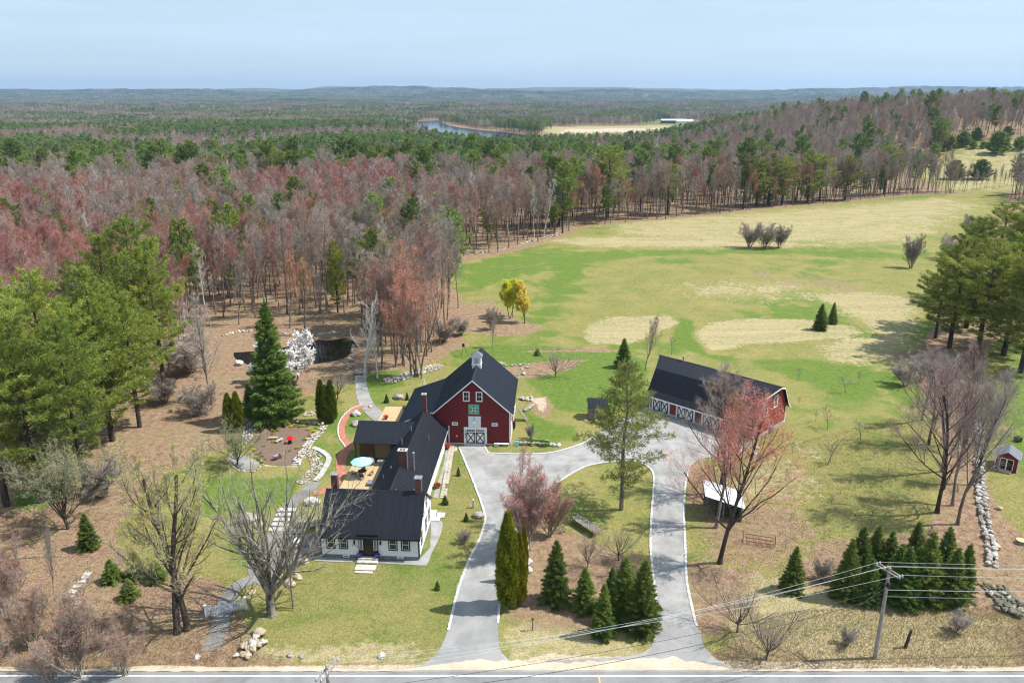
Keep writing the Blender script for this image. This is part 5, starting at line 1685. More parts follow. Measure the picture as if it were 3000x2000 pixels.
# ============================================================ small buildings
def simple_shed(name, label, x, y, rz, w, d, eave, ridge, wallm, roofm, ridge_along='x', ov=0.2):
    t = thing(name, label, 'shed', (x, y, 0), rz)
    if ridge_along == 'x':
        MB().prism([(0, 0, 0), (0, 0, eave), (0, d/2, ridge - 0.08), (0, d, eave), (0, d, 0)], (w, 0, 0)).build('wall', M[wallm], t)
        s_ = (ridge - eave) / (d/2)
        pl_ = [((-ov, -ov, eave - ov*s_), (w+ov, -ov, eave - ov*s_), (w+ov, d/2, ridge), (-ov, d/2, ridge)),
               ((w+ov, d+ov, eave - ov*s_), (-ov, d+ov, eave - ov*s_), (-ov, d/2, ridge), (w+ov, d/2, ridge))]
    else:
        MB().prism([(0, 0, 0), (w, 0, 0), (w, 0, eave), (w/2, 0, ridge - 0.08), (0, 0, eave)], (0, d, 0)).build('wall', M[wallm], t)
        s_ = (ridge - eave) / (w/2)
        pl_ = [((-ov, d+ov, eave - ov*s_), (-ov, -ov, eave - ov*s_), (w/2, -ov, ridge), (w/2, d+ov, ridge)),
               ((w+ov, -ov, eave - ov*s_), (w+ov, d+ov, eave - ov*s_), (w/2, d+ov, ridge), (w/2, -ov, ridge))]
    for A, B, C, D in pl_:
        if roofm in ('roof', 'roof_barn'):
            roof_plane(t, A, B, C, D, roofm, 0.45, 0.06, ribs=2)
        else:
            n = (Vector(B) - Vector(A)).cross(Vector(D) - Vector(A)).normalized()
            MB().prism([A, B, C, D], n * 0.05).build('roof', M[roofm], t)
    return t
sh = simple_shed('garden_shed', 'small weathered grey garden shed with dark blue roof left of the tall pine', *P(1724, 1229), R(-2), 2.9, 2.6, 2.25, 3.25, 'weathered', 'roof_barn')
MB().box(0.95, 2.0, -0.04, 0, 0.05, 1.35).build('shed_door', M['weathered'], sh)
arc = MB(); arc.tube([(1.45 + 0.85 * math.cos(a), -0.03, 1.35 + 0.75 * math.sin(a)) for a in np.linspace(0, math.pi, 10)], 0.04, 5); arc.bar((0.35, -0.03, 1.40), (2.6, -0.03, 1.40), 0.07)
arc.build('arch_trim', M['darkmetal'], sh)
MB().bar((1.35, -0.06, 2.0), (1.9, -0.08, 1.45), 0.06).build('hanging_saw', M['white'], sh)

rsd = simple_shed('red_garden_shed', 'small red garden shed with grey roof and glass double doors at the right edge', *P(2911, 1370), R(-36), 2.75, 3.0, 1.95, 2.75, 'red_shed', 'shinglegrey', 'y')
MB().box(-0.04, 0.08, -0.04, 0.0, 0, 1.9).box(2.67, 2.79, -0.04, 0, 0, 1.9).build('corner_board', M['white'], rsd)
for i in (0, 1):
    x0 = 0.55 + i * 0.83
    q = MB().box(x0, x0 + 0.07, -0.06, 0, 0.08, 1.8).box(x0 + 0.75, x0 + 0.82, -0.06, 0, 0.08, 1.8).box(x0 + 0.07, x0 + 0.75, -0.06, 0, 1.73, 1.8).box(x0 + 0.07, x0 + 0.75, -0.06, 0, 0.08, 0.15).build('door', M['white'], rsd)
    MB().box(x0 + 0.07, x0 + 0.75, -0.03, -0.01, 0.15, 1.73).build('pane', M['glass'], q)
MB().box(0.6, 2.1, -0.9, -0.07, 0.0, 0.14).build('ramp', M['deckwood'], rsd)

# open woodshed with corrugated roof sloping to the right
ws = thing('woodshed', 'open woodshed with shiny corrugated roof under the red maple', 'shed', (*P(2066, 1520), 0), R(-9))
fr = MB()
for x, y, z in ((0.1, 0.1, 3.2), (0.1, 3.7, 3.2), (2.1, 0.1, 2.65), (4.2, 0.1, 2.0), (4.2, 3.7, 2.0)): fr.box(x - 0.07, x + 0.07, y - 0.07, y + 0.07, 0, z)
fr.bar((0.0, 0.1, 3.2), (4.35, 0.1, 2.0), 0.1).bar((0.0, 3.7, 3.2), (4.35, 3.7, 2.0), 0.1)
fr.build('frame', M['weathered'], ws)
MB().box(0.02, 4.3, 3.78, 3.84, 0, 1.95).box(4.28, 4.34, 0, 3.78, 0, 1.9).build('wall', M['weathered'], ws)
cor = MB(); nn = 22
for i in range(nn):
    y0 = -0.3 + 4.5 * i / nn; y1 = y0 + 4.5 / nn; ym = (y0 + y1) / 2
    cor.add([(-0.25, y0, 3.30), (4.6, y0, 1.97), (4.6, ym, 2.04), (-0.25, ym, 3.37)], [(0, 1, 2, 3)])
    cor.add([(-0.25, ym, 3.37), (4.6, ym, 2.04), (4.6, y1, 1.97), (-0.25, y1, 3.30)], [(0, 1, 2, 3)])
cor.build('corrugated_roof', M['galv'], ws)
rl = random.Random(4)
lg = MB()
for i in range(60):
    x = 0.4 + rl.random() * 3.6; z = 0.12 + (i % 7) * 0.2
    if z > 1.2: continue
    lg.tube([(x, 0.9, z), (x, 1.5, z)], 0.09, 6)
tag(lg.build('firewood_stack', M['bark'], None, loc=ws.location[:], rotz=R(-9)), 'split firewood stacked inside the open woodshed', 'firewood')
print('t buildings', time.time() - T0)
M['bark_old'] = bark_mat('old_mottled_bark', (0.050, 0.043, 0.036), (0.30, 0.285, 0.22), 1.6)
M['bud_pink'] = leaf_mat('pinkish_buds', (0.36, 0.17, 0.13), (0.46, 0.25, 0.20), 0.15, 0.2)
# ============================================================ hero plants
def at_px(bx, by):
    x, y, z = G(bx, by)
    return (x, y, z - 0.04)
def height_of(bx, by, ty):
    x, y, z = G(bx, by)
    d = ray(bx, ty)
    return CAM_H + d[2] * y / d[1] - z
def T(pl, name, label, cat, bx, by, ty, group=None, sx=1.0, rz=None, light=False, h=None, tilt=0):
    return put(pl, name, label, cat, at_px(bx, by), h or height_of(bx, by, ty), rz, group, sx, light, tilt)

# ---- white pines, close view
PN = []
for i, (sp, cl_, dn, ir) in enumerate([(0.245, 0.16, 5.6, 0.45), (0.27, 0.22, 5.2, 0.50), (0.225, 0.12, 6.0, 0.42), (0.25, 0.34, 5.2, 0.55)]):
    w, c = pine(700 + i, 21, 0.33, cl_, sp, 1.15, 5, dn * 1.15, 9, 0.46, 0.075, ir, top=0.5, upturn=0.35)
    PN.append(Plant('white_pine', w, M['bark_dark'], c, [M['pine']], 21))
w, c = pine(720, 19, 0.26, 0.20, 0.27, 0.60, 5, 4.4, 7, 0.42, 0.075, 0.45, top=0.35, upturn=0.15, sparse=0.12)
PINE_OPEN = Plant('open_pine', w, M['bark'], c, [M['pine_open']], 19)
print('pine tris', [len(p.crown.polygons) for p in PN], len(PINE_OPEN.crown.polygons), time.time() - T0)
gl = 'white pines of the left grove'
LEFT = [  # bx, by, top y
    (60, 1290, 820), (190, 1350, 800), (330, 1290, 790), (20, 1480, 880), (120, 1470, 930), (250, 1430, 930), (360, 1180, 700), (430, 1090, 640),
    (480, 1120, 700), (300, 1130, 770), (170, 1180, 860), (-60, 1350, 860), (-70, 1180, 800), (410, 1250, 860)]
LL = ['white pine second from the left in the middle row of the left grove', 'white pine in the middle of the left grove, above the mossy patch', 'white pine on the right side of the left grove with low boughs over the slope',
      'frontmost white pine at the left picture edge', 'white pine at the front of the left grove beside the leftmost one', 'rightmost of the front white pines in the left grove, above the sage green tree', 'white pine near the top right of the left grove',
      'highest reaching white pine of the left grove, at its far right', 'white pine at the outer right corner of the left grove, boughs towards the pond', 'white pine in the centre of the upper part of the left grove', 'white pine at the back of the left grove towards the red wood',
      'white pine cut by the left picture edge in the middle row', 'white pine cut by the left picture edge in the back row', 'white pine whose boughs reach over the fallen tree']
for i, (bx, by, ty) in enumerate(LEFT):
    T(PN[i % 4], 'white_pine', LL[i], 'pine tree', bx, by, ty, gl)
for (bx, by, ty, k, lb) in [(200, 800, 630, 0, 'broad olive white pine standing alone in the red maple wood at the left'), (255, 830, 655, 3, 'darker white pine just right of the broad olive pine in the left wood'),
        (150, 810, 665, 1, 'white pine leaning against the broad olive pine in the left wood'),
        (430, 800, 600, 1, 'leftmost of the green pine group above the red maples behind the pond'), (500, 790, 590, 2, 'bushy pine in the middle of the green group behind the pond'),
        (560, 800, 620, 0, 'low pine between the two pine crowns behind the pond'), (640, 795, 585, 3, 'dark bare trunked pine at the right of the green group behind the pond'),
        (695, 870, 600, 2, 'slim pine with high crown right of the pine group behind the pond'), (735, 840, 615, 1, 'rightmost pine of the group behind the pond'), (20, 830, 690, 2, 'pine cut by the left picture edge in the red wood')]:
    T(PN[k], 'white_pine', lb, 'pine tree', bx, by, ty)
T(PN[2], 'white_pine', 'slender bright green pine with layered boughs standing between pond and field', 'pine tree', 990, 915, 705, sx=0.72)
T(PINE_OPEN, 'open_pine', 'tall open crowned pine with bare lower trunk on the island lawn before the garage', 'pine tree', 1820, 1492, 1068, sx=1.0)
# pines along the right boundary
for i, (bx, by, ty, k) in enumerate([(2780, 1020, 700, 0), (2860, 1050, 705, 1), (2940, 1040, 690, 2), (2830, 960, 640, 0), (2990, 1090, 740, 0), (2900, 880, 600, 1), (2985, 900, 560, 2), (3040, 1010, 660, 3), (2740, 990, 770, 1)]):
    lb = ['left front pine of the right boundary grove, throwing its shadow on the brown grass', 'big pine in the middle of the right boundary grove', 'grey green pine at the right of the boundary grove', 'tall pine behind the middle of the boundary grove',
          'low spreading pine at the right picture edge above the lawn', 'dark pine at the back of the right boundary grove', 'pine at the right edge behind the boundary grove', 'pine cut by the right picture edge', 'small pine at the field side of the boundary grove'][i]
    T(PN[k], 'white_pine', lb, 'pine tree', bx, by, ty, sx=1.3)
# big dark pines and pines on the far field edge
FEL = ['leftmost and darkest of the big pine trio at the far field edge', 'middle and largest of the big pine trio at the far field edge', 'right one of the big pine trio at the far field edge', 'tall pale green pine at the far field edge right of the trio',
       'slim pine just right of the tall pale green one at the far field edge', 'round topped pine standing alone at the far field edge', 'broad pine crown above the far right part of the field edge', 'pine behind the wood edge left of the big trio', 'pine crown rising behind the big trio',
       'bright conical pine above the left part of the far field edge', 'bright ragged pine nearest the field corner on the wood edge', 'dark topped pine on bare trunk in the middle of the field edge', 'left one of the paired pines on the hill crest', 'right one of the paired pines on the hill crest', 'left one of the small pines on the middle of the hill crest',
       'right one of the small pines on the middle of the hill crest', 'pine on the right part of the hill crest', 'tallest pine on the hill crest at the far right', 'dark pine standing in the bare wood below the paired crest pines', 'ragged pine at the top of the hillside meadow']
for i, (bx, by, ty, k) in enumerate([(2215, 606, 462, 0), (2250, 602, 450, 2), (2290, 600, 458, 1), (2365, 594, 440, 2), (2400, 590, 455, 3), (2475, 586, 458, 0), (2590, 570, 428, 3), (2085, 560, 440, 1), (2225, 520, 410, 1),
        (1780, 640, 430, 0), (1640, 660, 462, 2), (1955, 630, 480, 3), (2565, 350, 285, 0), (2585, 345, 284, 1), (2655, 345, 283, 2), (2720, 350, 286, 1), (2820, 330, 275, 0), (2940, 340, 270, 3), (2500, 380, 326, 2), (2760, 420, 350, 3)]):
    T(PN[k], 'white_pine', FEL[i], 'pine tree', bx, by, ty, 'pines on the far field edge' if i < 12 else 'pines on the hill crest', sx=1.5)
print('t pines', time.time() - T0)

# ---- spruces
SP = []
for i in range(3):
    w, c = spruce(740 + i, 9, 0.20 + 0.012 * i, 0.34, 9, 30, 4, 0.28, 0.06, irr=0.3)
    SP.append(Plant('spruce', w, M['bark_dark'], c, [M['spruce']], 9))
w, c = spruce(750, 15, 0.215, 0.42, 9, 20, 4, 0.38, 0.085, 0.04, 0.25, 0.38, bulge=0.85)
BIGSP = Plant('spruce', w, M['bark_dark'], c, [M['spruce']], 15)
print('spruce tris', [len(p.crown.polygons) for p in SP], len(BIGSP.crown.polygons), time.time() - T0)
T(BIGSP, 'spruce', 'tall dark spruce in front of the pond, above the rock garden', 'spruce tree', 808, 1232, 902, sx=1.05)
T(SP[1], 'spruce', 'low bushy spruce at the left foot of the tall dark spruce', 'spruce tree', 735, 1215, 1125, sx=1.3)
clu = [(2475, 1750, 1585, 'leftmost tall spruce of the right cluster, at its front'), (2510, 1700, 1550, 'second spruce from the left at the back of the right cluster'), (2555, 1690, 1545, 'third spruce from the left at the back of the right cluster'), (2595, 1695, 1560, 'spruce in the back row left of the pole top in the right cluster'),
       (2540, 1765, 1640, 'shorter spruce at the front left of the right cluster'), (2640, 1770, 1610, 'spruce directly right of the utility pole at the front of the cluster'), (2665, 1700, 1535, 'slim spruce with the highest top in the middle of the right cluster'),
       (2700, 1760, 1565, 'spruce at the front middle of the right cluster'), (2755, 1715, 1550, 'tall spruce at the back right of the right cluster'), (2780, 1765, 1610, 'spruce at the front right of the right cluster'), (2815, 1745, 1600, 'rightmost spruce of the right cluster'), (2620, 1745, 1600, 'spruce behind the utility pole in the right cluster')]
for i, (bx, by, ty, lb) in enumerate(clu):
    T(SP[i % 3], 'spruce', lb, 'spruce tree', bx, by, ty, 'spruces clustered behind the utility pole', sx=1.3 if i % 2 else 1.2)
for i, (bx, by, ty, lb, sx) in enumerate([(2320, 1728, 1605, 'single small spruce left of the right cluster', 1.1), (1628, 1760, 1590, 'spruce at the left of the island group right of the arborvitae', 1.0), (1712, 1785, 1665, 'second spruce of the island group', 1.1),
        (1765, 1860, 1715, 'front spruce of the island group nearest the road', 0.95), (1825, 1810, 1640, 'broad spruce in the middle of the island group', 1.15), (1880, 1845, 1650, 'spruce beside the right drive in the island group', 1.0), (1790, 1775, 1665, 'small spruce hidden behind the island group', 1.0),
        (1826, 1075, 995, 'dark young spruce on the lawn behind the tall open pine', 1.3), (2402, 966, 893, 'left one of two little spruces on the tan patch of the field', 1.15), (2438, 948, 888, 'right one of two little spruces on the tan patch of the field', 1.0),
        (262, 1605, 1508, 'little spruce on the brown slope at the left', 1.2), (1574, 1040, 1020, 'tiny golden conifer on the lawn behind the barn', 1.8), (1133, 1178, 1154, 'small cone shaped shrub left of the grey boulder', 1.3), (1193, 1170, 1149, 'small cone shaped shrub right of the grey boulder', 1.2),
        (1343, 1392, 1366, 'narrow little conifer on the lawn strip beside the walk', 0.9), (1304, 1475, 1450, 'blueish little shrub by the walk steps', 1.6), (1366, 1525, 1502, 'little spruce on the lawn strip near the boulder', 1.3), (1282, 1725, 1700, 'little conifer on the front lawn', 1.2)]):
    T(SP[i % 3], 'spruce', lb, 'spruce tree' if i < 11 else 'shrub', bx, by, ty, sx=sx * 1.2)
# wide dark shrubs under the yellow tree
for i, (bx, by, h_, sx) in enumerate([(330, 1700, 2.6, 2.2), (400, 1690, 3.0, 2.0), (460, 1700, 2.4, 2.2), (380, 1750, 2.2, 2.4)]):
    T(SP[i % 3], 'evergreen_shrub', ['spreading evergreen bush left of the double trunked tree', 'tallest evergreen bush behind the double trunked tree', 'evergreen bush at the right of the bush group under the yellow tree', 'lowest evergreen bush in front of the stepping stones'][i], 'bush', bx, by, 0, sx=sx, h=h_)

# ---- arborvitae
def arb(seed, h, r, n, mat, cols=1):
    w, c = spindle(seed, h, r, n, 3, 0.24, 0.10, cols=cols)
    return Plant('arborvitae', w, M['bark'], c, [M[mat]], h)
AR1 = arb(760, 8, 0.80, 9000, 'arbor'); AR2 = arb(761, 5, 0.62, 3800, 'arbor'); AR3 = arb(762, 5, 0.50, 3400, 'arbor_dark')
for bx, by, ty, sx, lb in [(1488, 1778, 1500, 0.95, 'tallest of the golden green arborvitae beside the left drive'), (1520, 1770, 1560, 0.85, 'golden green arborvitae leaning on the tallest one beside the drive'), (1535, 1700, 1540, 0.6, 'slim arborvitae at the back of the pair beside the drive')]:
    T(AR1, 'arborvitae', lb, 'arborvitae', bx, by, ty, sx=sx)
for bx, by, ty, lb in [(676, 1262, 1152, 'left one of the golden arborvitae pair left of the rock garden'), (700, 1262, 1148, 'right one of the golden arborvitae pair left of the rock garden')]:
    T(AR2, 'arborvitae', lb, 'arborvitae', bx, by, ty)
for bx, by, ty, lb in [(945, 1232, 1112, 'left one of the three narrow arborvitae by the brick path'), (958, 1238, 1128, 'short middle one of the three narrow arborvitae by the brick path'), (974, 1236, 1113, 'right one of the three narrow arborvitae by the brick path')]:
    T(AR3, 'arborvitae', lb, 'arborvitae', bx, by, ty)
print('t conifers', time.time() - T0)

# ---- bare hero trees
def bp(name, tm, cms, hh, **kw):
    return bare_plant(name, tm, cms, hh, **kw)
oldtree = bp('old_tree', 'bark_old', ['tw_grey', 'tw_grey'], 13, seed=801, h=13, r0=0.62, clear=0.13, nl=12, ang=(10, 52), nb=9, nt=5, ntw=5, twl=0.75, tww=0.020, up=0.12, vase=True, wob=0.05, nside=9, mid=4)
T(oldtree, 'old_tree', 'big old leafless tree with lichen pale spreading limbs left of the house front', 'tree', 795, 1800, 1385, rz=0.4, sx=0.8)
T(bare_plant('young_tree', 'bark', ['tw_grey'], 8, seed=802, h=8, r0=0.12, clear=0.25, nl=12, ang=(25, 60), nb=5, nt=4, ntw=5, twl=0.6, tww=0.022), 'young_tree', 'slim grey leafless tree between the old tree and the front lawn', 'tree', 860, 1780, 1590, rz=1.0)
yell = bp('budding_tree', 'bark_dark', ['tw_grey', 'bud_yellow'], 16, seed=803, h=16, r0=0.34, clear=0.16, nl=15, ang=(15, 58), ratio=0.40, nb=8, nt=6, ntw=7, twl=0.7, tww=0.024, up=0.16, bud=0.085, budn=1, wob=0.04, nside=8, prof=lambda k: 1.05 - 0.55 * k)
T(yell, 'budding_tree', 'left trunk of the two tall trees hazed with yellow green buds near the fence', 'tree', 520, 1852, 1330, rz=2.0)
T(yell, 'budding_tree', 'right trunk of the two tall trees hazed with yellow green buds near the fence', 'tree', 550, 1842, 1310, rz=4.6, sx=0.9)
maple = bp('red_maple', 'bark_dark', ['tw_red', 'bud_red', ], 17, seed=804, h=17, r0=0.24, clear=0.20, nl=20, ang=(14, 44), ratio=0.46, nb=9, nt=7, ntw=8, twl=0.65, tww=0.012, up=0.14, bud=0.075, budn=1, nside=8, prof=lambda k: 1.15 - 0.75 * k)
T(maple, 'red_maple', 'large red budding maple by the right drive in front of the garage', 'tree', 2108, 1648, 1140, rz=0.6, tilt=-4, sx=1.1)
mapo = bp('orange_maple', 'bark', ['tw_brown', 'bud_orange'], 14, seed=805, h=14, r0=0.24, clear=0.22, nl=14, ang=(15, 45), ratio=0.42, nb=7, nt=5, ntw=7, twl=0.6, tww=0.022, up=0.14, bud=0.085, nside=7, prof=lambda k: 1.1 - 0.7 * k)
T(mapo, 'orange_maple', 'orange budding maple behind the large red maple', 'tree', 2098, 1545, 1160, rz=2.2, sx=0.85)
grey1 = bp('bare_tree', 'bark_dark', ['tw_plum'], 14, seed=806, h=14, r0=0.20, clear=0.18, nl=20, ang=(14, 58), ratio=0.44, nb=9, nt=7, ntw=8, twl=0.75, tww=0.014, up=0.16, nside=8, prof=lambda k: 1.1 - 0.7 * k)
grey2 = bp('bare_tree', 'bark', ['tw_grey'], 14, seed=807, h=14, r0=0.18, clear=0.22, nl=18, ang=(12, 48), ratio=0.40, nb=9, nt=6, ntw=8, twl=0.75, tww=0.014, up=0.14, nside=7, prof=lambda k: 1.1 - 0.7 * k)
T(grey1, 'bare_tree', 'round plum grey leafless tree against the garage roof', 'tree', 2112, 1440, 1065, rz=1.1, sx=1.15)
T(grey2, 'bare_tree', 'leafless tree with rising grey boughs on the slope left of the tall spruce', 'tree', 622, 1184, 880, rz=0.3)
vasem = bp('multi_stem_maple', 'bark', ['tw_brown', 'bud_red'], 14, seed=808, h=14, r0=0.17, clear=0.2, nl=34, ang=(10, 34), ratio=0.36, nb=7, nt=5, ntw=6, twl=0.65, tww=0.014, up=0.12, stems=6, stemspread=0.20, bud=0.075, nside=6, prof=lambda k: 1.1 - 0.6 * k)
T(vasem, 'multi_stem_maple', 'many stemmed reddish maple behind the barn near the field', 'tree', 1222, 1100, 790, rz=0.5)
T(vasem, 'multi_stem_maple', 'many stemmed grey maple with dark trunk left of the one nearest the field', 'tree', 1175, 1068, 740, rz=2.9, sx=0.9)
T(grey2, 'bare_tree', 'slim leafless tree by the rocks behind the lean-to roof', 'tree', 1235, 1108, 880, rz=2.0, sx=0.7)
for i, (bx, by, ty, sx, lb) in enumerate([(1120, 1010, 760, 1.0, 'reddish many stemmed maple behind the birches'), (1265, 1030, 800, 0.9, 'reddish maple standing closest to the hay field'), (1190, 960, 700, 1.0, 'tall reddish maple in the middle of the group by the field corner'), (1255, 925, 720, 1.0, 'reddish maple at the field corner of the wood'), (1110, 930, 720, 0.9, 'maple behind the slender bright pine'), (1060, 960, 760, 0.8, 'grey maple at the right end of the pond')]):
    T(vasem if i % 2 == 0 else grey2, 'bare_maple', lb, 'tree', bx, by, ty, rz=i * 1.1, sx=sx)
for i, (bx, by, ty, lb) in enumerate([(850, 960, 740, 'orange brown leafless tree on the far bank of the pond'), (893, 985, 760, 'dark trunked leafless tree on the stone bank of the pond'), (948, 946, 780, 'leafless tree on the green patch behind the pond'), (700, 950, 740, 'leafless tree on the far left bank of the pond')]):
    T(mapo if i < 2 else grey2, 'bare_tree', lb, 'tree', bx, by, ty, sx=0.8)
birch = bp('birch_tree', 'bark_birch', ['tw_pale'], 13, seed=809, h=13, r0=0.20, clear=0.16, nl=15, ang=(18, 48), ratio=0.36, nb=7, nt=4, ntw=3, twl=0.6, tww=0.022, up=0.12, nside=7, stems=1, lean=0.1)
T(birch, 'birch_tree', 'white birch with spreading limbs standing at the end of the gravel path', 'birch tree', 1069, 1106, 862, rz=1.0, sx=1.15)
T(birch, 'birch_tree', 'smaller leaning white birch right of the path end', 'birch tree', 1106, 1106, 930, rz=3.6, sx=0.9)
T(birch, 'dead_birch', 'white limbed leafless tree behind the right boundary trees', 'birch tree', 2735, 1180, 1030, rz=0.2, sx=1.6)
# willows, small field trees
wil = bp('willow', 'bark_dark', ['bud_lime', 'bud_lime'], 9, seed=811, h=9, r0=0.14, clear=0.22, nl=20, ang=(12, 42), ratio=0.36, nb=6, nt=5, ntw=8, twl=0.7, tww=0.035, up=0.14, stems=3, bud=0.17, budn=2, prof=lambda k: 1.0 - 0.55 * k, stemspread=0.15)
wil2 = bp('willow', 'bark_dark', ['bud_gold', 'bud_gold'], 9, seed=812, h=9, r0=0.12, clear=0.16, nl=20, ang=(12, 40), ratio=0.36, nb=6, nt=5, ntw=8, twl=0.7, tww=0.032, up=0.14, stems=2, bud=0.14, budn=2, prof=lambda k: 1.0 - 0.55 * k, stemspread=0.12)
T(wil, 'willow', 'lime yellow willow at the edge of the field', 'willow tree', 1498, 930, 812)
T(wil2, 'willow', 'golden willow in front of the lime one', 'willow tree', 1536, 947, 832)
T(grey2, 'bare_tree', 'thin leafless tree just behind the barn roof', 'tree', 1443, 1020, 930, sx=0.8)
T(grey2, 'bare_tree', 'leafless vase shaped tree left of the garage roof', 'tree', 1890, 1085, 922, rz=4.0, sx=0.85)
apple = bp('apple_tree', 'bark_dark', ['tw_grey'], 6, seed=813, h=6, r0=0.13, clear=0.16, nl=12, ang=(20, 60), ratio=0.5, nb=8, nt=6, ntw=7, twl=0.45, tww=0.014, up=0.2, nside=7, vase=True)
T(apple, 'apple_tree', 'gnarled leafless apple tree on the lawn right of the barn', 'tree', 1627, 1103, 1018, sx=1.25)
T(apple, 'apple_tree', 'low leafless fruit tree on the island behind the spruces', 'tree', 1812, 1640, 1540, sx=1.2, rz=2.0)
T(apple, 'apple_tree', 'leafless fruit tree left on the island near the cart', 'tree', 1722, 1660, 1560, rz=3.0)
T(apple, 'ornamental_tree', 'twiggy grey ornamental tree beside the three narrow arborvitae', 'tree', 990, 1168, 1085, rz=1.4, sx=1.5)
T(apple, 'leaning_tree', 'dark leaning old tree at the foot of the drive, right verge', 'tree', 2160, 1850, 1700, rz=0.9, sx=1.3)
T(apple, 'leaning_tree', 'bent leafless tree on the right verge nearer the road', 'tree', 2245, 1930, 1790, rz=5.2, sx=1.2)
shrubm = bp('lilac', 'bark_pale', ['tw_brown', 'bud_pink'], 9, seed=814, h=9, r0=0.10, clear=0.12, nl=70, ang=(14, 40), ratio=0.34, nb=6, nt=4, ntw=5, twl=0.5, tww=0.013, up=0.14, stems=9, stemspread=0.30, bud=0.06, nside=5)
T(shrubm, 'lilac', 'large many stemmed reddish shrub between the left drive and the island', 'shrub', 1545, 1605, 1350, rz=0.5)
T(shrubm, 'lilac', 'lower part of the reddish shrub thicket beside the round cart', 'shrub', 1610, 1570, 1420, rz=2.5)
redsh = bp('red_thicket', 'bark_pale', ['tw_grey', 'bud_pink'], 7, seed=815, h=7, r0=0.085, clear=0.10, nl=44, ang=(10, 38), ratio=0.36, nb=5, nt=4, ntw=4, twl=0.6, tww=0.014, up=0.12, stems=9, stemspread=0.32, bud=0.055, nside=5)
for i, (bx, by, ty, lb) in enumerate([(90, 1900, 1720, 'red budded thicket in the lower left corner'), (230, 1985, 1740, 'pale stemmed red budded thicket beside the road at the lower left'), (20, 1800, 1600, 'brown red thicket at the left picture edge'), (370, 1975, 1830, 'thin grey thicket left of the double trunked tree'), (-20, 1990, 1780, 'red thicket cut by the lower left corner'), (150, 2010, 1850, 'low red thicket on the road verge, lower left')]):
    T(redsh, 'red_thicket', lb, 'shrub', bx, by, ty, rz=i * 1.3)
# wood edge along the right boundary: bare trees
RWL = ['leafless tree at the field side of the stone wall row, behind the spruces', 'leafless tree beside the stone wall with forked dark trunk', 'nearest leafless tree of the stone wall row, by the spruce cluster', 'leafless tree at the back of the wall row where the lawn begins',
       'leafless tree in the middle of the wall row on the lawn side', 'leafless tree near the red shed, standing over the stone wall', 'leafless tree behind the wall row towards the boundary pines', 'farthest leafless tree of the wall row, below the pines']
for i, (bx, by, ty, sx) in enumerate([(2745, 1500, 1050, 0.9), (2790, 1480, 1090, 0.8), (2805, 1535, 1080, 0.75), (2720, 1300, 1010, 0.9), (2760, 1380, 1020, 0.8), (2860, 1420, 1100, 0.8), (2830, 1300, 1000, 0.8), (2700, 1230, 1000, 0.9)]):
    T(grey1 if i % 3 == 0 else grey2, 'bare_tree', RWL[i], 'tree', bx, by, ty, 'leafless trees along the right stone wall', sx=sx * 1.25, tilt=-3)
# bushes in the field and on the boundary
bush = bp('bare_bush', 'bark', ['tw_grey'], 5, seed=816, h=5, r0=0.06, clear=0.05, nl=50, ang=(14, 45), ratio=0.4, nb=5, nt=4, ntw=5, twl=0.5, tww=0.018, up=0.12, stems=10, stemspread=0.30, nside=4)
for i, (bx, by, ty, sx, lb) in enumerate([(2195, 725, 655, 1.2, 'left part of the leafless thicket standing in the hay field'), (2240, 727, 652, 1.2, 'middle part of the leafless thicket standing in the hay field'), (2282, 726, 660, 1.1, 'right part of the leafless thicket standing in the hay field'),
        (2668, 785, 690, 0.8, 'single clump of leafless stems in the field near the right boundary'), (2650, 1130, 1060, 1.5, 'dark red bush in the shade of the boundary pines'), (2700, 1110, 1040, 1.5, 'dark bush below the boundary pines'),
        (1350, 980, 930, 1.6, 'brown brush beside the field behind the barn'), (1300, 1000, 930, 1.5, 'brown brush left of the bird feeder'), (1440, 965, 900, 0.9, 'grey green bush behind the barn roof'), (2405, 1700, 1640, 1.2, 'red brown bush between the single spruce and the cluster'),
        (1360, 1590, 1555, 1.5, 'small leafless bush on the lawn strip beside the drive'), (1555, 1285, 1245, 0.9, 'thin leafless bush on the lawn right of the barn'), (2790, 760, 690, 1.4, 'grey thicket at the field end of the boundary wood'), (2850, 700, 630, 1.4, 'pale grey thicket where the boundary meets the field'),
        (2800, 1850, 1790, 1.3, 'low brush on the verge right of the broken post'), (2480, 1890, 1840, 1.2, 'low brush on the verge left of the utility pole'), (300, 1455, 1350, 1.6, 'grey leafless bush below the left grove'), (590, 1215, 1130, 1.7, 'leafless bush left of the tall spruce'), (560, 1090, 985, 2.0, 'pale leafless bush beside the pond water'), (480, 1180, 1100, 1.6, 'brush in front of the fallen tree')]):
    T(bush, 'bare_bush', lb, 'bush', bx, by, ty, sx=sx, rz=i)
sage = bp('sage_tree', 'bark_dark', ['tw_grey', 'leaf_sage'], 9, seed=817, h=9, r0=0.26, clear=0.10, nl=13, ang=(10, 55), ratio=0.4, nb=7, nt=5, ntw=7, twl=0.5, tww=0.022, up=0.14, bud=0.12, budn=2, vase=True, nside=7)
T(sage, 'sage_green_tree', 'old crooked tree with sage green young leaves below the left grove', 'tree', 200, 1548, 1290, rz=1.0)
T(sage, 'sage_green_tree', 'small tree with sage green leaves left of the rock garden', 'tree', 695, 1360, 1240, rz=4.0, sx=1.2)
T(grey2, 'bare_tree', 'thin bare tree with a straight pale trunk on the brown slope at the left', 'tree', 160, 1755, 1530, rz=4.4, sx=0.45)
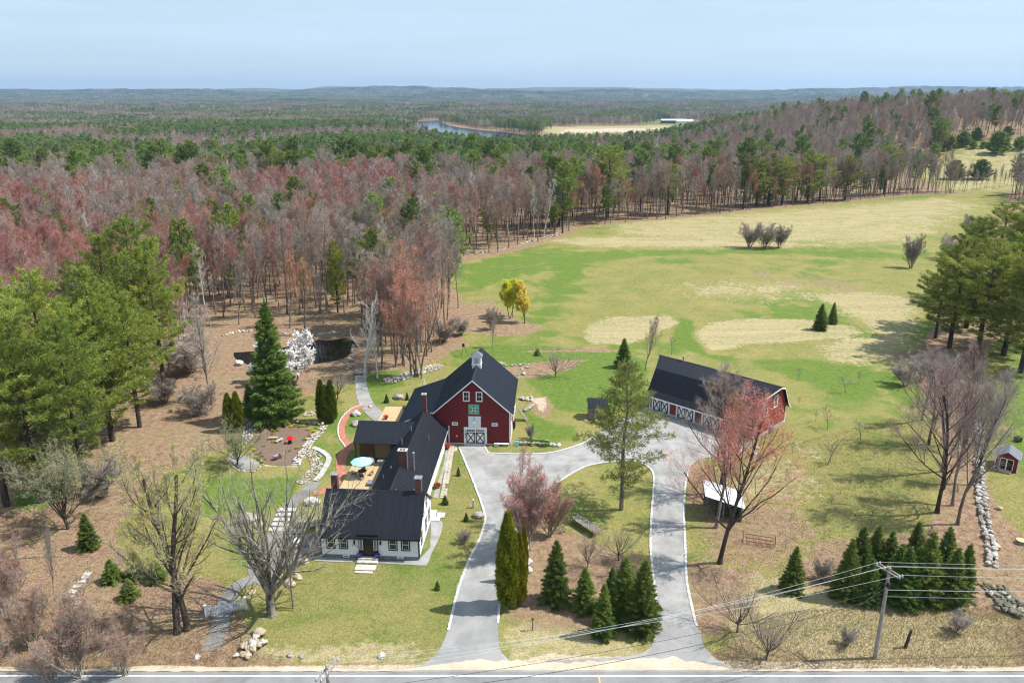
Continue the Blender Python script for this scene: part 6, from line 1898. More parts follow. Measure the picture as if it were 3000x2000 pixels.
mag = bp('magnolia', 'bark', ['tw_grey', 'blossom'], 7, seed=818, h=7, r0=0.14, clear=0.10, nl=22, ang=(20, 65), ratio=0.45, nb=6, nt=5, ntw=6, twl=0.45, tww=0.02, up=0.16, stems=3, bud=0.22, budn=1, nside=5)
T(mag, 'magnolia', 'white blossoming magnolia behind the tall spruce', 'magnolia tree', 865, 1135, 985, sx=1.1)
T(mag, 'magnolia', 'left side of the white blossom beside the spruce at the pond', 'magnolia tree', 790, 1120, 1005, sx=0.8)
# orchard saplings
sap = bp('sapling', 'bark', ['tw_grey'], 3.2, seed=819, h=3.2, r0=0.035, clear=0.35, nl=9, ang=(25, 60), ratio=0.34, nb=3, nt=2, ntw=3, twl=0.3, tww=0.014, up=0.15, nside=5)
sap2 = bp('sapling', 'bark', ['tw_grey'], 4, seed=820, h=4, r0=0.06, clear=0.28, nl=11, ang=(30, 65), ratio=0.42, nb=5, nt=3, ntw=4, twl=0.32, tww=0.016, up=0.12, nside=5)
SAPS = [(2338, 1118, 1075), (2478, 1150, 1100), (2515, 1124, 1085), (2425, 1360, 1285), (2425, 1258, 1195), (2522, 1285, 1225), (2320, 1328, 1290), (2271, 1360, 1325), (2433, 1355, 1300), (2400, 1430, 1400), (2300, 1410, 1370),
        (2435, 1478, 1445), (2487, 1432, 1392), (2350, 1575, 1535), (2412, 1580, 1550), (2317, 1525, 1500), (2210, 1530, 1500), (2300, 1610, 1575), (2376, 1620, 1600), (2287, 1660, 1640), (2553, 1530, 1480), (2638, 1520, 1490), (2505, 1430, 1400), (2390, 1235, 1200), (2340, 1190, 1160), (2600, 1400, 1370), (2560, 1345, 1310), (2205, 1200, 1150), (2470, 1525, 1495), (1966, 1040, 985)]
for i, (bx, by, ty) in enumerate(SAPS):
    T(sap2 if i in (3, 4, 5, 1) else sap, 'sapling', 'thin leafless orchard sapling standing in the grass right of the garage', 'sapling', bx, by, ty, 'orchard saplings', rz=i * 1.7, sx=1.3)
# round pines and shrubs on the hillside meadow
RP = []
w, c = spruce(770, 7, 0.55, 0.5, 8, 7, 4, 0.55, 0.16, 0.02, -0.25, 0.3, bulge=0.55)
RPine = Plant('round_pine', w, M['bark_dark'], c, [M['pine_far']], 7)
for i, (bx, by, ty) in enumerate([(2795, 525, 470), (2870, 525, 468), (2775, 440, 395), (2820, 430, 385), (2860, 410, 375), (2880, 435, 415), (2920, 450, 385), (2720, 430, 400), (2950, 400, 370), (2985, 440, 400), (2850, 436, 412), (2670, 410, 375)]):
    T(RPine, 'round_pine', 'round dark green pine bush on the hillside meadow beyond the field', 'pine tree', bx, by, ty, 'round pines on the hillside meadow', sx=1.1)
# row of young bare trees along the far end of the field
rr5 = random.Random(8)
for i in range(26):
    bx = 2700 + i * 12 + rr5.uniform(-4, 4)
    if bx > 2990: break
    T(grey2, 'bare_tree', 'thin leafless tree in the row between field and hillside meadow', 'tree', bx, 568 - i * 0.9 + rr5.uniform(-3, 3), 0, 'thin trees along the far field end', sx=0.6, light=True, h=rr5.uniform(8, 13))
for p_ in (oldtree, yell, maple, mapo, grey1, grey2, vasem, birch, shrubm, redsh, bush, apple): print(p_.name, round(p_.h, 1), round(p_.r, 1), len(p_.crown.polygons))
print('t hero plants', time.time() - T0)
# ============================================================ garden, stones, small things
rn = random.Random(77)
M['stone'] = plain('field_stone', (0.30, 0.27, 0.235), 0.9, 0.4, 1.5, bump=0.02)
M['stone_tan'] = plain('tan_stone', (0.42, 0.335, 0.24), 0.9, 0.3, 1.5, bump=0.02)
M['stone_dark'] = plain('mossy_dark_stone', (0.14, 0.135, 0.10), 0.9, 0.4, 1.5, bump=0.02)
M['stone_pale'] = plain('pale_stone', (0.43, 0.415, 0.385), 0.9, 0.3, 1.5, bump=0.02)
STONES = {}
for mname in ('stone', 'stone_tan', 'stone_dark', 'stone_pale'):
    STONES[mname] = []
    for i in range(5):
        m = MB().stone((0, 0, 0), (1, 0.75 + 0.2 * rn.random(), 0.55 + 0.2 * rn.random()), rn, 2 if mname != 'stone_dark' else 2)
        STONES[mname].append(m.mesh('stone', M[mname]))
def stone_at(parent, x, y, r, mats=('stone', 'stone', 'stone_tan', 'stone_pale'), z=None, name='stone', zs=1.0):
    me = rn.choice(STONES[rn.choice(mats)])
    o = new_obj(name, me, parent, (x, y, r * 0.25 if z is None else z), rn.uniform(0, 6.28))
    o.scale = (r, r * rn.uniform(0.7, 1.1), r * rn.uniform(0.7, 1.0) * zs)
    return o
def stone_row(name, label, cat, pts, r, step, width, mats, stack=1, closed=False, limit=290, kind=None):
    q = smooth_poly(pts, 4, closed)
    x0, y0 = q[0]
    t = thing(name, label, cat, (x0, y0, 0))
    n = 0; carry = 0
    for a, b in zip(q[:-1], q[1:]):
        a, b = Vector(a), Vector(b); ln = (b - a).length
        if ln < 1e-4: continue
        d = (b - a) / ln; s_ = carry
        while s_ < ln and n < limit:
            rows = max(1, int(width / (r * 1.6)))
            for k in range(rows):
                o_ = (k + 0.5) / rows * width - width / 2 if rows > 1 else rn.uniform(-0.5, 0.5) * width
                c = a + d * s_ + Vector((-d.y, d.x)) * (o_ + rn.uniform(-0.1, 0.1)) + d * rn.uniform(-0.1, 0.1)
                rr = r * rn.uniform(0.55, 1.3)
                lv_ = rn.randrange(stack)
                stone_at(t, c.x - x0, c.y - y0, rr, mats, rr * 0.25 + lv_ * r * 0.8 * (1 - 0.5 * abs(o_) / max(width, 0.1)))
                n += 1
            s_ += step
        carry = s_ - ln
    return t
# --- paths
def ribbon(pts, w, k=4):
    q = smooth_poly(pts, k, False)
    L_, R_ = [], []
    for i, p in enumerate(q):
        a = Vector(q[max(0, i - 1)]); b = Vector(q[min(len(q) - 1, i + 1)])
        d = (b - a).normalized(); n = Vector((-d.y, d.x)) * (w if not hasattr(w, '__call__') else w(i / (len(q) - 1))) / 2
        L_.append((p[0] + n.x, p[1] + n.y)); R_.append((p[0] - n.x, p[1] - n.y))
    return L_ + R_[::-1]
def brick_path():
    t = NT('brick_paving', 0.9, 0.15)
    p = t.pos()
    br = t.n('ShaderNodeTexBrick')
    br.inputs['Scale'].default_value = 1.0; br.inputs['Brick Width'].default_value = 0.22; br.inputs['Row Height'].default_value = 0.11; br.inputs['Mortar Size'].default_value = 0.008
    br.inputs['Color1'].default_value = (0.46, 0.135, 0.075, 1); br.inputs['Color2'].default_value = (0.30, 0.085, 0.055, 1); br.inputs['Mortar'].default_value = (0.34, 0.27, 0.21, 1)
    t.l(p, br.inputs['Vector'])
    c = t.mix(t.ramp(t.noise(p, 2.0, 5, 0.7), [(0.5, 0.0), (0.7, 0.6)]), br.outputs['Color'], (0.50, 0.38, 0.30))
    t.col(c)
    return t.m
M['brickpave'] = brick_path()
sheet('brick_path', ribbon(ip([(1066, 1189), (1038, 1200), (1012, 1222), (999, 1250), (1003, 1280), (1022, 1305), (1030, 1318)]), 1.25), 0.024, M['brickpave'])
sheet('brick_path', ribbon(ip([(1034, 1300), (1012, 1322), (1000, 1345), (999, 1375), (1003, 1395), (985, 1415), (962, 1432), (938, 1440), (918, 1443)]), 1.35), 0.028, M['brickpave'])
edging('pale_edging', ip([(1058, 1186), (1030, 1197), (1003, 1221), (991, 1250), (994, 1282), (1012, 1308)]), 0.2)
sheet('gravel_path', ribbon(ip([(1056, 1100), (1058, 1130), (1064, 1160), (1078, 1190), (1100, 1212), (1125, 1232)]), lambda t: 1.9 + 0.9 * t), 0.020, M['gravel'])
M['grit'] = gravel_mat('dark_grit', (0.13, 0.125, 0.12), (0.34, 0.325, 0.305), 8)
sheet('gravel_patio', smooth_poly(ip([(742, 1700), (725, 1660), (760, 1600), (790, 1560), (835, 1548), (900, 1558), (944, 1570), (944, 1612), (880, 1640), (820, 1675), (790, 1720)]), 3), 0.018, M['grit'])
sheet('gravel_path', ribbon(ip([(800, 1680), (730, 1700), (680, 1730), (655, 1790), (640, 1850), (615, 1905)]), 1.7), 0.021, M['grit'])
sheet('gravel_path', ribbon(ip([(925, 1412), (895, 1440), (860, 1470), (825, 1510), (822, 1550)]), 1.8), 0.022, M['grit'])
M['paver'] = gravel_mat('pale_pavers', (0.38, 0.33, 0.26), (0.56, 0.52, 0.45), 5)
walk = thing('paver_walk', 'pale stone paver walk along the right side of the wing', 'walkway', (*P(1320, 1310), 0))
walk['kind'] = 'structure'
def slabs(parent, poly, sz, th, mat, name, jit=0.03, limit=290, z=0.0):
    ox_, oy_ = parent.location[0], parent.location[1]
    xs = [p[0] for p in poly]; ys = [p[1] for p in poly]
    x = min(xs); c = 0
    P_ = poly
    me = [MB().box(-0.47 * sz[0], 0.47 * sz[0], -0.47 * sz[1], 0.47 * sz[1], 0, th * (0.8 + 0.1 * i)).mesh(name, M[mat]) for i in range(4)]
    while x < max(xs):
        y = min(ys)
        while y < max(ys):
            if sdist(P_, np.array([x]), np.array([y]))[0] > 0 and c < limit:
                new_obj(name, rn.choice(me), parent, (x - ox_ + rn.uniform(-jit, jit), y - oy_ + rn.uniform(-jit, jit), z + 0.02), rn.uniform(-0.05, 0.05)); c += 1
            y += sz[1]
        x += sz[0]
slabs(walk, smooth_poly(ip([(1314, 1304), (1337, 1304), (1334, 1322), (1324, 1360), (1312, 1410), (1307, 1430), (1314, 1445), (1308, 1458), (1290, 1459), (1290, 1440), (1296, 1400), (1305, 1350)]), 2), (0.42, 0.42), 0.035, 'paver', 'paver')
sheet('gravel_strip', ip([(1268, 1455), (1300, 1360), (1306, 1312), (1314, 1306), (1313, 1340), (1296, 1400), (1288, 1440), (1282, 1460)]), 0.015, M['gravel'])
sheet('gravel_strip', smooth_poly([FH.w(*q)[:2] for q in [(-11.6, 0.2), (-11.6, -0.75), (-5, -0.8), (0.2, -0.95), (0.95, -0.7), (1.1, 1.5), (1.55, 5.5), (1.35, 8.4), (0.6, 8.6), (-0.1, 8.4), (-0.1, 0.2)]], 3), 0.016, M['gravel'])
st = thing('granite_steps', 'two broad pale granite doorstep slabs at the wing side door', 'steps', FH.w(-0.6, 9.7, 0), FH.a)
for i, (x, y, w, d_, z) in enumerate([(0.3, 0.5, 1.2, 1.6, 0.14), (0.9, -0.7, 1.3, 0.9, 0.1), (1.5, 0.3, 1.0, 1.2, 0.08)]):
    MB().box(x - w/2, x + w/2, y - d_/2, y + d_/2, 0, z).build('slab', M['granite'], st, bevel=0.02)
fs = thing('front_steps', 'pale stone slab steps leading down from the black front door', 'steps', FH.w(-5.75, 0, 0), FH.a)
M['oldstep'] = plain('weathered_step_stone', (0.50, 0.45, 0.38), 0.9, 0.3, 3, bump=0.02)
for y0, y1, z, w in ((-0.62, -0.12, 0.42, 2.2), (-1.10, -0.63, 0.24, 2.35), (-2.30, -1.25, 0.10, 2.3), (-2.85, -2.42, 0.08, 2.0)):
    MB().box(-w/2, w/2, y0, y1, 0, z).build('slab', M['oldstep'], fs, bevel=0.03)
# flower tubs
M['purple'] = leaf_mat('purple_flowers', (0.10, 0.05, 0.42), (0.30, 0.16, 0.75), 0.1); M['redfl'] = leaf_mat('red_flowers', (0.60, 0.01, 0.01), (0.75, 0.05, 0.04), 0.1); M['yelfl'] = leaf_mat('yellow_flowers', (0.65, 0.48, 0.01), (0.80, 0.65, 0.03), 0.1)
M['maroon'] = leaf_mat('maroon_leaves', (0.08, 0.012, 0.018), (0.16, 0.03, 0.035), 0.1)
def puff(n, r, h, ln, seed):
    g = np.random.RandomState(seed)
    d = g.normal(size=(n, 3)); d /= np.linalg.norm(d, axis=1, keepdims=True); d[:, 2] = np.abs(d[:, 2])
    p = d * np.array([r, r, h]) * g.uniform(0.5, 1, (n, 1))
    return slivers(p, p + d * ln + g.normal(size=(n, 3)) * ln * 0.4, ln * 0.9, g)
PUFF = {}
def flowers(parent, x, y, z, r, h, mat, name='flowers', n=160):
    if mat not in PUFF: PUFF[mat] = np_mesh(name, *puff(n, 1, 1, 0.3, 5), M[mat])
    o = new_obj(name, PUFF[mat], parent, (x, y, z)); o.scale = (r, r, h); return o
def tub(loc, label, mat, pr=0.2, ph=0.25, fr_=0.3, pot='darkmetal'):
    t = thing('flower_pot', label, 'flower pot', loc)
    MB().lathe([(pr * 0.7, 0), (pr, ph), (pr * 0.85, ph), (pr * 0.8, ph * 0.85)], 12).build('pot', M[pot], t)
    flowers(t, 0, 0, ph, fr_, fr_ * 0.8, 'leaf_green', 'leaves', 120); flowers(t, 0, 0, ph + 0.05, fr_ * 1.05, fr_ * 0.9, mat)
    return t
tub(FH.w(-6.75, -0.36, 0.42), 'pot of purple flowers left of the front door', 'purple')
tub(FH.w(-4.72, -0.36, 0.42), 'pot of purple flowers right of the front door', 'purple')
tub((*P(1309, 1315), 0), 'tub of red flowers at the barn corner by the wing', 'redfl', 0.32, 0.35, 0.5)
tub((*P(1281, 1428), 0), 'bowl of red flowers by the wing side door', 'redfl', 0.4, 0.25, 0.48, 'stone_dark')
# --- decks, patio furniture
dk = thing('deck', 'wooden deck behind the house under the blue umbrella', 'deck', FH.w(-13.3, 11.0, 0), FH.a); dk['kind'] = 'structure'
for i in range(40):
    MB().box(i * 0.14, i * 0.14 + 0.128, 0, 12.2, 0.28, 0.32).build('deck_board', M['deckwood'], dk)
MB().box(-0.04, 5.6, 0.02, 12.15, 0, 0.278).build('deck_frame', M['deckwood'], dk)
MB().box(-0.04, 2.2, -0.12, -0.02, 0.0, 0.62).box(-0.10, 0.0, -0.12, 12.2, 0.0, 0.36).build('rail', M['deckwood'], dk)
dk2 = thing('rear_deck', 'bright new wooden deck beside the barn lean-to', 'deck', FH.w(-13.4, 38.1, 0), FH.a); dk2['kind'] = 'structure'
for i in range(26):
    MB().box(i * 0.14, i * 0.14 + 0.128, 0, 6.2, 0.20, 0.25).build('deck_board', M['deckwood'], dk2)
MB().box(0, 3.63, 0.02, 6.18, 0, 0.198).build('deck_frame', M['deckwood'], dk2)
M['aqua'] = plain('aqua_canvas', (0.33, 0.66, 0.72), 0.8, 0.05, 1)
um = thing('patio_umbrella', 'light blue patio umbrella open over the deck table', 'umbrella', FH.w(-11.2, 19.3, 0.32), FH.a)
MB().tube([(0, 0, 0), (0, 0, 2.62)], 0.03, 8).build('pole', M['darkmetal'], um)
cv = MB(); k8 = 8; R_u = 1.5
ring = [(R_u * math.cos(6.2832 * i / k8 + 0.2), R_u * math.sin(6.2832 * i / k8 + 0.2), 2.12) for i in range(k8)]
mid_ = [(R_u * 0.55 * math.cos(6.2832 * i / k8 + 0.2), R_u * 0.55 * math.sin(6.2832 * i / k8 + 0.2), 2.42) for i in range(k8)]
hem = [(p[0] * 1.0, p[1] * 1.0, 1.98) for p in ring]
cv.add(hem + ring + mid_ + [(0, 0, 2.62)], [(i, (i + 1) % 8, 8 + (i + 1) % 8, 8 + i) for i in range(8)] + [(8 + i, 8 + (i + 1) % 8, 16 + (i + 1) % 8, 16 + i) for i in range(8)] + [(16 + i, 16 + (i + 1) % 8, 24) for i in range(8)])
cv.build('canopy', M['aqua'], um)
tb = thing('patio_table', 'round dark patio table under the umbrella', 'table', FH.w(-11.2, 19.3, 0.33), FH.a)
MB().lathe([(0.62, 0.70), (0.62, 0.74)], 20).build('table_top', M['darkmetal'], tb)
for a in range(4): MB().tube([(0.5 * math.cos(a * 1.57 + .7), 0.5 * math.sin(a * 1.57 + .7), 0), (0.42 * math.cos(a * 1.57 + .7), 0.42 * math.sin(a * 1.57 + .7), 0.7)], 0.02, 5).build('leg', M['darkmetal'], tb)
chairlab = ['dark patio chair at the front of the umbrella table', 'dark patio chair left of the umbrella table', 'wooden toned patio chair right of the umbrella table', 'dark patio chair behind the umbrella table']
for i, (x, y, a) in enumerate([(-11.0, 18.2, 0), (-12.3, 19.0, -1.5), (-10.0, 19.6, 1.5), (-11.4, 20.6, 3.1)]):
    c = thing('patio_chair', chairlab[i], 'chair', FH.w(x, y, 0.33), FH.a + a, 'chairs round the patio table')
    mt = M['darkmetal'] if i != 2 else M['deckwood']
    MB().box(-0.25, 0.25, -0.22, 0.25, 0.40, 0.45).build('seat', mt, c); MB().box(-0.25, 0.25, -0.27, -0.22, 0.42, 0.95).build('backrest', mt, c)
    for lx in (-0.22, 0.22):
        for ly in (-0.22, 0.22): MB().box(lx - 0.02, lx + 0.02, ly - 0.02, ly + 0.02, 0, 0.4).build('leg', mt, c)
gcov = tag(MB().lathe([(0.45, 0), (0.5, 0.5), (0.42, 0.95), (0.15, 1.12), (0.0, 1.14)], 12).build('grill', M['slate'], None, True, loc=FH.w(-11.0, 22.6, 0.32)), 'grill under a grey cover by the recessed porch', 'grill')
gcov.scale = (1.5, 0.8, 1)
tag(MB().lathe([(0.05, 0), (0.28, 0.2), (0.34, 0.5), (0.25, 0.75), (0, 0.82)], 14).build('kettle_grill', M['galv'], None, True, loc=FH.w(-12.6, 22.9, 0.32)), 'small round kettle grill at the left end of the deck', 'grill')
tag(MB().box(-0.7, 0.7, -0.3, 0.3, 0, 0.75).build('covered_bench', M['slate'], None, bevel=0.08, loc=FH.w(-9.2, 22.6, 0.33)), 'bench under a grey cover right of the grill', 'bench')
tag(MB().box(-0.35, 0.35, -0.6, 0.6, 0, 0.4).build('storage_box', plain('mauve_box', (0.20, 0.17, 0.24), 0.7), None, bevel=0.03, loc=FH.w(-9.6, 16.9, 0.33)), 'mauve storage box on the deck by the house roof', 'box')
tub(FH.w(-11.5, 12.1, 0.33), 'pot with bright yellow flowers on the deck rail', 'yelfl', 0.35, 0.4, 0.62)
tub(FH.w(-12.7, 12.9, 0.33), 'maroon leaved shrub in a pot at the deck corner', 'maroon', 0.3, 0.35, 0.55)
tub(FH.w(-12.2, 39.0, 0.25), 'pot with pink red flowers on the rear deck', 'redfl', 0.25, 0.3, 0.4)
tub(FH.w(-9.8, 42.5, 0.25), 'pot with a maroon plant at the barn side of the rear deck', 'maroon', 0.2, 0.3, 0.3)
# --- barn front things
be = thing('bench', 'long low white bench against the barn front', 'bench', BF.w(-2.4, -0.6, 0), BF.a)
MB().box(0, 2.2, 0, 0.35, 0.36, 0.42).build('seat', M['white'], be)
for x in (0.15, 1.05, 1.95): MB().box(x, x + 0.08, 0.03, 0.32, 0, 0.36).build('leg', M['darkmetal'], be)
tag(MB().tube([(0, -0.08, 0.3), (0, 0.08, 0.3)], 0.30, 18).build('millstone', M['granite'], None, loc=BF.w(-2.0, -0.85, 0)), 'round pale stone disc leaning at the left end of the barn bench', 'stone disc')
tag(MB().tube([(0, -0.06, 0.42), (0, 0.06, 0.42)], 0.42, 20).build('round_sign', M['aqua'], None, loc=BF.w(0.95, -0.35, 0)), 'round light blue disc leaning on the stones at the barn corner', 'disc')
wl = thing('stone_planter', 'low stone retaining wall of the planting bed at the right barn corner', 'stone wall', BF.w(0.6, 0.1, 0), BF.a)
for i in range(22):
    for z in (0.14, 0.38):
        stone_at(wl, 0.25 + i * 0.22, 0.0 + 0.1 * math.sin(i) - (i > 15) * (i - 15) * 0.03, 0.22, ('stone_tan', 'stone', 'stone_dark'), z)
for i in range(14): stone_at(wl, 0.3 + i * 0.36, 1.7 + rn.uniform(-0.1, 0.1), 0.17, ('stone_pale', 'stone_tan'), 0.12)
for i, (x, y, s_) in enumerate([(3.0, 0.9, 0.55), (3.7, 0.8, 0.6), (4.4, 0.7, 0.5), (4.9, 0.3, 0.5), (4.7, -0.3, 0.45), (2.4, 1.3, 0.4), (4.2, -0.5, 0.3)]):
    t = thing('garden_plant', 'fresh green plant clump in the bed at the barn corner', 'plant', BF.w(0.6 + x, 0.1 + y, 0.1), 0, 'green clumps in the barn corner bed')
    flowers(t, 0, 0, 0, s_, 0.45, 'leaf_green', 'leaves')
boulders = [(1403, 1512, 0.75, 'stone', 'flat grey boulder on the lawn strip beside the drive'), (1618, 1304, 0.55, 'stone_pale', 'left one of the two pale boulders at the end of the barn bed'), (1636, 1306, 0.5, 'stone_pale', 'right one of the two pale boulders at the end of the barn bed'),
    (1168, 1166, 0.95, 'stone', 'big grey boulder on the lawn behind the rear deck'), (1042, 1215, 0.9, 'stone_pale', 'pale boulder above the side ell roof'), (1040, 1245, 0.8, 'stone', 'grey boulder behind the side ell roof'), (700, 1068, 0.95, 'stone_pale', 'round pale boulder in front of the pond'),
    (745, 1085, 0.6, 'stone_pale', 'flat pale rock at the near bank of the pond'), (762, 1088, 0.45, 'stone_pale', 'small rock next to the flat one at the pond'), (725, 1525, 1.1, 'stone', 'large boulder on the left lawn beside the stone steps'), (762, 1540, 0.75, 'stone_tan', 'tan angular boulder right of the large one on the left lawn'),
    (915, 1475, 1.0, 'stone_pale', 'pale boulder left of the left chimney'), (895, 1645, 0.55, 'stone_tan', 'tan stone block at the left front corner of the house'), (850, 1712, 0.62, 'stone_tan', 'largest tan boulder right of the old tree trunk'), (874, 1693, 0.5, 'stone_tan', 'pinkish boulder behind the largest tan one by the old tree'), (864, 1678, 0.3, 'stone_pale', 'small pale stone behind the two tan boulders'),
    (740, 1735, 0.4, 'stone_tan', 'small tan boulder left of the old tree trunk'), (578, 1925, 0.35, 'stone_pale', 'white stone on the leaf litter left of the boulder pile'), (850, 1920, 0.3, 'stone', 'left small grey stone on the road verge lawn'), (883, 1923, 0.3, 'stone', 'right small grey stone on the road verge lawn'), (1118, 1922, 0.38, 'stone_pale', 'pointed pale stone at the edge of the front lawn'),
    (1546, 1648, 0.55, 'stone_pale', 'white rock right of the arborvitae'), (1548, 1672, 0.5, 'stone_pale', 'second white rock below the first by the arborvitae'), (2215, 1312, 0.5, 'stone_pale', 'pale rock at the right front corner of the garage'), (2212, 1330, 0.45, 'stone_pale', 'lower pale rock by the garage corner'), (1745, 1232, 0.35, 'stone_pale', 'white stone right of the garden shed'), (1716, 1233, 0.3, 'stone_pale', 'white stone left of the garden shed'),
    (2925, 1490, 0.45, 'stone_tan', 'tan stone on the slope right of the stone wall'), (1222, 1158, 0.5, 'stone_pale', 'pale boulder among the rocks near the lean-to'), (1085, 1192, 0.45, 'stone_tan', 'rust coloured stone by the rear deck')]
for bx, by, r_, m_, lb in boulders:
    x, y = P(bx, by)
    t = MB().stone((0, 0, 0), (r_, r_ * 0.8, r_ * 0.62), rn, 2).build('boulder', M[m_], None, loc=(x, y, r_ * 0.25))
    tag(t, lb, 'boulder')
sl_ = tag(MB().stone((0, 0, 0), (1.5, 0.42, 0.40), random.Random(12), 2).build('rock_slab', M['stone'], None, loc=(*P(1550, 1197), 0.25), rotz=0.1), 'long grey rock slab lying on bare earth right of the barn', 'rock')
sl_.rotation_euler = (0, 0, -1.0 + 1.1)
sp_ = thing('stone_heap', 'heap of flat pale stones against the right side of the barn', 'stone heap', (*P(1540, 1170), 0))
for i in range(22): stone_at(sp_, rn.uniform(-1.1, 1.1), rn.uniform(-0.8, 0.8), rn.uniform(0.18, 0.35), ('stone_pale', 'stone'), rn.uniform(0.08, 0.35), zs=0.6)
bd = thing('leaning_boards', 'weathered boards leaning against the right side of the barn', 'boards', BF.w(0.45, 9.0, 0), BF.a)
for i in range(4): MB().bar((1.6 + i * 0.05, i * 0.28, 0.03), (0.1, i * 0.28 + 0.3, 2.3), 0.24, 0.04).build('board', M['weathered'], bd)
# boulder pile
bp_ = thing('boulder_pile', 'pile of rounded tan boulders between the old tree and the road', 'boulder pile', (*P(738, 1900), 0))
for i in range(34):
    a = rn.uniform(0, 6.28); q = abs(rn.gauss(0, 0.75)); lv_ = max(0, 0.7 - q * 0.5)
    stone_at(bp_, q * math.cos(a) * 1.1, q * math.sin(a) * 1.5 + 0.2, rn.uniform(0.24, 0.44), ('stone_tan', 'stone_tan', 'stone_pale', 'stone'), 0.15 + rn.random() * lv_, zs=1.1)
stone_at(bp_, 0.1, 2.1, 0.62, ('stone_tan',), 0.3)
# rock garden
soil = plain('garden_soil', (0.17, 0.115, 0.085), 0.95, 0.3, 2.5, bump=0.05)
M['soil'] = soil
sheet('garden_soil', smooth_poly(ip([(760, 1280), (800, 1252), (850, 1243), (900, 1250), (918, 1275), (905, 1305), (880, 1340), (856, 1362), (800, 1362), (760, 1352), (742, 1320)]), 4), 0.010, soil)
stone_row('garden_wall', 'low wall of pale stones curving round the back and right of the rock garden', 'stone wall', ip([(822, 1228), (850, 1234), (890, 1238), (925, 1242), (955, 1246)]), 0.30, 0.34, 0.9, ('stone_pale', 'stone', 'stone_tan'), 2)
stone_row('garden_wall', 'band of pale stones down the right side of the rock garden', 'stone wall', ip([(950, 1250), (935, 1268), (918, 1285), (905, 1302), (895, 1318), (880, 1338), (866, 1362)]), 0.26, 0.36, 1.3, ('stone_pale', 'stone_pale', 'stone_tan'), 2)
stone_row('stone_border', 'ring of small stones round the sage green tree by the rock garden', 'stone border', ip([(680, 1325), (672, 1345), (690, 1372), (720, 1382), (750, 1378), (770, 1360)]), 0.16, 0.22, 0.3, ('stone_tan', 'stone_pale'))
sheet('gravel_bed', smooth_poly(ip([(690, 1330), (730, 1340), (758, 1355), (750, 1372), (715, 1376), (690, 1362), (678, 1345)]), 3), 0.009, M['gravel'])
stone_row('stone_border', 'scattered stones along the shaded left side of the rock garden', 'stone border', ip([(715, 1215), (740, 1235), (728, 1262), (722, 1300)]), 0.22, 0.4, 1.6, ('stone', 'stone_pale'))
stone_row('stone_border', 'strip of pale stones beside the curved white walk', 'stone border', ip([(905, 1320), (925, 1345), (925, 1370), (900, 1400), (880, 1420)]), 0.2, 0.4, 1.8, ('stone', 'stone_pale', 'stone_tan'))
fr_ = thing('fire_ring', 'small ring of white stones on the lawn left of the narrow arborvitae', 'fire ring', (*P(905, 1213), 0))
for i in range(10): stone_at(fr_, 0.75 * math.cos(i * 0.63), 0.75 * math.sin(i * 0.63), 0.24, ('stone_pale', 'stone_tan'))
ww_ = thing('curved_walk', 'curved walk of smooth white slabs right of the rock garden', 'walkway', (*P(918, 1312), 0)); ww_['kind'] = 'structure'
wq = smooth_poly(ip([(916, 1310), (940, 1320), (958, 1333), (964, 1346), (952, 1372), (936, 1396), (922, 1408)]), 2, False)
for i, (a, b) in enumerate(zip(wq[:-1], wq[1:])):
    a, b = Vector((*a, 0)), Vector((*b, 0)); d_ = (b - a); o_ = Vector((ww_.location[0], ww_.location[1], 0))
    MB().bar(a - o_ + Vector((0, 0, 0.05)) + d_ * 0.02, b - o_ + Vector((0, 0, 0.05)) - d_ * 0.02, 0.75, 0.10).build('slab', M['stone_pale'], ww_)
ss = thing('stone_steps', 'flight of broad pale stone steps left of the house', 'steps', (*P(812, 1555), 0))
for i in range(5): MB().box(-1.1, 1.1, i * 1.0, i * 1.0 + 0.8, 0, 0.08 + i * 0.09).build('step', M['stone_pale'], ss, bevel=0.03)
rw = thing('retaining_wall', 'dark dry stone retaining wall left of the house', 'stone wall', (*P(862, 1545), 0))
for i in range(26):
    for z in (0.2, 0.5, 0.78): stone_at(rw, i * 0.17 * 1.3, rn.uniform(-0.08, 0.08) + i * 0.02, 0.26, ('stone', 'stone_dark', 'stone'), z)
tk = thing('white_tank', 'white tank with rounded top beside the left house corner', 'tank', (*P(868, 1600), 0), 1.2)
MB().tube([(-0.75, 0, 0.55), (-0.65, 0, 0.55), (0.65, 0, 0.55), (0.75, 0, 0.55)], [0.25, 0.42, 0.42, 0.25], 16).build('tank_body', M['white'], tk, True)
for x in (-0.4, 0.4): MB().box(x - 0.06, x + 0.06, -0.3, 0.3, 0, 0.2).build('leg', M['concrete'], tk)
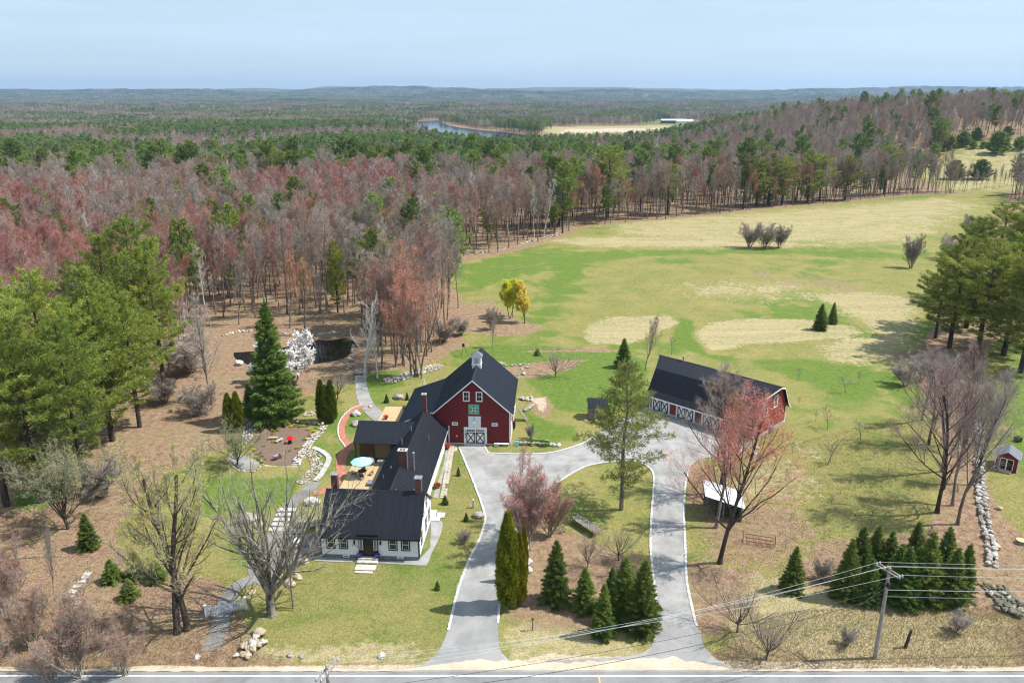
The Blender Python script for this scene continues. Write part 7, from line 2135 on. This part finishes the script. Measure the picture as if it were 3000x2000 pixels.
# bird house lantern, garden bench
lt_ = thing('red_birdhouse', 'red roofed birdhouse lantern standing in the rock garden', 'birdhouse', (*P(850, 1298), 0))
M['redpaint'] = plain('bright_red_paint', (0.62, 0.01, 0.015), 0.5, 0.1)
MB().box(-0.28, 0.28, -0.28, 0.28, 0, 0.10).box(-0.2, 0.2, -0.2, 0.2, 0.1, 0.75).build('body', M['darkmetal'], lt_)
MB().add([(-0.5, -0.5, 0.72), (0.5, -0.5, 0.72), (0.5, 0.5, 0.72), (-0.5, 0.5, 0.72), (0, 0, 1.35)], [(0, 1, 4), (1, 2, 4), (2, 3, 4), (3, 0, 4), (3, 2, 1, 0)]).build('roof', M['redpaint'], lt_)
for bx, by, lb, rz_ in [(800, 1287, 'grey stone bench at the back of the rock garden', 0.1), (819, 1294, 'pale stone bench standing endwise in the rock garden', 1.1)]:
    t = thing('stone_bench', lb, 'bench', (*P(bx, by), 0), rz_)
    MB().box(-0.7, 0.7, -0.2, 0.2, 0.30, 0.38).build('seat', M['stone_pale'], t)
    for x in (-0.5, 0.5): MB().box(x - 0.08, x + 0.08, -0.15, 0.15, 0, 0.3).build('leg', M['stone_pale'], t)
wb = thing('wheelbarrow', 'wheelbarrow left at the lower end of the rock garden', 'wheelbarrow', (*P(812, 1345), 0), 0.8)
MB().add([(-0.35, -0.25, 0.35), (0.35, -0.25, 0.35), (0.35, 0.25, 0.35), (-0.35, 0.25, 0.35), (-0.5, -0.38, 0.65), (0.5, -0.38, 0.65), (0.5, 0.38, 0.65), (-0.5, 0.38, 0.65)], [(3, 2, 1, 0), (0, 1, 5, 4), (1, 2, 6, 5), (2, 3, 7, 6), (3, 0, 4, 7)]).build('tray', M['galv'], wb)
MB().tube([(0.55, -0.05, 0.2), (0.55, 0.05, 0.2)], 0.2, 12).build('wheel', M['black'], wb)
MB().bar((-1.0, -0.25, 0.5), (0.55, -0.08, 0.22), 0.05).bar((-1.0, 0.25, 0.5), (0.55, 0.08, 0.22), 0.05).build('handles', M['redpaint'], wb)
for i in range(44):
    bx, by = [(rn.uniform(785, 828), rn.uniform(1248, 1275)), (rn.uniform(845, 905), rn.uniform(1242, 1254)), (rn.uniform(900, 930), rn.uniform(1255, 1290)), (rn.uniform(745, 775), rn.uniform(1320, 1358))][min(3, i % 5)] if i % 5 < 4 else (rn.uniform(760, 900), rn.uniform(1270, 1350))
    yel = (i % 2 == 0)
    t = thing('garden_plant', 'clump of yellow daffodils in the rock garden' if yel else 'low green plant clump in the rock garden', 'plant', (*P(bx, by), 0), 0, 'daffodil clumps' if yel else 'green clumps of the rock garden')
    s_ = rn.uniform(0.2, 0.36)
    flowers(t, 0, 0, 0, s_, 0.22, 'leaf_green', 'leaves')
    if yel: flowers(t, 0, 0, 0.12, s_ * 0.8, 0.2, 'yelfl')
# pond stones
stone_row('pond_stones', 'row of round pale stones along the far right bank of the pond', 'stone row', ip([(835, 978), (870, 983), (905, 985), (940, 982), (975, 976), (1010, 972)]), 0.55, 0.85, 0.4, ('stone_pale', 'stone', 'stone_tan'))
stone_row('pond_stones', 'row of tan stones along the far left bank of the pond', 'stone row', ip([(655, 985), (690, 975), (730, 970), (770, 968), (800, 972)]), 0.48, 0.8, 0.4, ('stone_tan', 'stone_pale'))
stone_row('pond_stones', 'heap of stones on the near right bank of the pond beside the path', 'stone row', ip([(1040, 1010), (1030, 1040), (1020, 1070), (1015, 1085)]), 0.40, 0.6, 0.9, ('stone_tan', 'stone'))
stone_row('rock_scatter', 'scattered field rocks between the bare maples and the lean-to roof', 'rocks', ip([(1130, 1115), (1165, 1110), (1205, 1095), (1245, 1085), (1290, 1070)]), 0.32, 0.5, 3.0, ('stone', 'stone_pale', 'stone_tan'))
stone_row('rock_scatter', 'line of rocks behind the barn on the brown bed', 'rocks', ip([(1470, 1062), (1500, 1072), (1540, 1066), (1525, 1100)]), 0.38, 0.9, 1.2, ('stone', 'stone_pale'))
stone_row('stone_wall', 'tumbled stone wall along the wood edge at the left end of the field', 'stone wall', ip([(1250, 762), (1310, 758), (1370, 748), (1430, 742), (1500, 728), (1570, 706), (1640, 688)]), 0.55, 1.0, 1.2, ('stone', 'stone_pale'), 2, limit=240)
# right boundary wall
stone_row('stone_wall', 'old dry stone wall running along the right boundary towards the road', 'stone wall', ip([(2862, 1230), (2872, 1300), (2868, 1380), (2874, 1450), (2884, 1520), (2897, 1570), (2903, 1610), (2908, 1660)]), 0.36, 0.42, 1.35, ('stone', 'stone_pale', 'stone'), 2, limit=290)
stone_row('stone_wall', 'tumbled heap of mossy stones where the right stone wall ends near the road', 'stone wall', ip([(2912, 1718), (2930, 1745), (2960, 1775), (2950, 1800)]), 0.36, 0.40, 2.4, ('stone_dark', 'stone', 'stone_dark'), 2)
M['cutwood'] = plain('fresh_cut_wood', (0.72, 0.40, 0.20), 0.8, 0.12, 4)
for bx, by, r_, lb in [(2990, 1590, 0.55, 'larger fresh cut orange stump at the right edge'), (2921, 1607, 0.36, 'smaller fresh cut stump against the stone wall')]:
    t = thing('stump', lb, 'tree stump', (*P(bx, by), 0))
    MB().lathe([(r_ * 1.2, -0.1), (r_ * 1.05, 0.12), (r_, 0.42)], 14).build('stump_side', M['bark'], t); MB().lathe([(r_ * 0.95, 0.421), (r_ * 0.95, 0.43)], 14).build('cut_face', M['cutwood'], t)
for i, (bx, by) in enumerate([(202, 1748), (214, 1732), (226, 1716), (240, 1702), (250, 1690), (256, 1680), (225, 1765)]):
    tag(MB().box(-0.42, 0.42, -0.3, 0.3, 0, 0.06).build('stepping_stone', M['stone_pale'], None, bevel=0.03, loc=(*P(bx, by), 0), rotz=rn.uniform(-0.3, 0.3)), 'pale flat stepping stone on the brown slope at the left', 'stepping stone', 'stepping stones on the left slope')
# fallen tree
ft = thing('fallen_tree', 'fallen tree trunk with torn root plate between the left grove and the pond', 'fallen tree', (*P(395, 1058), 0), 0.15)
MB().tube([(0, 0, 0.5), (4, 0.3, 0.8), (8.5, 0.4, 1.0)], [0.22, 0.36, 0.5], 9).build('trunk', M['bark_pale'], ft)
MB().stone((9.2, 0.4, 1.3), (0.5, 1.4, 1.5), rn, 2).build('root_plate', M['bark_dark'], ft)
# --- picket fence
M['picket'] = plain('white_picket_paint', (0.66, 0.66, 0.68), 0.6, 0.1)
a0, b0 = Vector((*P(605, 1806), 0)), Vector((*P(721, 1783), 0))
pf = thing('picket_fence', 'white arched picket fence between two posts under the old trees', 'fence', a0[:], math.atan2(b0.y - a0.y, b0.x - a0.x))
Lf = (b0 - a0).length
for x in (0, Lf):
    q = MB().box(x - 0.11, x + 0.11, -0.11, 0.11, 0, 1.35).build('post', M['picket'], pf)
    MB().box(x - 0.16, x + 0.16, -0.16, 0.16, 1.35, 1.42).add([(x - 0.12, -0.12, 1.42), (x + 0.12, -0.12, 1.42), (x + 0.12, 0.12, 1.42), (x - 0.12, 0.12, 1.42), (x, 0, 1.55)], [(0, 1, 4), (1, 2, 4), (2, 3, 4), (3, 0, 4)]).build('post_cap', M['picket'], q)
for z in (0.3, 0.85): MB().box(0.11, Lf - 0.11, 0.0, 0.05, z, z + 0.09).build('rail', M['picket'], pf)
npk = 24
for i in range(npk):
    x = 0.2 + (Lf - 0.4) * i / (npk - 1); hh = 1.08 + 0.22 * (abs(i / (npk - 1) - 0.5) * 2) ** 2
    MB().add([(x - 0.035, -0.02, 0.06), (x + 0.035, -0.02, 0.06), (x + 0.035, 0, 0.06), (x - 0.035, 0, 0.06), (x - 0.035, -0.02, hh), (x + 0.035, -0.02, hh), (x + 0.035, 0, hh), (x - 0.035, 0, hh), (x, -0.01, hh + 0.08)],
             [(0, 1, 5, 4), (1, 2, 6, 5), (2, 3, 7, 6), (3, 0, 4, 7), (4, 5, 8), (5, 6, 8), (6, 7, 8), (7, 4, 8)]).build('picket', M['picket'], pf)
# --- posts
gp = tag(MB().box(-0.13, 0.13, -0.13, 0.13, 0, 1.15).build('granite_post', M['granite'], None, bevel=0.02, loc=(*P(1387, 1486), 0)), 'grey granite post on the lawn strip between walk and drive', 'post')
hpst = thing('hitching_post', 'thin post with a small house box on top near the island edge by the road', 'post', (*P(1560, 1845), 0))
MB().box(-0.05, 0.05, -0.05, 0.05, 0, 1.35).build('post', M['weathered'], hpst); MB().box(-0.12, 0.12, -0.1, 0.1, 1.2, 1.5).build('box', M['redpaint'] if 0 else M['weathered'], hpst)
bpst = tag(MB().tube([(0, 0, 0), (0.16, 0, 1.2), (0.30, 0, 2.0)], [0.16, 0.13, 0.12], 9).build('broken_post', M['bark_dark'], None, loc=(*P(2652, 1896), 0)), 'leaning broken wooden post on the verge right of the utility pole', 'post')
# --- utility poles and wires
M['polewood'] = plain('weathered_pole_wood', (0.27, 0.24, 0.21), 0.9, 0.25, 3)
M['insul'] = plain('insulator_grey', (0.42, 0.44, 0.46), 0.3, 0.1)
M['wire'] = plain('cable', (0.03, 0.03, 0.03), 0.6, 0.1); M['wire_al'] = plain('bare_cable', (0.45, 0.47, 0.46), 0.4, 0.1, metal=0.5)
def utility_pole(x, y, h, label, armrot):
    t = thing('utility_pole', label, 'utility pole', (x, y, 0))
    MB().tube([(0, 0, -0.3), (0, 0, h * 0.5), (0, 0, h)], [0.19, 0.16, 0.13], 12).build('pole', M['polewood'], t)
    d = Vector((math.cos(armrot), math.sin(armrot), 0)); n = Vector((-d.y, d.x, 0))
    pts = []
    for s_ in (-0.2, 0.2):
        MB().bar(d * -1.25 + n * s_ + Vector((0, 0, h - 0.35)), d * 1.25 + n * s_ + Vector((0, 0, h - 0.35)), 0.10, 0.12).build('crossarm', M['polewood'], t)
    for k in (-1.15, -0.35, 1.15):
        for s_ in (-0.2, 0.2):
            p = d * k + n * s_ + Vector((0, 0, h - 0.29))
            MB().lathe([(0.03, 0), (0.08, 0.06), (0.04, 0.09), (0.08, 0.14), (0.03, 0.22)], 8, p).build('insulator', M['insul'], t)
        pts.append(Vector((x, y, 0)) + d * k + Vector((0, 0, h - 0.08)))
    MB().lathe([(0.03, 0), (0.07, 0.1), (0.03, 0.2)], 8, (0, 0, h)).build('insulator', M['insul'], t)
    MB().box(-0.1, 0.1, -0.45, -0.2, h - 1.9, h - 1.4).box(-0.35, -0.1, -0.3, -0.15, h - 1.75, h - 1.5).build('junction_box', M['darkmetal'], t)
    return t, pts + [Vector((x, y, h + 0.18))], [Vector((x, y, h - 2.3)), Vector((x, y, h - 3.0))]
px1, py1 = P(2563, 1926)
z1 = height_of(2563, 1926, 1662)
poleA, ta, ca = utility_pole(px1, py1, z1, 'weathered wooden utility pole with double crossarm in front of the spruce cluster', R(-62))
xb, yb = P(958, 1958, z1)
poleB, tb_, cb = utility_pole(xb, yb, z1 + 0.2, 'utility pole top with double crossarm cut by the bottom edge of the picture', R(72))
def wire(name, label, a, b, sag, r, mat, cat='cable'):
    pts = [a.lerp(b, i / 16) - Vector((0, 0, sag * 4 * (i / 16) * (1 - i / 16))) for i in range(17)]
    tag(MB().tube(pts, r, 4, False).build(name, M[mat]), label, cat, 'overhead lines along the road')
far_r = Vector((px1 + 62, py1 + 2, z1 + 0.5))
for i in range(4):
    wire('overhead_wire', 'thin overhead wire running left from the utility pole above the island', ta[i], tb_[i], 1.1, 0.012, 'wire_al')
    wire('overhead_wire', 'thin overhead wire running right from the utility pole', ta[i], far_r + (ta[i] - ta[3]), 1.0, 0.012, 'wire_al')
wire('overhead_cable', 'upper thick cable crossing the island towards the near pole', ca[0], cb[0], 1.0, 0.022, 'wire')
wire('overhead_cable', 'lower thick cable crossing the drives towards the near pole', ca[1], cb[1], 1.5, 0.028, 'wire')
wire('overhead_cable', 'upper thick cable running right from the utility pole', ca[0], far_r - Vector((0, 0, 2.6)), 0.8, 0.022, 'wire_al')
wire('overhead_cable', 'lower thick cable running right from the utility pole', ca[1], far_r - Vector((0, 0, 3.3)), 0.9, 0.028, 'wire_al')
wire('guy_wire', 'guy wire from the utility pole down to the verge on the left', Vector((px1, py1, z1 - 2.0)), Vector((*P(2485, 1795), 0)), 0, 0.015, 'wire_al')
# --- old hay rake, cart
hk = thing('hay_rake', 'rusty antique hay rake frame with two thin wheels on the lawn', 'hay rake', (*P(2175, 1585), 0), R(-17))
Lr = 3.4
fr = MB().bar((0.3, 0, 0.62), (Lr, 0, 0.62), 0.06).bar((0.3, 0.55, 0.75), (Lr, 0.55, 0.75), 0.05).bar((0.3, -0.35, 0.35), (Lr, -0.35, 0.35), 0.05)
for i in range(5): fr.bar((0.4 + i * 0.75, -0.35, 0.35), (0.4 + i * 0.75, 0.55, 0.75), 0.04)
fr.build('frame', M['rust'], hk)
for x in (0.05, Lr + 0.2):
    w_ = MB()
    w_.tube([(x, 0.65 * math.cos(a), 0.65 + 0.65 * math.sin(a)) for a in np.linspace(0, 6.2832, 21)], 0.022, 5, False)
    for a in range(6): w_.bar((x, 0, 0.65), (x, 0.64 * math.cos(a * 1.047), 0.65 + 0.64 * math.sin(a * 1.047)), 0.02)
    w_.build('wheel', M['rust'], hk)
tn = MB()
for i in range(12): tn.tube([(0.45 + i * 0.26, 0, 0.6), (0.45 + i * 0.26, -0.5, 0.55), (0.45 + i * 0.26, -0.65, 0.2), (0.45 + i * 0.26, -0.5, 0.02)], 0.012, 4, False)
tn.build('tines', M['rust'], hk)
ca_, cb_ = Vector((*P(1672, 1532), 0)), Vector((*P(1740, 1575), 0))
ct = thing('plank_cart', 'grey plank top on an old rusty wheeled frame on the island lawn', 'cart', ca_[:], math.atan2(cb_.y - ca_.y, cb_.x - ca_.x))
Lc = (cb_ - ca_).length
for i in range(4): MB().box(-0.1, Lc + 0.1, -0.05 + i * 0.32, 0.25 + i * 0.32, 0.75, 0.81).build('plank', M['weathered'], ct)
MB().bar((0.3, 0.1, 0.55), (0.3, 1.1, 0.55), 0.06).bar((Lc - 0.3, 0.1, 0.55), (Lc - 0.3, 1.1, 0.55), 0.06).bar((0.3, 0.6, 0.66), (Lc - 0.3, 0.6, 0.66), 0.1).build('axle_frame', M['rust'], ct)
for x in (0.3, Lc - 0.3):
    for y in (0.0, 1.2):
        w_ = MB().tube([(x + 0.42 * math.cos(a), y, 0.42 + 0.42 * math.sin(a)) for a in np.linspace(0, 6.2832, 17)], 0.025, 5, False)
        for a in range(4): w_.bar((x, y, 0.42), (x + 0.41 * math.cos(a * 1.57), y, 0.42 + 0.41 * math.sin(a * 1.57)), 0.025)
        w_.build('wheel', M['rust'], ct)
# tripod feeder behind the barn, obelisk
fd = thing('tripod_feeder', 'black barrel feeder on a tall tripod on the lawn behind the barn', 'feeder', (*P(1358, 1042), 0))
MB().lathe([(0.22, 1.9), (0.26, 2.0), (0.26, 2.5), (0.2, 2.58)], 12).build('barrel', M['black'], fd)
for a in range(3): MB().tube([(0.2 * math.cos(a * 2.09), 0.2 * math.sin(a * 2.09), 2.0), (0.9 * math.cos(a * 2.09), 0.9 * math.sin(a * 2.09), 0)], 0.03, 5).build('leg', M['black'], fd)
ob = tag(MB().add([(-0.25, -0.25, 0), (0.25, -0.25, 0), (0.25, 0.25, 0), (-0.25, 0.25, 0), (0, 0, 2.0)], [(0, 1, 4), (1, 2, 4), (2, 3, 4), (3, 0, 4)]).build('garden_obelisk', M['white'], None, loc=(*P(1243, 1133), 0)), 'white pointed garden obelisk left of the barn roof', 'obelisk')
pd = thing('pond_dock', 'small weathered dock at the near end of the pond path', 'dock', (*P(1034, 1098), 0), 0.05); 
for i in range(14): MB().box(0, 2.6, i * 0.3, i * 0.3 + 0.27, 0.15, 0.2).build('plank', M['weathered'], pd)
MB().box(0, 0.1, 0, 4.2, 0, 0.15).box(2.5, 2.6, 0, 4.2, 0, 0.15).build('beam', M['weathered'], pd)
# black composter by the red shed
tag(MB().box(-0.45, 0.45, -0.4, 0.4, 0, 0.7).build('compost_bin', M['black'], None, bevel=0.05, loc=(*P(2981, 1292), 0), rotz=0.4), 'black bin on the lawn behind the red garden shed', 'bin')
# branches and twigs lying about, dry grass on the verge
def tuft_field(name, label, cat, polys, n, hmin, hmax, w, mats, seed, lean=0.5):
    g = np.random.RandomState(seed)
    pts = []
    for poly, share in polys:
        xs = [p[0] for p in poly]; ys = [p[1] for p in poly]
        k = int(n * share); x = g.uniform(min(xs), max(xs), k * 3); y = g.uniform(min(ys), max(ys), k * 3)
        m = sdist(poly, x, y) > 0
        for dr_ in (DRV,): m &= sdist(dr_, x, y) < -0.2
        pts.append(np.stack([x[m], y[m]], 1)[:k])
    p = np.concatenate(pts); z = H(p[:, 0], p[:, 1]) - 0.05
    p0 = np.column_stack([p, z])
    d = g.normal(size=p0.shape) * lean; d[:, 2] = 1
    d /= np.linalg.norm(d, axis=1, keepdims=True)
    V, F = slivers(p0, p0 + d * g.uniform(hmin, hmax, (len(p0), 1)), w, g)
    mi = g.randint(0, len(mats), len(F))
    tag(new_obj(name, np_mesh(name, V, F, [M[m] for m in mats], mi)), label, cat, None, 'stuff')
DRV = smooth_poly(DR_OUT, 3)
M['straw'] = leaf_mat('dry_straw', (0.36, 0.28, 0.17), (0.50, 0.41, 0.27), 0.2, 0, 0.8)
M['straw_dark'] = leaf_mat('old_brown_stalks', (0.19, 0.12, 0.075), (0.30, 0.20, 0.13), 0.1, 0, 0.8)
M['grass_y'] = leaf_mat('yellow_green_blades', (0.15, 0.17, 0.045), (0.24, 0.24, 0.07), 0.25, 0, 0.8)
M['grass_g'] = leaf_mat('green_blades', (0.06, 0.13, 0.018), (0.12, 0.21, 0.03), 0.25, 0, 0.8)
M['leaflit'] = leaf_mat('fallen_leaves', (0.22, 0.12, 0.07), (0.42, 0.27, 0.18), 0, 0, 1.5)
verge = ip([(2060, 1960), (2180, 1800), (2450, 1780), (2860, 1780), (3080, 1760), (3080, 1955)])
verge_l = ip([(0, 1960), (-50, 1700), (420, 1820), (640, 1900), (900, 1930), (700, 1955)])
isl = ip([(1490, 1945), (1560, 1890), (1800, 1900), (1915, 1880), (1890, 1915), (1700, 1925)])
tuft_field('dry_verge_grass', 'tall dry straw coloured grass on the road verge', 'grass', [(verge, 0.62), (verge_l, 0.22), (isl, 0.16)], 42000, 0.15, 0.55, 0.035, ['straw', 'straw', 'straw_dark', 'grass_y'], 21, 0.7)
lawn = ip([(1235, 1930), (700, 1930), (640, 1720), (560, 1560), (900, 1500), (930, 1650), (1240, 1650), (1290, 1500), (1320, 1330), (1345, 1330), (1410, 1480), (1410, 1530), (1350, 1690), (1310, 1840), (1280, 1900)])
lawn_r = ip([(2030, 1380), (2230, 1320), (2700, 1200), (2740, 1540), (2250, 1780), (2060, 1800), (2020, 1600)])
lawn_i = smooth_poly(DR_HOLE[2:], 2)
tuft_field('lawn_grass', 'short patchy yellow green grass of the lawns', 'grass', [(lawn, 0.45), (lawn_r, 0.35), (lawn_i, 0.2)], 120000, 0.05, 0.16, 0.035, ['grass_y', 'grass_y', 'grass_g', 'straw'], 22, 1.0)
def leaf_field(name, label, polys, n, seed):
    g = np.random.RandomState(seed); pts = []
    for poly, share in polys:
        xs = [p[0] for p in poly]; ys = [p[1] for p in poly]
        k = int(n * share); x = g.uniform(min(xs), max(xs), k * 3); y = g.uniform(min(ys), max(ys), k * 3)
        m = (sdist(poly, x, y) > 0) & (sdist(DRV, x, y) < 0.0); pts.append(np.stack([x[m], y[m]], 1)[:k])
    p = np.concatenate(pts); z = H(p[:, 0], p[:, 1]) + 0.0
    c = np.column_stack([p, z + g.uniform(-0.01, 0.05, len(z))])
    d = g.normal(size=c.shape); d[:, 2] *= 0.35; d /= np.linalg.norm(d, axis=1, keepdims=True)
    V, F = slivers(c, c + d * 0.13, 0.10, g)
    tag(new_obj(name, np_mesh(name, V, F, [M['leaflit']])), label, 'leaves', None, 'stuff')
leaf_field('leaf_litter', 'fallen brown leaves strewn over the ground under the trees', [(lawn_i, 0.2), (lawn_r, 0.25), (ip([(0, 1960), (-80, 1500), (500, 1500), (700, 1800), (720, 1940)]), 0.3), (ip([(2650, 1400), (2700, 1000), (2950, 1000), (3050, 1900), (2500, 1900)]), 0.25)], 60000, 23)
# dead branches lying in the woods by the pond and under the old tree
for i, (bx, by, L_, lb) in enumerate([(560, 1045, 5, 'fallen branch on the slope left of the pond'), (500, 1000, 6, 'heap of fallen branches above the fallen tree'), (1500, 790, 7, 'dead branch lying at the wood edge on the field'), (30, 1640, 6, 'long fallen branch on the brown slope at the left'), (2750, 1690, 3, 'fallen branch right of the spruce cluster')]):
    x, y, z = G(bx, by)
    m = MB(); p = Vector((0, 0, 0.15)); d_ = Vector((1, 0.2, 0.02))
    pts = [p + d_ * L_ * t + Vector((0, rn.uniform(-0.2, 0.2), rn.uniform(0, 0.15))) for t in (0, 0.3, 0.6, 1)]
    m.tube(pts, [0.09, 0.07, 0.05, 0.015], 5)
    for k in range(6):
        t = rn.uniform(0.2, 0.9); a = pts[0].lerp(pts[3], t); m.tube([a, a + Vector((rn.uniform(0.3, 1), rn.uniform(-1, 1), rn.uniform(0, 0.4)))], [0.03, 0.008], 4)
    tag(m.build('fallen_branch', M['bark_pale'], None, loc=(x, y, z), rotz=rn.uniform(-0.4, 0.5)), lb, 'branch')

# ============================================================ far things
def gbox(name, label, cat, bx, by, w, d, eave, ridge, wallm, roofm, rz=0.0, along='x'):
    x, y, z = G(bx, by)
    t = thing(name, label, cat, (x, y, z - 0.3), rz)
    if along == 'x':
        MB().prism([(0, 0, 0), (0, 0, eave), (0, d/2, ridge - 0.1), (0, d, eave), (0, d, 0)], (w, 0, 0)).build('wall', M[wallm], t)
        MB().prism([(-0.4, -0.5, eave - 0.2), (-0.4, d/2, ridge + 0.1), (-0.4, d/2, ridge - 0.05), (-0.4, -0.5, eave - 0.35)], (w + 0.8, 0, 0)).prism([(-0.4, d/2, ridge + 0.1), (-0.4, d + 0.5, eave - 0.2), (-0.4, d + 0.5, eave - 0.35), (-0.4, d/2, ridge - 0.05)], (w + 0.8, 0, 0)).build('roof', M[roofm], t)
    else:
        MB().prism([(0, 0, 0), (0, 0, eave), (w/2, 0, ridge - 0.1), (w, 0, eave), (w, 0, 0)][::-1], (0, d, 0)).build('wall', M[wallm], t)
        MB().prism([(-0.5, -0.3, eave - 0.2), (w/2, -0.3, ridge + 0.1), (w/2, -0.3, ridge - 0.05), (-0.5, -0.3, eave - 0.35)], (0, d + 0.6, 0)).prism([(w/2, -0.3, ridge + 0.1), (w + 0.5, -0.3, eave - 0.2), (w + 0.5, -0.3, eave - 0.35), (w/2, -0.3, ridge - 0.05)], (0, d + 0.6, 0)).build('roof', M[roofm], t)
    return t
M['brown_wall'] = plain('brown_siding', (0.24, 0.14, 0.10), 0.8, 0.15); M['tarp'] = plain('blue_tarp', (0.05, 0.35, 0.80), 0.5, 0.1)
M['green_wall'] = plain('dark_green_steel', (0.03, 0.10, 0.10), 0.5, 0.1); M['white_roof'] = plain('white_metal_roof', (0.72, 0.74, 0.76), 0.4, 0.05)
gbox('far_house', 'brown house with grey roof in the wood left of centre', 'house', 702, 542, 9, 8, 5.5, 8.0, 'brown_wall', 'shinglegrey', 0.3)
gbox('far_house_wing', 'low brick red wing right of the brown house in the wood', 'house', 738, 548, 12, 8, 3.0, 5.2, 'brown_wall', 'shinglegrey', -0.35, 'y')
gbox('far_roof_house', 'house with pale grey roof showing between pines at the centre', 'house', 1140, 505, 14, 9, 7.5, 10.5, 'white_clap', 'white_roof', -0.2)
gbox('mobile_home', 'long low white trimmed shed at the far left clearing', 'shed', 80, 548, 11, 5, 2.6, 3.2, 'brown_wall', 'shinglegrey', 0.0)
x, y, z = G(182, 536)
tg = tag(MB().stone((0, 0, 0.5), (4.2, 1.6, 1.3), random.Random(2), 2).build('tarp_heap', M['tarp'], None, loc=(x, y, z)), 'blue tarp spread over a heap in the far left clearing', 'tarp')
fb = gbox('farm_building', 'long dark green farm building with white roof beyond the river', 'farm building', 1938, 362, 66, 16, 8, 11, 'green_wall', 'white_roof', 0.0)
x, y, z = fb.location
gb2 = gbox('farm_shed', 'white roofed extension right of the long farm building', 'farm building', 1983, 363, 42, 18, 7, 10.5, 'white_roof', 'white_roof', 0.0)
gbox('farm_shed', 'small dark farm shed at the right end of the farm', 'farm building', 2012, 365, 18, 12, 5, 8, 'green_wall', 'shinglegrey', -0.4)
gbox('far_cottage', 'tiny house at the top of the far green field', 'house', 1588, 348, 12, 9, 5, 9, 'brown_wall', 'shinglegrey', 0.2)
gbox('far_cottage', 'tiny white roofed house left of the far green field house', 'house', 1560, 349, 9, 6, 3, 5, 'white_clap', 'white_roof', 0.0)
pk = put(Plant('pink_tree', *(lambda q: (q[0], M['bark']))(bare(830, 8, 0.15, 0.2, 12, (20, 60), 0.45, 5, 4, 5, 0.7, 0.03, bud=0.3, budn=1)), *(lambda q: ((q[1], q[2]), [M['tw_grey'], M['blossom_pink']]))(bare(830, 8, 0.15, 0.2, 12, (20, 60), 0.45, 5, 4, 5, 0.7, 0.03, bud=0.3, budn=1)), 8), 'blossom_tree', 'pale pink blossoming tree in the far left clearing', 'tree', at_px(408, 545), 12, 0.3, sx=1.3)
print('t details', time.time() - T0)

# ============================================================ air
hz = MB().box(-14000, 14000, -250, 17000, -60, 290).build('haze', [], None)
hz['kind'] = 'stuff'
hm = bpy.data.materials.new('haze'); hm.use_nodes = True
nt_ = hm.node_tree; nt_.nodes.clear()
pv = nt_.nodes.new('ShaderNodeVolumePrincipled'); oo = nt_.nodes.new('ShaderNodeOutputMaterial')
pv.inputs['Color'].default_value = (0.50, 0.72, 1.0, 1); pv.inputs['Density'].default_value = 6.0e-5; pv.inputs['Anisotropy'].default_value = 0.3
nt_.links.new(pv.outputs[0], oo.inputs['Volume'])
hz.data.materials.append(hm)
print('t total', time.time() - T0)
